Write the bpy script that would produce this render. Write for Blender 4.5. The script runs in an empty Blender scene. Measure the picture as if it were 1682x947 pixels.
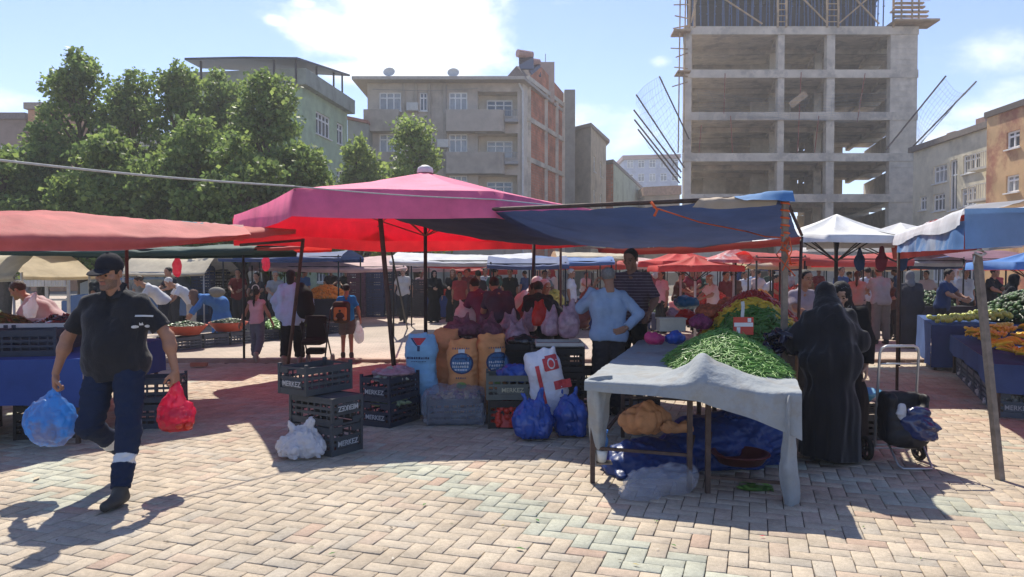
import bpy, math, random
import numpy as np
from mathutils import Vector, Matrix
from mathutils.bvhtree import BVHTree
R = math.radians
random.seed(7); rng = np.random.default_rng(7)
sc = bpy.context.scene; COL = sc.collection

# ------------------------------------------------ camera, sky, sun, exposure
CAM_Z, F, PITCH = 1.63, 1215.0, R(1.39)
cam_d = bpy.data.cameras.new('camera'); cam = bpy.data.objects.new('camera', cam_d); COL.objects.link(cam)
cam.location = (0, 0, CAM_Z); cam.rotation_euler = (R(90) - PITCH, 0, 0)
cam_d.sensor_width = 36; cam_d.lens = 36 * F / 1682; cam_d.clip_end = 3000; cam_d.clip_start = .05
sc.camera = cam
SUN = Vector((-.17, .77, 1)).normalized()
EXPOSURE = 0.80
sun_d = bpy.data.lights.new('sun', 'SUN'); sun_d.energy = 4.3; sun_d.angle = R(.53); sun_d.color = (1, .93, .80)
sun_o = bpy.data.objects.new('sun', sun_d); COL.objects.link(sun_o)
sun_o.rotation_euler = SUN.to_track_quat('Z', 'Y').to_euler(); sun_o.location = (0, 10, 40)
w = bpy.data.worlds.new('World'); sc.world = w; w.use_nodes = True
wn, wl = w.node_tree.nodes, w.node_tree.links
wn.clear()
def N(nodes, t, **kw):
    n = nodes.new(t)
    for k, v in kw.items():
        if k.startswith('i_'): n.inputs[k[2:].replace('_', ' ')].default_value = v
        else: setattr(n, k, v)
    return n
out = N(wn, 'ShaderNodeOutputWorld'); bg = N(wn, 'ShaderNodeBackground')
sky = N(wn, 'ShaderNodeTexSky', sky_type='NISHITA', sun_disc=False)
sky.sun_elevation = math.asin(SUN.z); sky.sun_rotation = math.atan2(SUN.x, SUN.y)
sky.air_density = .9; sky.dust_density = .25; sky.ozone_density = 3.2; sky.altitude = 1000
tc = N(wn, 'ShaderNodeTexCoord')
def wmath(op, a, b=None, c=None, clamp=False):
    n = N(wn, 'ShaderNodeMath', operation=op, use_clamp=clamp)
    for i, v in enumerate((a, b, c)):
        if v is None: continue
        if isinstance(v, (int, float)): n.inputs[i].default_value = v
        else: wl.new(v, n.inputs[i])
    return n.outputs[0]
def pixdir(px, py):
    c, s = math.cos(PITCH), math.sin(PITCH)
    a, b = (px - 841) / F, -(py - 473.5) / F
    return Vector((a, c + b * s, -s + b * c))
mp = N(wn, 'ShaderNodeMapping'); mp.inputs['Scale'].default_value = (1, 1, 1.7)
wl.new(tc.outputs['Generated'], mp.inputs['Vector'])
n1 = N(wn, 'ShaderNodeTexNoise', i_Scale=5.5, i_Detail=9.0, i_Roughness=.6, i_Distortion=.25)
wl.new(mp.outputs[0], n1.inputs['Vector'])
nz = n1.outputs['Fac']
# clouds: (px, py, radius x, radius y in px, strength)
mask = None
for (px, py, rx, ry, st) in ((700, 55, 150, 95, 1.05), (560, 60, 110, 62, .72), (455, 34, 24, 12, .62), (760, 85, 110, 62, .8), (640, 118, 170, 30, .8),
                             (1010, 215, 95, 50, .75), (1082, 102, 26, 14, .62), (1600, 100, 170, 46, .62), (1640, 165, 150, 60, .6),
                             (1560, 205, 90, 50, .55), (60, 168, 120, 26, .5), (500, 6, 30, 12, .6), (820, 0, 40, 30, .6), (980, 190, 90, 30, .6)):
    d = pixdir(px, py).normalized()
    rgt = Vector((d.y, -d.x, 0)).normalized(); up = rgt.cross(d)
    def dot(v):
        n = N(wn, 'ShaderNodeVectorMath', operation='DOT_PRODUCT'); wl.new(tc.outputs['Generated'], n.inputs[0]); n.inputs[1].default_value = v
        return n.outputs['Value']
    a = wmath('MULTIPLY', dot(rgt), F / rx); b = wmath('MULTIPLY', dot(up), F / ry)
    q = wmath('ADD', wmath('MULTIPLY', a, a), wmath('MULTIPLY', b, b))
    g = wmath('MULTIPLY', wmath('POWER', 2.718, wmath('MULTIPLY', q, -.8)), st)
    g = wmath('MULTIPLY', g, wmath('GREATER_THAN', dot(d), 0.0))
    mask = g if mask is None else wmath('MAXIMUM', mask, g)
cl = wmath('ADD', wmath('MULTIPLY', mask, 1.15), wmath('MULTIPLY', wmath('SUBTRACT', nz, .5), 1.9))
cr = N(wn, 'ShaderNodeMapRange', interpolation_type='SMOOTHSTEP'); cr.inputs['From Min'].default_value = .38; cr.inputs['From Max'].default_value = .82
wl.new(cl, cr.inputs['Value'])
n2 = N(wn, 'ShaderNodeTexNoise', i_Scale=2.2, i_Detail=5.0); wl.new(mp.outputs[0], n2.inputs['Vector'])
shade = N(wn, 'ShaderNodeMapRange'); shade.inputs['From Min'].default_value = .35; shade.inputs['From Max'].default_value = .65
wl.new(n2.outputs['Fac'], shade.inputs['Value'])
cc = N(wn, 'ShaderNodeMix', data_type='RGBA'); cc.inputs['A'].default_value = (4.6, 5.3, 6.2, 1); cc.inputs['B'].default_value = (6.6, 6.9, 7.1, 1)
wl.new(shade.outputs[0], cc.inputs['Factor'])
mixs = N(wn, 'ShaderNodeMix', data_type='RGBA')
wl.new(wmath('MULTIPLY', cr.outputs[0], .92), mixs.inputs['Factor']); tint = N(wn, 'ShaderNodeVectorMath', operation='MULTIPLY'); tint.inputs[1].default_value = (.96, .90, .98); wl.new(sky.outputs[0], tint.inputs[0]); wl.new(tint.outputs[0], mixs.inputs['A']); wl.new(cc.outputs['Result'], mixs.inputs['B'])
wl.new(mixs.outputs['Result'], bg.inputs['Color']); bg.inputs['Strength'].default_value = .122
wl.new(bg.outputs[0], out.inputs[0])
vs = sc.view_settings; vs.view_transform = 'Standard'; vs.look = 'None'; vs.exposure = EXPOSURE; vs.gamma = 1; vs.use_curve_mapping = False
sc.cycles.use_denoising = True; sc.cycles.max_bounces = 8; sc.cycles.transparent_max_bounces = 14; sc.cycles.diffuse_bounces = 5
sc.cycles.caustics_reflective = False; sc.cycles.caustics_refractive = False

# ------------------------------------------------ points from the camera geometry
def at(px, py, Y):
    d = pixdir(px, py); return Vector((d.x * Y / d.y, Y, CAM_Z + d.z * Y / d.y))
def G(px, py, z=0.0):
    d = pixdir(px, py); t = (z - CAM_Z) / d.z; return Vector((d.x * t, d.y * t, z))

# ------------------------------------------------ materials
MATS = {}
def mat(name, col, rough=.8, var=.12, scale=6., bump=0., bscale=40., spec=.3, metal=0., trans=0., back=None, alpha=1., coat=0., stain=None, stain_s=3., sheen=0., col2=None, c2lo=.5, c2hi=.6):
    if name in MATS: return MATS[name]
    m = bpy.data.materials.new(name); m.use_nodes = True
    nd, lk = m.node_tree.nodes, m.node_tree.links
    p = nd['Principled BSDF']; tcn = nd.new('ShaderNodeTexCoord')
    p.inputs['Roughness'].default_value = rough; p.inputs['Metallic'].default_value = metal
    p.inputs['Specular IOR Level'].default_value = spec; p.inputs['Coat Weight'].default_value = coat
    if sheen: p.inputs['Sheen Weight'].default_value = sheen
    src = None
    def rgb(c):
        n = nd.new('ShaderNodeRGB'); n.outputs[0].default_value = (*c, 1); return n.outputs[0]
    base = rgb(col)
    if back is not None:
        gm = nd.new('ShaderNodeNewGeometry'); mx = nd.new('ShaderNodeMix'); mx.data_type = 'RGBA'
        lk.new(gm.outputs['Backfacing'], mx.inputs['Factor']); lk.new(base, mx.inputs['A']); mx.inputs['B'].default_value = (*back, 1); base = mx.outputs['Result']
    if stain is not None or col2 is not None:
        ns = nd.new('ShaderNodeTexNoise'); ns.inputs['Scale'].default_value = stain_s; ns.inputs['Detail'].default_value = 6; ns.inputs['Roughness'].default_value = .65
        lk.new(tcn.outputs['Object'], ns.inputs['Vector'])
        mr = nd.new('ShaderNodeMapRange'); mr.inputs['From Min'].default_value = c2lo; mr.inputs['From Max'].default_value = c2hi
        lk.new(ns.outputs['Fac'], mr.inputs['Value'])
        mx = nd.new('ShaderNodeMix'); mx.data_type = 'RGBA'
        lk.new(mr.outputs[0], mx.inputs['Factor']); lk.new(base, mx.inputs['A']); mx.inputs['B'].default_value = (*(stain or col2), 1); base = mx.outputs['Result']
    if var:
        no = nd.new('ShaderNodeTexNoise'); no.inputs['Scale'].default_value = scale; no.inputs['Detail'].default_value = 7; no.inputs['Roughness'].default_value = .6
        lk.new(tcn.outputs['Object'], no.inputs['Vector'])
        mr = nd.new('ShaderNodeMapRange'); mr.inputs['From Min'].default_value = .3; mr.inputs['From Max'].default_value = .7
        mr.inputs['To Min'].default_value = 1 - var; mr.inputs['To Max'].default_value = 1 + var; lk.new(no.outputs['Fac'], mr.inputs['Value'])
        vm = nd.new('ShaderNodeVectorMath'); vm.operation = 'SCALE'; lk.new(base, vm.inputs[0]); lk.new(mr.outputs[0], vm.inputs['Scale']); base = vm.outputs[0]
    lk.new(base, p.inputs['Base Color'])
    if bump:
        nb = nd.new('ShaderNodeTexNoise'); nb.inputs['Scale'].default_value = bscale; nb.inputs['Detail'].default_value = 5
        lk.new(tcn.outputs['Object'], nb.inputs['Vector'])
        bp = nd.new('ShaderNodeBump'); bp.inputs['Strength'].default_value = bump; bp.inputs['Distance'].default_value = .02
        lk.new(nb.outputs['Fac'], bp.inputs['Height']); lk.new(bp.outputs[0], p.inputs['Normal'])
    surf = p.outputs[0]
    if trans:
        tr = nd.new('ShaderNodeBsdfTranslucent'); lk.new(base, tr.inputs['Color'])
        ms = nd.new('ShaderNodeMixShader'); ms.inputs[0].default_value = trans
        lk.new(surf, ms.inputs[1]); lk.new(tr.outputs[0], ms.inputs[2]); surf = ms.outputs[0]
    if alpha < 1:
        tp = nd.new('ShaderNodeBsdfTransparent'); ms = nd.new('ShaderNodeMixShader'); ms.inputs[0].default_value = alpha
        tp.inputs[0].default_value = (*[.5 + .5 * c ** .5 for c in col], 1)
        lk.new(tp.outputs[0], ms.inputs[1]); lk.new(surf, ms.inputs[2]); surf = ms.outputs[0]
    lk.new(surf, nd['Material Output'].inputs[0])
    m.diffuse_color = (*col, 1); MATS[name] = m; return m

# ------------------------------------------------ objects
def tag(o, label=None, cat=None, group=None, kind=None):
    if label: o['label'] = label
    if cat: o['category'] = cat
    if group: o['group'] = group
    if kind: o['kind'] = kind
    return o
def thing(name, label, cat, loc=(0, 0, 0), rotz=0, group=None):
    o = bpy.data.objects.new(name, None); COL.objects.link(o); o.location = loc; o.rotation_euler = (0, 0, rotz); o.empty_display_size = .1
    return tag(o, label, cat, group)
def wmat(o):
    m = Matrix.LocRotScale(o.location, o.rotation_euler, o.scale)
    return wmat(o.parent) @ m if o.parent else m
def link(name, me, mats, parent=None, world=True, smooth=False):
    mats = mats if isinstance(mats, (list, tuple)) else [mats]
    for m in mats: me.materials.append(m)
    if smooth: me.polygons.foreach_set('use_smooth', [True] * len(me.polygons))
    o = bpy.data.objects.new(name, me); COL.objects.link(o)
    if parent is not None:
        if world: me.transform(wmat(parent).inverted())
        o.parent = parent
    return o
def copy_tree(o, parent=None):
    c = o.copy(); COL.objects.link(c); c.parent = parent
    for ch in [x for x in sc.objects if x.parent is o]: copy_tree(ch, c)
    return c
class MB:
    def __init__(s): s.v = []; s.f = []; s.m = []; s.n = 0
    def add(s, v, f, m=0):
        v = np.asarray(v, float).reshape(-1, 3); s.v.append(v); s.f += [tuple(i + s.n for i in q) for q in f]; s.m += [m] * len(f); s.n += len(v); return s
    def box(s, c, size, rot=None, m=0):
        h = np.array(size) / 2
        v = np.array([(x, y, z) for x in (-1, 1) for y in (-1, 1) for z in (-1, 1)]) * h
        if rot is not None: v = v @ np.array(rot.to_3x3() if hasattr(rot, 'to_3x3') else rot).T
        return s.add(v + np.array(c), [(0, 1, 3, 2), (4, 6, 7, 5), (0, 4, 5, 1), (2, 3, 7, 6), (0, 2, 6, 4), (1, 5, 7, 3)], m)
    def bb(s, x0, x1, y0, y1, z0, z1, m=0): return s.box(((x0 + x1) / 2, (y0 + y1) / 2, (z0 + z1) / 2), (x1 - x0, y1 - y0, z1 - z0), None, m)
    def bar(s, a, b, w, h=None, m=0):
        a, b = Vector(a), Vector(b); d = b - a; q = d.to_track_quat('Z', 'X').to_matrix()
        return s.box((a + b) / 2, (w, h or w, d.length), q, m)
    def tube(s, pts, r, n=8, m=0, cap=True):
        pts = [Vector(p) for p in pts]; rs = r if isinstance(r, (list, tuple)) else [r] * len(pts); V = []; F_ = []
        up = Vector((0, 0, 1))
        for i, p in enumerate(pts):
            d = (pts[min(i + 1, len(pts) - 1)] - pts[max(i - 1, 0)]).normalized()
            if abs(d.dot(up)) > .95: up = Vector((1, 0, 0)) if abs(d.x) < .9 else Vector((0, 1, 0))
            a = d.cross(up).normalized(); b = a.cross(d)
            V += [p + (a * math.cos(t) + b * math.sin(t)) * rs[i] for t in (2 * math.pi * k / n for k in range(n))]
        for i in range(len(pts) - 1):
            F_ += [(i * n + k, i * n + (k + 1) % n, (i + 1) * n + (k + 1) % n, (i + 1) * n + k) for k in range(n)]
        if cap: F_ += [tuple(range(n))[::-1], tuple((len(pts) - 1) * n + k for k in range(n))]
        return s.add([tuple(v) for v in V], F_, m)
    def lathe(s, prof, c=(0, 0, 0), n=20, m=0, mtx=None):
        V = []; F_ = []
        for (r, z) in prof: V += [(r * math.cos(2 * math.pi * k / n), r * math.sin(2 * math.pi * k / n), z) for k in range(n)]
        for i in range(len(prof) - 1): F_ += [(i * n + k, i * n + (k + 1) % n, (i + 1) * n + (k + 1) % n, (i + 1) * n + k) for k in range(n)]
        V = np.array(V)
        if mtx is not None: V = V @ np.array(mtx.to_3x3()).T
        return s.add(V + np.array(c), F_, m)
    def quad(s, a, b, c, d, m=0): return s.add([tuple(a), tuple(b), tuple(c), tuple(d)], [(0, 1, 2, 3)], m)
    def mesh(s, name='m'):
        me = bpy.data.meshes.new(name); V = np.concatenate(s.v) if s.v else np.zeros((0, 3))
        me.from_pydata(V.tolist(), [], s.f); me.polygons.foreach_set('material_index', s.m); me.update(); return me
    def build(s, name, mats, parent=None, smooth=False, world=True):
        return link(name, s.mesh(name), mats, parent, world, smooth)
def rz(a): return Matrix.Rotation(a, 3, 'Z')

# ------------------------------------------------ cloth
def catmull(P, n):
    P = np.asarray(P, float); k = len(P); 
    if k == 2: 
        t = np.linspace(0, 1, n)[:, None, None] if P.ndim == 3 else np.linspace(0, 1, n)[:, None]
        return P[0] * (1 - t) + P[1] * t
    Q = np.concatenate([[2 * P[0] - P[1]], P, [2 * P[-1] - P[-2]]]); out_ = []
    for u in np.linspace(0, k - 1, n):
        i = min(int(u), k - 2); t = u - i; a, b, c, d = Q[i], Q[i + 1], Q[i + 2], Q[i + 3]
        out_.append(.5 * ((2 * b) + (-a + c) * t + (2 * a - 5 * b + 4 * c - d) * t * t + (-a + 3 * b - 3 * c + d) * t ** 3))
    return np.array(out_)
def wav(P, s, seed=0, oct=3):
    r = np.random.default_rng(seed); V = np.zeros(P.shape[:-1]); a = 1.
    for o in range(oct):
        for _ in range(3):
            d = r.normal(size=3); d /= np.linalg.norm(d); q = P @ d * s * (2 ** o) * r.uniform(.7, 1.3) * 6.28
            d2 = r.normal(size=3); V += a / 3 * np.sin(q + r.uniform(0, 6.28) + 1.3 * np.sin(P @ d2 * s * 2 ** o * 3))
        a *= .5
    return V
def cloth(name, ctrl, mats, parent=None, nu=40, nv=24, wr=.02, ws=.8, seed=0, thick=.004, post=None):
    """ctrl[row][col] -> smooth sheet; normal up when rows run away from the camera and columns left to right"""
    P = catmull(np.array([[tuple(p) for p in r] for r in ctrl]), nv); P = np.transpose(catmull(np.transpose(P, (1, 0, 2)), nu), (1, 0, 2))
    du = np.gradient(P, axis=1); dv = np.gradient(P, axis=0); nn = np.cross(du, dv); nn /= np.linalg.norm(nn, axis=-1, keepdims=True) + 1e-9
    P = P + nn * (wav(P, ws, seed) * wr + (1 - 2 * np.abs(wav(P * (1, 1, .5), ws * 2.3, seed + 50, 2))) * wr * .35)[..., None]
    if post: P = post(P)
    b = MB(); F_ = [(j * nu + i, j * nu + i + 1, (j + 1) * nu + i + 1, (j + 1) * nu + i) for j in range(nv - 1) for i in range(nu - 1)]
    b.add(P.reshape(-1, 3), F_); o = b.build(name, mats, parent, smooth=True)
    return o

# ------------------------------------------------ implicit shapes
class SDF:
    def __init__(s, lo, hi, h):
        s.lo = np.array(lo, float); s.h = h; s.n = np.maximum(((np.array(hi) - s.lo) / h).astype(int) + 2, 4)
        s.ax = [s.lo[i] + np.arange(s.n[i]) * h for i in range(3)]; s.V = np.full(s.n, .2, np.float32)
    def _reg(s, lo, hi, mg):
        i0 = np.clip(((np.array(lo) - mg - s.lo) / s.h).astype(int), 0, s.n - 1); i1 = np.clip(((np.array(hi) + mg - s.lo) / s.h).astype(int) + 2, i0 + 1, s.n)
        sl = tuple(slice(a, b) for a, b in zip(i0, i1))
        return sl, [s.ax[0][sl[0]][:, None, None], s.ax[1][sl[1]][None, :, None], s.ax[2][sl[2]][None, None, :]]
    def _merge(s, sl, d, k, op):
        A = s.V[sl]
        if op == 'sub': d = -d
        if k > 0:
            if op == 'add': hh = np.clip(.5 + .5 * (A - d) / k, 0, 1); s.V[sl] = A * (1 - hh) + d * hh - k * hh * (1 - hh)
            else: hh = np.clip(.5 - .5 * (A - d) / k, 0, 1); s.V[sl] = A * (1 - hh) + d * hh + k * hh * (1 - hh)
        else: s.V[sl] = np.minimum(A, d) if op == 'add' else np.maximum(A, d)
        return s
    def cap(s, a, b, ra, rb=None, k=.03, op='add', flat=False):
        rb = ra if rb is None else rb; a, b = np.array(a, float), np.array(b, float); r = max(ra, rb)
        sl, (X, Y, Z) = s._reg(np.minimum(a, b) - r, np.maximum(a, b) + r, k + 2 * s.h); d = b - a; L = max(d @ d, 1e-9)
        t = np.clip(((X - a[0]) * d[0] + (Y - a[1]) * d[1] + (Z - a[2]) * d[2]) / L, 0, 1)
        D = np.sqrt((X - a[0] - t * d[0]) ** 2 + (Y - a[1] - t * d[1]) ** 2 + (Z - a[2] - t * d[2]) ** 2) - (ra + (rb - ra) * t)
        if flat: e = d / math.sqrt(L); D = np.maximum(D, (X - b[0]) * e[0] + (Y - b[1]) * e[1] + (Z - b[2]) * e[2])
        return s._merge(sl, D, k, op)
    def chain(s, pts, rs, k=.03):
        for i in range(len(pts) - 1): s.cap(pts[i], pts[i + 1], rs[i], rs[i + 1], k)
        return s
    def ell(s, c, r, k=.03, op='add', rot=None):
        c = np.array(c, float); r = np.array(r, float); m = r.max() if rot is not None else r
        sl, (X, Y, Z) = s._reg(c - m, c + m, k + 2 * s.h); X, Y, Z = X - c[0], Y - c[1], Z - c[2]
        if rot is not None:
            q = np.array(rot); X, Y, Z = q[0][0] * X + q[1][0] * Y + q[2][0] * Z, q[0][1] * X + q[1][1] * Y + q[2][1] * Z, q[0][2] * X + q[1][2] * Y + q[2][2] * Z
        k0 = np.sqrt((X / r[0]) ** 2 + (Y / r[1]) ** 2 + (Z / r[2]) ** 2); k1 = np.sqrt((X / r[0] ** 2) ** 2 + (Y / r[1] ** 2) ** 2 + (Z / r[2] ** 2) ** 2) + 1e-6
        return s._merge(sl, k0 * (k0 - 1) / k1, k, op)
    def box(s, c, hf, rd=.02, k=.02, op='add', rot=None):
        c = np.array(c, float); hf = np.array(hf, float) - rd; m = np.linalg.norm(hf) + rd if rot is not None else hf + rd
        sl, (X, Y, Z) = s._reg(c - m, c + m, k + 2 * s.h); X, Y, Z = X - c[0], Y - c[1], Z - c[2]
        if rot is not None:
            q = np.array(rot); X, Y, Z = q[0][0] * X + q[1][0] * Y + q[2][0] * Z, q[0][1] * X + q[1][1] * Y + q[2][1] * Z, q[0][2] * X + q[1][2] * Y + q[2][2] * Z
        qx, qy, qz = np.abs(X) - hf[0], np.abs(Y) - hf[1], np.abs(Z) - hf[2]
        D = np.sqrt(np.maximum(qx, 0) ** 2 + np.maximum(qy, 0) ** 2 + np.maximum(qz, 0) ** 2) + np.minimum(np.maximum(qx, np.maximum(qy, qz)), 0) - rd
        return s._merge(sl, D, k, op)
    def grid(s): return s.ax[0][:, None, None], s.ax[1][None, :, None], s.ax[2][None, None, :]
    def plane(s, p, n, k=0):
        """keep the side the normal n points away from"""
        X, Y, Z = s.grid(); n = np.array(n, float); n /= np.linalg.norm(n)
        D = (X - p[0]) * n[0] + (Y - p[1]) * n[1] + (Z - p[2]) * n[2]; s._merge((slice(None),) * 3, D, k, 'max'); return s
    def noise(s, amp, sc_, seed=0, oct=2, aniso=(1, 1, 1), ridge=False):
        r = np.random.default_rng(seed); X, Y, Z = s.grid(); X, Y, Z = X * aniso[0], Y * aniso[1], Z * aniso[2]; a = 1.; T = 0
        for o in range(oct):
            q = 0
            for _ in range(3):
                d = r.normal(size=3); d = d / np.linalg.norm(d) * sc_ * 2 ** o * r.uniform(.7, 1.3) * 6.28; e = r.normal(size=3) * sc_ * 2 ** o * 2.5
                q = q + np.sin(d[0] * X + d[1] * Y + d[2] * Z + r.uniform(0, 6.28) + 1.2 * np.sin(e[0] * X + e[1] * Y + e[2] * Z))
            q = q / 3
            if ridge: q = 1 - 2.2 * np.abs(q)
            T = T + q * a; a *= .5
        s.V = (s.V + amp * T).astype(np.float32); return s
    def surf(s):
        V = s.V; V[0] = V[-1] = .1; V[:, 0] = V[:, -1] = .1; V[:, :, 0] = V[:, :, -1] = .1
        ins = V < 0; nx, ny, nz_ = s.n
        cnt = np.zeros((nx - 1, ny - 1, nz_ - 1), np.int8)
        for a in (0, 1):
            for b in (0, 1):
                for c in (0, 1): cnt += ins[a:nx - 1 + a, b:ny - 1 + b, c:nz_ - 1 + c]
        cell = (cnt > 0) & (cnt < 8); idx = np.full(cell.shape, -1, np.int64); I = np.argwhere(cell); idx[cell] = np.arange(len(I))
        acc = np.zeros((len(I), 3)); num = np.zeros(len(I)); x, y, z = I.T
        for ax in range(3):
            o1, o2 = [k for k in range(3) if k != ax]
            for a in (0, 1):
                for b in (0, 1):
                    p = [x.copy(), y.copy(), z.copy()]; p[o1] += a; p[o2] += b; q = [k.copy() for k in p]; q[ax] += 1
                    v0, v1 = V[tuple(p)], V[tuple(q)]; c = (v0 < 0) != (v1 < 0); t = np.where(c, v0 / np.where(c, v0 - v1, 1), 0)
                    pt = np.stack(p, 1).astype(float); pt[:, ax] += t; acc[c] += pt[c]; num[c] += 1
        P = s.lo + acc / num[:, None] * s.h; Fs = []
        for ax in range(3):
            o1, o2 = (ax + 1) % 3, (ax + 2) % 3; sl0 = [slice(1, -1)] * 3; sl1 = [slice(1, -1)] * 3
            sl0[ax] = slice(0, -1); sl1[ax] = slice(1, None)
            A, B = ins[tuple(sl0)], ins[tuple(sl1)]; E = np.argwhere(A != B); off = np.array([1, 1, 1]); off[ax] = 0; E2 = E + off
            if not len(E): continue
            st = A[tuple(E.T)]
            def c_(d1, d2):
                q = E2.copy(); q[:, o1] += d1; q[:, o2] += d2; return idx[tuple(q.T)]
            q = np.stack([c_(-1, -1), c_(0, -1), c_(0, 0), c_(-1, 0)], 1); q[~st] = q[~st][:, ::-1]; Fs.append(q)
        return P, np.concatenate(Fs)
def npmesh(name, P, Fq, mi=None):
    me = bpy.data.meshes.new(name); me.vertices.add(len(P)); me.vertices.foreach_set('co', np.ascontiguousarray(P, np.float32).ravel())
    k = Fq.shape[1]; me.loops.add(len(Fq) * k); me.loops.foreach_set('vertex_index', np.ascontiguousarray(Fq, np.int32).ravel())
    me.polygons.add(len(Fq)); me.polygons.foreach_set('loop_start', np.arange(len(Fq), dtype=np.int32) * k)
    if mi is not None: me.polygons.foreach_set('material_index', np.asarray(mi, np.int32))
    me.update(calc_edges=True); me.validate(); return me
def blob(name, sdf, mats, parent=None, world=True, mi=None):
    P, Fq = sdf.surf(); return link(name, npmesh(name, P, Fq, mi(P, Fq) if mi else None), mats, parent, world, smooth=True)
def text_mesh(s, size, depth=.002):
    cu = bpy.data.curves.new('t', 'FONT'); cu.body = s; cu.size = size; cu.extrude = depth; cu.align_x = 'CENTER'; cu.align_y = 'CENTER'; cu.offset = size * .012
    o = bpy.data.objects.new('t', cu); me = bpy.data.meshes.new_from_object(o); bpy.data.objects.remove(o); bpy.data.curves.remove(cu); return me
def project(me, target, d=(0, 1, 0), off=.003, back=2.0):
    """lay a flat mark (world coordinates) onto the surface of target along d"""
    tm = target.data; M = wmat(target); bv = BVHTree.FromPolygons([M @ v.co for v in tm.vertices], [tuple(p.vertices) for p in tm.polygons]); d = Vector(d).normalized()
    for v in me.vertices:
        h = bv.ray_cast(v.co - d * back, d)
        if h[0] is not None: v.co = h[0] - d * off
# ------------------------------------------------ people
SK = {k: mat('skin_' + k, c, rough=.55, var=.08, scale=25, spec=.4) for k, c in
      dict(tan=(.34, .17, .105), fair=(.45, .27, .19), dark=(.24, .115, .07)).items()}
M_EYE = mat('eye_dark', (.02, .014, .01), rough=.2, var=0); M_LIP = mat('lip', (.28, .11, .085), rough=.5, var=0)
M_HAIR = {k: mat('hair_' + k, c, rough=.6, var=.3, scale=60, bump=.6, bscale=150) for k, c in
          dict(black=(.012, .009, .008), brown=(.05, .028, .016), grey=(.22, .21, .20), white=(.55, .54, .52)).items()}
M_STUB = mat('stubble', (.20, .125, .095), rough=.8, var=.25, scale=120)
_cache = {}
def head_geo(h, beard=False):
    key = ('head', round(h, 4), beard)
    if key in _cache: return _cache[key]
    s = SDF((-.11, -.15, -.2), (.11, .14, .14), h)
    s.ell((0, .015, .03), (.077, .097, .088), .0); s.ell((0, -.028, -.045), (.058, .064, .066), .03); s.cap((-.012, -.078, -.094), (.012, -.078, -.094), .02, k=.025)
    s.ell((0, -.055, .045), (.058, .035, .045), .02)
    s.cap((-.036, -.076, .024), (.036, -.076, .024), .012, k=.012)
    for q in (-1, 1):
        s.ell((q * .033, -.102, .004), (.018, .022, .013), .012, 'sub'); s.ell((q * .032, -.076, .003), (.014, .013, .012), .004)
        s.ell((q * .04, -.058, -.022), (.028, .026, .022), .02); s.cap((q * .009, -.096, -.024), (q * .011, -.092, -.025), .0085, k=.006)
        s.ell((q * .079, .014, -.004), (.010, .021, .032), .008); s.ell((q * .086, .006, -.002), (.006, .010, .018), .004, 'sub')
    s.cap((0, -.084, .012), (0, -.108, -.022), .008, .0115, k=.01)
    s.ell((0, -.0915, -.0475), (.023, .009, .0055), .004); s.ell((0, -.090, -.059), (.020, .010, .0065), .004)
    s.cap((0, .02, -.04), (0, .04, -.17), .05, .057, k=.03)
    if beard: s.noise(.0008, 40, 3)
    P, Fq = s.surf(); c = P[Fq].mean(1); mi = np.zeros(len(Fq), int)
    ey = np.minimum(np.hypot(c[:, 0] - .032, (c[:, 2] - .003) * 1.7), np.hypot(c[:, 0] + .032, (c[:, 2] - .003) * 1.7))
    mi[(ey < .0115) & (c[:, 1] < -.06)] = 1
    ax = np.abs(c[:, 0]); mi[(ax > .014) & (ax < .052) & (c[:, 2] > .024 - .10 * np.maximum(ax - .035, 0)) & (c[:, 2] < .0335 - .1 * np.maximum(ax - .035, 0)) & (c[:, 1] < -.05)] = 3
    if beard: mi[(c[:, 2] < -.03 - .35 * np.maximum(.06 + c[:, 1], -.02)) & (c[:, 1] < .0) & (c[:, 2] > -.125) & ~((ax < .02) & (c[:, 2] > -.036))] = 4
    mi[(ax < .022) & (c[:, 2] > -.066) & (c[:, 2] < -.042) & (c[:, 1] < -.086)] = 2
    _cache[key] = (P, Fq, mi); return _cache[key]
def hand_geo(h, curl):
    key = ('hand', round(h, 4), round(curl, 2))
    if key in _cache: return _cache[key]
    s = SDF((-.13, -.09, -.22), (.05, .07, .05), h)
    s.box((0, 0, -.048), (.0145, .041, .044), .014, 0); s.ell((-.006, -.022, -.04), (.018, .02, .035), .012)
    s.ell((0, 0, .0), (.02, .028, .035), .02)
    for y, L in zip((-.031, -.0105, .0105, .030), (.073, .082, .076, .06)):
        p = np.array((-.001, y, -.085)); a = curl * .55
        for fr, r0, r1 in ((.45, .0095, .0088), (.3, .0088, .008), (.25, .008, .0068)):
            q = p + L * fr * np.array((-math.sin(a), (y) * .12, -math.cos(a))); s.cap(p, q, r0, r1, k=.002); p = q; a += curl
    p = np.array((-.008, -.03, -.025)); q = p + np.array((-.012 - .012 * curl, -.026, -.03)); s.cap(p, q, .013, .0105, k=.006)
    q2 = q + np.array((-.014 * curl - .004, -.008 + .012 * curl, -.028)); s.cap(q, q2, .0105, .008, k=.003)
    P, Fq = s.surf(); _cache[key] = (P, Fq); return _cache[key]
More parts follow.
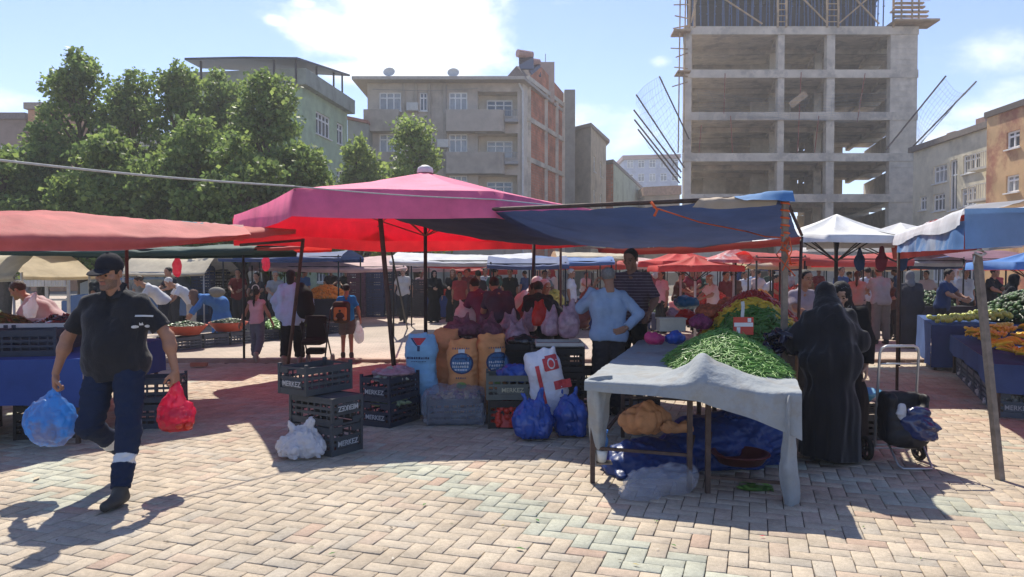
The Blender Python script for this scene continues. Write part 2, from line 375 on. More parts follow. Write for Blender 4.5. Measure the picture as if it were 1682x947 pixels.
def hair_geo(kind, h):
    key = ('hair', kind, round(h, 4))
    if key in _cache: return _cache[key]
    s = SDF((-.2, -.22, -.5 if kind in ('pony', 'scarf', 'hood', 'shawl') else -.2), (.2, .24, .2), h)
    if kind in ('short', 'crop', 'pony', 'bald', 'bob'):
        s.ell((0, .018, .036), (.083, .103, .092), 0)
        if kind == 'bald': s.ell((0, -.03, .10), (.085, .12, .085), .01, 'sub')
        if kind == 'bob': s.cap((0, .04, 0), (0, .05, -.1), .08, .07, k=.03)
        s.box((0, -.10, -.055), (.075, .075, .105), .03, .01, 'sub'); 
        for q in (-1, 1): s.box((q * .085, -.0, -.06), (.022, .05, .058), .015, .008, 'sub')
        if kind != 'bob': s.plane((0, .06, -.06), (0, -.35, -1))
        if kind == 'pony': s.cap((0, .12, .05), (0, .125, -.08), .026, .03, .02); s.cap((0, .125, -.08), (.01, .13, -.22), .03, .024, .02); s.cap((.01, .13, -.22), (.01, .125, -.31), .024, .012, .02)
        s.noise(.003, 18, 5, 2)
    elif kind in ('scarf', 'hood', 'shawl'):
        s.ell((0, .02, .03), (.094, .115, .104), 0); s.ell((0, -.01, -.05), (.084, .085, .085), .03)
        s.cap((0, .03, -.06), (0, .05, -.19), .085, .12, .05)
        if kind == 'shawl': s.cap((0, .05, -.15), (0, .1, -.36), .13, .17, .06); s.plane((0, 0, -.46), (0, 0, -1))
        if kind == 'hood': s.cap((0, .05, -.12), (0, .06, -.26), .12, .17, .05)
        s.ell((0, -.115, -.018), (.062, .062, .088), .012, 'sub'); s.noise(.004, 9, 8, 2)
    elif kind in ('cap', 'flatcap', 'knit'):
        s.ell((0, .016, .045), (.088, .106, .098), 0); s.plane((0, 0, .028), (0, -.12, -1), .004)
        if kind == 'cap': s.ell((0, -.112, .036), (.073, .082, .010), .008, rot=Matrix.Rotation(R(5), 3, 'X')); s.ell((0, .016, .145), (.012, .012, .008), .004)
    P, Fq = s.surf(); _cache[key] = (P, Fq); return _cache[key]
def xf(P, M, t): return P @ np.array(M).T + np.array(t)
DEF_ARM = dict(l=((.05, .01, -.27), (.015, -.05, -.245)), r=((-.05, .01, -.27), (-.015, -.05, -.245)))
def person(label, x, y, rot=0., H=1.7, z=0., J=None, g=1., belly=0., skin='tan', top=None, bottom=None, dress=None, hair=('short', 'black'), hat=None, scarf=None,
           head=(0, 0, 0), beard=False, h=None, shoes=(.03, .03, .03), curl=(.35, .35), palm=(None, None), group=None, cat='person', seed=1, foot=True):
    J = dict(J or {}); s_ = H / 1.75; dist = math.hypot(x, y); h = h or min(max(dist * .00115, .0075), .022)
    V3 = lambda *a: np.array(a, float)
    pel = V3(*J.get('pel', (0, 0, .95))); nek = V3(*J.get('nek', (0, .01, 1.475))); che = V3(*J.get('che', tuple((pel * .4 + nek * .6) + V3(0, -.005, 0))))
    sd = V3(*J.get('side', (1, 0, 0))); hd = V3(*J.get('hside', (1, 0, 0))); sd /= np.linalg.norm(sd); hd /= np.linalg.norm(hd)
    sp = nek - che; sp /= np.linalg.norm(sp); sw = J.get('sw', .162) * (.5 + .5 * g)
    P = dict(pel=pel, nek=nek, che=che)
    P['shl'] = V3(*J['shl']) if 'shl' in J else nek + sd * sw - sp * .072; P['shr'] = V3(*J['shr']) if 'shr' in J else nek - sd * sw - sp * .072
    for q in 'lr':
        o1, o2 = DEF_ARM[q]; P['el' + q] = V3(*J.get('el' + q, tuple(P['sh' + q] + V3(*o1)))); P['wr' + q] = V3(*J.get('wr' + q, tuple(P['el' + q] + V3(*o2))))
        sg = 1 if q == 'l' else -1
        P['hi' + q] = pel + hd * sg * .09 + V3(0, 0, -.03)
        P['kn' + q] = V3(*J.get('kn' + q, (sg * .10 + pel[0], pel[1] - .01, .50))); P['an' + q] = V3(*J.get('an' + q, (sg * .11 + pel[0], pel[1] + .02, .085)))
    hc = V3(*J['hed']) if 'hed' in J else nek + V3(0, -.015, .155)
    MH = Matrix.Rotation(head[0], 3, 'Z') @ Matrix.Rotation(head[2], 3, 'Y') @ Matrix.Rotation(head[1], 3, 'X')
    piv = np.array((0, .03, -.12)); ho = hc - xf(piv[None], MH, (0, 0, 0))[0] + piv
    for k in P: P[k] = P[k] * s_
    ho = ho * s_; S = s_; sp_t = nek - pel; sp_t /= np.linalg.norm(sp_t)
    allp = np.array(list(P.values()) + [ho]); lo, hi = allp.min(0) - .26, allp.max(0) + .26; lo[2] = -.02; hi[2] = allp[:, 2].max() + .2
    def torso(sdf, e=0., upto=1.):
        for sg in (-1, 1):
            c = P['che'] + sd * sg * .085 * S * g; wv = (P['pel'] * .62 + P['che'] * .38) + hd * sg * .062 * S * g; hp = P['pel'] + hd * sg * .085 * S * g
            sdf.chain([P['nek'] - sp * .11 * S + sd * sg * .075 * S, c, wv, hp], [(.055 + e) * S, (.100 * g + e) * S, (.097 * g + e) * S, (.108 * g + e * 1.5) * S], .04)
            sh = P['shl' if sg > 0 else 'shr']; sdf.cap(P['nek'] - sp * .03 * S, sh, (.040 + e * .7) * S, (.046 * (.6 + .4 * g) + e * .7) * S, .03); sdf.cap(sh, c, (.045 + e * .6) * S, (.085 * g + e) * S, .03)
        if belly and e > 0:
            fv = np.cross(sd, sp); b = P['pel'] * .65 + P['che'] * .35 + fv * -.0; b = b + np.array((0, -1, 0)) * (.05 * S + belly * .5); sdf.ell(b, ((.15 * g + e) * S, (.09 + belly) * S, .17 * S), .08)
    fit = (h < .012)
    # body: one surface, head and hands joined to it
    b = SDF(lo, hi, h); torso(b, -.018)
    for q in 'lr':
        b.chain([P['sh' + q], P['el' + q], P['wr' + q]], [.05 * S * (.5 + .5 * g), .040 * S * (.5 + .5 * g), .026 * S], .03)
        md = P['el' + q] * .7 + P['wr' + q] * .3; b.cap(md, md + .001, .042 * S * (.5 + .5 * g), k=.04)
        b.chain([P['hi' + q], P['kn' + q], P['an' + q]], [.085 * S * g, .055 * S, .040 * S], .03)
    b.cap(P['nek'] - sp * .06 * S, ho + xf(np.array([[0, .03, -.12]]), MH, (0, 0, 0))[0] * S * .96, .062 * S, .056 * S, .03)
    Pb, Fb = b.surf(); mb = np.zeros(len(Fb), int)
    Ph, Fh, mh = head_geo(.0045 if dist < 9 else .0065 if dist < 16 else .011, beard); Ph = xf(Ph * S * .98, MH, ho)
    VS, FS, MS = [Pb, Ph], [Fb, Fh + len(Pb)], [mb, mh]; nv = len(Pb) + len(Ph)
    for i, q in enumerate('lr'):
        gP, gF = hand_geo(.0032 if dist < 9 else .005 if dist < 16 else .008, curl[i]); f = P['wr' + q] - P['el' + q]; f /= np.linalg.norm(f)
        if 'hd' + q in J: f = V3(*J['hd' + q]); f /= np.linalg.norm(f)
        n = V3(*palm[i]) if palm[i] else (-sd if q == 'l' else sd); n = n - f * (n @ f); n /= np.linalg.norm(n) + 1e-9
        zz = -f; xx = -n if q == 'l' else n; yy = np.cross(zz, xx); M_ = np.stack([xx, yy, zz], 1); Q = gP.copy(); FF = gF
        if q == 'r': Q = Q * np.array((-1, 1, 1)); FF = gF[:, ::-1]
        VS.append(Q * S @ M_.T + P['wr' + q] + f * .012); FS.append(FF + nv); MS.append(np.zeros(len(FF), int)); nv += len(Q)
    hm = M_HAIR[hair[1] if hair else 'black']
    me = npmesh('person', np.concatenate(VS), np.concatenate(FS), np.concatenate(MS))
    o = link('person', me, [SK[skin], M_EYE, M_LIP, hm, M_STUB], smooth=True); o.location = (x, y, z); o.rotation_euler = (0, 0, rot); tag(o, label, cat, group)
    kid = lambda n, sdf, m, **k: blob(n, sdf, m, o, False, **k)
    # clothes
    def sleeves(sdf, fr, e):
        for q in 'lr':
            a, el, wr = P['sh' + q], P['el' + q], P['wr' + q]; r0 = (.047 + e * .4) * S * (.55 + .45 * g)
            if fr <= 1: sdf.cap(a, a + (el - a) * fr, r0, (.052 + e) * S * (.5 + .5 * g), .03, flat=True)
            else: sdf.cap(a, el, r0, (.046 + e) * S, .03); sdf.cap(el, el + (wr - el) * (fr - 1), (.046 + e) * S, (.034 + e * .8) * S, .02, flat=True)
    SL = dict(none=.12, short=.78, half=1., long=1.93)
    if top:
        e = top.get('e', .016); t = SDF(lo, hi, h); torso(t, e); hz = top.get('hem', .84); n = -sp_t
        hp = P['pel'] + sp_t * (hz - .95) * S
        t.cap(P['pel'] * .9 + P['che'] * .1, hp - sp_t * .03, (.115 * g + e) * S, k=.07) if hz < .9 else None
        t.plane(hp, tuple(n), .004); sleeves(t, SL[top.get('sleeve', 'short')], e)
        t.cap(P['nek'] - sp * .03 * S, P['nek'] + sp * .03 * S, .070 * S, .066 * S, .02, flat=True)
        hx = P['nek'] + sp * .045 * S + np.array(MH @ Vector((0, -1, 0))) * .05 * S; t.cap(hx, hx + np.array((0, -.02, .02)), .058 * S, k=.015, op='sub')
        t.noise(top.get('fold', .006 if fit else .004), 2.6, seed, 3 if fit else 2, (1, 1, .8), ridge=True); kid('shirt', t, top['mat'], mi=top.get('mi'))
    if bottom:
        t = SDF(lo, hi, h); e = bottom.get('e', .014); ty = bottom.get('type', 'trousers')
        for sg, q in ((1, 'l'), (-1, 'r')):
            hp = P['pel'] + hd * sg * .08 * S * g; t.cap(P['pel'] + sp_t * .10 * S + hd * sg * .05 * S, hp, (.092 * g) * S, (.104 * g + e) * S, .05)
            kn, an = P['kn' + q], P['an' + q]
            if ty == 'shorts': t.cap(hp, kn + (hp - kn) * .12, (.105 * g + e) * S, (.075 + e) * S, .03, flat=True)
            else:
                t.cap(hp, kn, (.100 * g + e) * S, (.068 + e) * S, .03); t.cap(kn, kn + (an - kn) * bottom.get('len', .97), (.068 + e) * S, (.056 + e) * S, .03, flat=True)
        if ty == 'skirt':
            c = (P['knl'] + P['knr']) / 2; c[2] = bottom.get('z', .12) * S; t.cap(P['pel'], c, (.14 * g) * S, .22 * S, .08)
            t.plane((0, 0, bottom.get('z', .12) * S), (0, 0, -1)); t.noise(.016, 3.0, seed + 9, 2, (1.3, 1.3, .12))
        else: t.noise(.010 if fit else .005, 2.8, seed + 4, 3 if fit else 2, (1, 1, 1.5), ridge=True)
        t.plane(P['pel'] + sp_t * .12 * S, tuple(sp_t)); kid('trousers' if ty != 'skirt' else 'skirt', t, bottom['mat'], mi=bottom.get('mi'))
    if dress:
        t = SDF(lo, hi, h); e = dress.get('e', .03); torso(t, e); sleeves(t, SL[dress.get('sleeve', 'long')], e)
        zb = dress.get('z', .06) * S; c = (P['anl'] + P['anr']) / 2; c[2] = zb - .02; wd = dress.get('w', .25) * S
        t.chain([P['pel'] + np.array((0, 0, .05)), (P['pel'] + c) / 2, c], [.15 * g * S, (.17 * g + e) * S, wd], .10)
        if dress.get('cape'): 
            for q in 'lr': t.cap(P['nek'] - sp * .05 * S, P['el' + q], .08 * S, .10 * S, .08); t.cap(P['el' + q], P['pel'] * .5 + P['wr' + q] * .5, .10 * S, .11 * S, .08)
            t.cap(P['nek'] - sp * .1 * S, P['pel'], .15 * S, .18 * S, .08)
        t.noise(dress.get('fold', .018), 2.6, seed + 3, 3 if fit else 2, (1.5, 1.5, .16)); t.plane((0, 0, zb), (.1, .05, -1)); kid(dress.get('name', 'dress'), t, dress['mat'])
    hk = .0055 if dist < 9 else .008 if dist < 16 else .013
    def headwear(name, kind, m, **k):
        Q, FF = hair_geo(kind, hk); link(name, npmesh(name, xf(Q * S * k.pop('sc', 1.0), MH, ho), FF, k.get('mi')), m, o, False, True)
    if hair and not scarf: headwear('hair', hair[0], hm)
    if hat: headwear('cap', hat[0], hat[1], sc=1.02)
    if scarf: headwear('headscarf', scarf[0], scarf[1])
    if foot:
        for q in 'lr':
            an = P['an' + q]; d = V3(*J.get('to' + q, (0, -1, 0))); d /= np.linalg.norm(d)
            l2 = np.minimum(an, an + d * .2) - .1; h2 = np.maximum(an, an + d * .2) + .1; t = SDF(l2, h2, min(h, .009))
            up = V3(0, 0, 1) - d * d[2]; up /= np.linalg.norm(up); heel = an - up * .045 * S - d * .035 * S; toe = an - up * .055 * S + d * .155 * S
            t.cap(heel, toe, .042 * S, .036 * S, .0); t.cap(an + up * .02 * S, an - up * .03 * S, .045 * S, .045 * S, .03); t.cap(an, (heel + toe) / 2, .045 * S, .04 * S, .03)
            t.plane(an - up * .085 * S, tuple(-up)); 
            r3 = mat('sole', (.35, .33, .3), var=.1) if shoes is None else None
            kid('shoe', t, mat('shoe_%d_%d_%d' % tuple(int(c * 99) for c in shoes), shoes, rough=.6, var=.2, scale=20))
    _persons.append(o); o['_'] = 0; del o['_']; o_joint[o.name] = {k: Vector(v) for k, v in P.items()}; return o
_persons = []; o_joint = {}
def fab(name, col, **k): k.setdefault('rough', .9); k.setdefault('spec', .15); return mat('fabric_' + name, col, bump=.25, bscale=90, **k)
# ------------------------------------------------ ground, paving, kerb
gm = mat('joint_sand', (.12, .10, .085), rough=.95, var=.3, scale=3)
b = MB(); b.quad((-700, -60, -.012), (700, -60, -.012), (700, 1200, -.012), (-700, 1200, -.012)); tag(b.build('ground', gm), kind='structure')
def plaza_mat():
    m = bpy.data.materials.new('plaza'); m.use_nodes = True; nd, lk = m.node_tree.nodes, m.node_tree.links; p = nd['Principled BSDF']; t = nd.new('ShaderNodeTexCoord')
    mpn = nd.new('ShaderNodeMapping'); mpn.inputs['Rotation'].default_value = (0, 0, R(12)); lk.new(t.outputs['Object'], mpn.inputs[0])
    br = nd.new('ShaderNodeTexBrick'); br.inputs['Scale'].default_value = 1; br.inputs['Brick Width'].default_value = .24; br.inputs['Row Height'].default_value = .12; br.inputs['Mortar Size'].default_value = .006
    br.inputs['Color1'].default_value = (.40, .33, .265, 1); br.inputs['Color2'].default_value = (.46, .37, .30, 1); br.inputs['Mortar'].default_value = (.22, .18, .15, 1); lk.new(mpn.outputs[0], br.inputs[0])
    n = nd.new('ShaderNodeTexNoise'); n.inputs['Scale'].default_value = .7; n.inputs['Detail'].default_value = 9; lk.new(t.outputs['Object'], n.inputs[0])
    r = nd.new('ShaderNodeMapRange'); r.inputs['From Min'].default_value = .3; r.inputs['From Max'].default_value = .7; r.inputs['To Min'].default_value = .72; r.inputs['To Max'].default_value = 1.12; lk.new(n.outputs[0], r.inputs[0])
    v = nd.new('ShaderNodeVectorMath'); v.operation = 'SCALE'; lk.new(br.outputs[0], v.inputs[0]); lk.new(r.outputs[0], v.inputs['Scale']); lk.new(v.outputs[0], p.inputs['Base Color']); p.inputs['Roughness'].default_value = .85
    return m
b = MB(); b.quad((-45, 13.3, .02), (45, 13.3, .02), (45, 47, .02), (-45, 47, .02)); tag(b.build('plaza_paving', plaza_mat()), kind='structure')
b = MB()
x = -18.
while x < 22: b.bb(x, x + .985, 13.1, 13.3, -.02, .055); x += 1.0
tag(b.build('kerb', mat('kerb', (.33, .24, .19), var=.2, scale=5, bump=.3)), kind='structure')
b = MB(); b.quad((-300, 47, -.004), (300, 47, -.004), (300, 51.5, -.004), (-300, 51.5, -.004)); tag(b.build('road', mat('asphalt', (.05, .05, .052), var=.2)), kind='structure')
def pavers():
    wd, th = .112, R(-18); u = np.array((math.cos(th), math.sin(th))); v = np.array((-u[1], u[0])); V = []; Fq = []; Cc = []; n = 0; r = random.Random(3)
    for j in range(-90, 170):
        for i in range(-140, 150):
            k = (i - j) % 4
            if k == 0: a, bb_ = (i, j), (2, 1)
            elif k == 3: a, bb_ = (i, j), (1, 2)
            else: continue
            c = (u * (a[0] + bb_[0] / 2) + v * (a[1] + bb_[1] / 2)) * wd + np.array((1., 6.))
            if not (2.4 < c[1] < 13.02 and -9.5 < c[0] < 12.5) or abs(c[0]) > c[1] * .95 + 2.2: continue
            hx, hy = bb_[0] * wd / 2 - .0022 - r.random() * .0012, bb_[1] * wd / 2 - .0022 - r.random() * .0012; z = r.gauss(0, .0013); tx, ty = r.gauss(0, .004), r.gauss(0, .004); cr_ = r.gauss(0, .008)
            for (ins, zz) in ((0, -.012), (0, -.003), (.0045, 0)):
                for sx, sy in ((-1, -1), (1, -1), (1, 1), (-1, 1)):
                    lx, ly = sx * (hx - ins), sy * (hy - ins); lx, ly = lx - ly * cr_, ly + lx * cr_; q = c + u * lx + v * ly; V.append((q[0], q[1], z + zz + lx * tx + ly * ty))
            for l in (0, 1):
                for e in range(4): Fq.append((n + l * 4 + e, n + l * 4 + (e + 1) % 4, n + l * 4 + 4 + (e + 1) % 4, n + l * 4 + 4 + e))
            Fq.append((n + 8, n + 9, n + 10, n + 11)); n += 12
            t = r.random(); base = np.array((.44, .365, .275)) * (1 - t) + np.array((.47, .40, .31)) * t
            q = r.random()
            if q < .03: base = np.array((.43, .315, .24))
            elif q < .12: base = np.array((.44, .35, .27))
            elif q < .24: base = np.array((.42, .37, .30))
            s_ = c[0] * .77 + c[1] * .64; d = abs((s_ - .94 + 1.165) % 2.33 - 1.165); on = d < .20
            patch = math.sin(c[0] * .9 + 1.3) + math.sin(c[1] * .8 - c[0] * .5 + .4)
            if on and patch > -1.25 and r.random() < .93: base = np.array((.42, .425, .345)) * r.uniform(.9, 1.08)
            base = base * r.uniform(.96, 1.04); Cc += [base] * 9
    me = npmesh('paving', np.array(V), np.array(Fq)); at_ = me.attributes.new('Col', 'FLOAT_COLOR', 'FACE')
    at_.data.foreach_set('color', np.concatenate([np.array(Cc), np.ones((len(Cc), 1))], 1).astype(np.float32).ravel())
    m = mat('paver', (.5, .4, .3), rough=.82, var=0, bump=.35, bscale=120); nd, lk = m.node_tree.nodes, m.node_tree.links; p = nd['Principled BSDF']
    at2 = nd.new('ShaderNodeAttribute'); at2.attribute_name = 'Col'; tcn = nd.new('ShaderNodeTexCoord'); cur = at2.outputs['Color']
    for sc_, lo_, hi_, f0, f1 in ((1.1, .84, 1.08, .35, .65), (34, .86, 1.1, .3, .7), (240, .80, 1.14, .35, .65), (6, .88, 1.04, .35, .55)):
        nn = nd.new('ShaderNodeTexNoise'); nn.inputs['Scale'].default_value = sc_; nn.inputs['Detail'].default_value = 5; lk.new(tcn.outputs['Object'], nn.inputs[0])
        r_ = nd.new('ShaderNodeMapRange'); r_.inputs['From Min'].default_value = f0; r_.inputs['From Max'].default_value = f1; r_.inputs['To Min'].default_value = lo_; r_.inputs['To Max'].default_value = hi_; lk.new(nn.outputs[0], r_.inputs[0])
        vm = nd.new('ShaderNodeVectorMath'); vm.operation = 'SCALE'; lk.new(cur, vm.inputs[0]); lk.new(r_.outputs[0], vm.inputs['Scale']); cur = vm.outputs[0]
    # dark spots of grime
    vo = nd.new('ShaderNodeTexNoise'); vo.inputs['Scale'].default_value = 14; vo.inputs['Detail'].default_value = 8; vo.inputs['Roughness'].default_value = .75; lk.new(tcn.outputs['Object'], vo.inputs[0])
    r_ = nd.new('ShaderNodeMapRange'); r_.inputs['From Min'].default_value = .60; r_.inputs['From Max'].default_value = .70; r_.inputs['To Max'].default_value = .5; lk.new(vo.outputs[0], r_.inputs[0])
    mx = nd.new('ShaderNodeMix'); mx.data_type = 'RGBA'; lk.new(r_.outputs[0], mx.inputs['Factor']); lk.new(cur, mx.inputs['A']); mx.inputs['B'].default_value = (.13, .11, .09, 1)
    lk.new(mx.outputs['Result'], p.inputs['Base Color'])
    tag(link('paving', me, m), kind='structure')
pavers()

# ------------------------------------------------ buildings
M_WF = mat('window_frame', (.80, .80, .78), rough=.5, var=.05); M_PANE = mat('pane', (.055, .075, .095), rough=.06, var=.3, scale=.8, spec=.9)
M_CURT = mat('pane_curtain', (.30, .31, .31), rough=.15, var=.25, scale=1.5, spec=.8)
def facade(mb, O, u, W, z0, z1, rects=(), dep=.16, m=0, mr=None):
    """one wall with real openings; the outside is to the right of u seen from above... n = u x z"""
    O, u = Vector(O), Vector(u).normalized(); n = u.cross(Vector((0, 0, 1)))
    us = sorted({0, W} | {c for r in rects for c in r[:2]}); zs = sorted({z0, z1} | {c for r in rects for c in r[2:4]})
    P = lambda a, z, d=0: O + u * a + Vector((0, 0, z)) - n * d
    for a, b_ in zip(us, us[1:]):
        for c, d in zip(zs, zs[1:]):
            ca, cz = (a + b_) / 2, (c + d) / 2
            if any(r[0] < ca < r[1] and r[2] < cz < r[3] for r in rects): continue
            mb.quad(P(a, c), P(b_, c), P(b_, d), P(a, d), m)
    for r in rects:
        a, b_, c, d = r[:4]; mm = m if mr is None else mr
        mb.quad(P(a, c), P(a, d), P(a, d, dep), P(a, c, dep), mm); mb.quad(P(b_, d), P(b_, c), P(b_, c, dep), P(b_, d, dep), mm)
        mb.quad(P(a, d), P(b_, d), P(b_, d, dep), P(a, d, dep), mm); mb.quad(P(b_, c), P(a, c), P(a, c, dep), P(b_, c, dep), mm)
def window(parent, O, u, r, dep=.16, cols=2, tr=.3, fr=M_WF, curt=False, sill=True):
    O, u = Vector(O), Vector(u).normalized(); n = u.cross(Vector((0, 0, 1))); a, b_, c, d = r[:4]; q = Matrix((u, -n, Vector((0, 0, 1)))).transposed()
    C_ = lambda x_, z_, dd: O + u * x_ + Vector((0, 0, z_)) - n * dd
    m = MB(); t = .09; dd = dep - .045
    m.box(C_((a + b_) / 2, c + t / 2, dd), (b_ - a - .004, .06, t), q); m.box(C_((a + b_) / 2, d - t / 2, dd), (b_ - a - .004, .06, t), q)
    for k in range(cols + 1): m.box(C_(a + t / 2 + (b_ - a - t) * k / cols, (c + d) / 2, dd), (t, .055, d - c - 2 * t - .002), q)
    if tr: m.box(C_((a + b_) / 2, d - (d - c) * tr, dd), (b_ - a - t * 2, .05, t), q)
    if sill: m.box(C_((a + b_) / 2, c - .035, -.03), (b_ - a + .16, .16, .06), q)
    w_ = m.build('window', fr, parent); p = MB(); p.quad(C_(a + .01, c + .01, dep - .01), C_(b_ - .01, c + .01, dep - .01), C_(b_ - .01, d - .01, dep - .01), C_(a + .01, d - .01, dep - .01))
    p.build('pane', M_CURT if curt else M_PANE, w_); return w_
def block(label, cat, pts, z1, wins, mats, z0=0, roof=None, cap=.25, name='apartment_building', group=None, eave=0):
    """pts: footprint, counter-clockwise seen from above; wins[i] = rects on side i"""
    c = sum((Vector((*p, 0)) for p in pts), Vector()) / len(pts); t = thing(name, label, cat, (c.x, c.y, 0), group=group); m = MB()
    for i, p in enumerate(pts):
        q = pts[(i + 1) % len(pts)]; O = Vector((*p, 0)); u = Vector((*q, 0)) - O; W = u.length; rs = wins.get(i, [])
        facade(m, O, u, W, z0, z1, rs, m=min(i, len(mats) - 1) if len(mats) > 1 else 0)
        for k, r in enumerate(rs): window(t, O, u, r, cols=r[4] if len(r) > 4 else 2, curt=(k * 7 + i) % 3 == 0)
    m.build('wall', mats, t)
    rm = MB(); cc = Vector((c.x, c.y)); P2 = [Vector(p) + (Vector(p) - cc).normalized() * eave for p in pts]
    rm.add([(p.x, p.y, z1 + .002) for p in P2] + [(p.x, p.y, z1 + cap) for p in P2], [tuple(range(len(pts)))[::-1], tuple(range(len(pts), 2 * len(pts)))] + [(i, (i + 1) % len(pts), len(pts) + (i + 1) % len(pts), len(pts) + i) for i in range(len(pts))])
    rm.build('roof', roof or mats[0], t); return t
def P2(px, py, Y): v = at(px, py, Y); return (v.x, v.y)
def zz(py, Y, px=841): return at(px, py, Y).z
stucco = lambda n, c, **k: mat('stucco_' + n, c, rough=.92, var=.13, scale=1.6, bump=.3, bscale=6, stain=tuple(v * .72 for v in c), stain_s=.45, c2lo=.48, c2hi=.66, **k)

# grey apartment block in the middle
GA = stucco('grey', (.49, .43, .36)); GB = stucco('balcony', (.41, .365, .31)); CRM = stucco('cream', (.66, .60, .50)); DK = mat('dark_inside', (.03, .03, .032), var=.1)
def brick_mat(name, c1, c2, mo, sx=1.):
    m = bpy.data.materials.new(name); m.use_nodes = True; nd, lk = m.node_tree.nodes, m.node_tree.links; p = nd['Principled BSDF']; t = nd.new('ShaderNodeTexCoord'); sp = nd.new('ShaderNodeSeparateXYZ'); cb = nd.new('ShaderNodeCombineXYZ')
    lk.new(t.outputs['Object'], sp.inputs[0]); ad = nd.new('ShaderNodeMath'); ad.operation = 'ADD'; lk.new(sp.outputs[0], ad.inputs[0]); lk.new(sp.outputs[1], ad.inputs[1]); lk.new(ad.outputs[0], cb.inputs[0]); lk.new(sp.outputs[2], cb.inputs[1])
    br = nd.new('ShaderNodeTexBrick'); br.inputs['Scale'].default_value = 1; br.inputs['Brick Width'].default_value = .4 * sx; br.inputs['Row Height'].default_value = .2 * sx; br.inputs['Mortar Size'].default_value = .012
    for k, c in (('Color1', c1), ('Color2', c2), ('Mortar', mo)): br.inputs[k].default_value = (*c, 1)
    lk.new(cb.outputs[0], br.inputs[0]); n = nd.new('ShaderNodeTexNoise'); n.inputs['Scale'].default_value = 1.1; n.inputs['Detail'].default_value = 8; lk.new(t.outputs['Object'], n.inputs[0])
    r = nd.new('ShaderNodeMapRange'); r.inputs['From Min'].default_value = .35; r.inputs['From Max'].default_value = .65; r.inputs['To Min'].default_value = .65; r.inputs['To Max'].default_value = 1.2; lk.new(n.outputs[0], r.inputs[0])
    v = nd.new('ShaderNodeVectorMath'); v.operation = 'SCALE'; lk.new(br.outputs[0], v.inputs[0]); lk.new(r.outputs[0], v.inputs['Scale']); lk.new(v.outputs[0], p.inputs['Base Color']); p.inputs['Roughness'].default_value = .95; return m
BRK = brick_mat('brick', (.55, .19, .10), (.48, .16, .085), (.42, .30, .22)); CON = mat('concrete', (.60, .53, .435), rough=.9, var=.2, scale=.9, bump=.25, bscale=5, stain=(.42, .375, .32), stain_s=.6)
CON2 = mat('concrete_form', (.57, .505, .42), rough=.9, var=.22, scale=1.6, bump=.3, bscale=4)
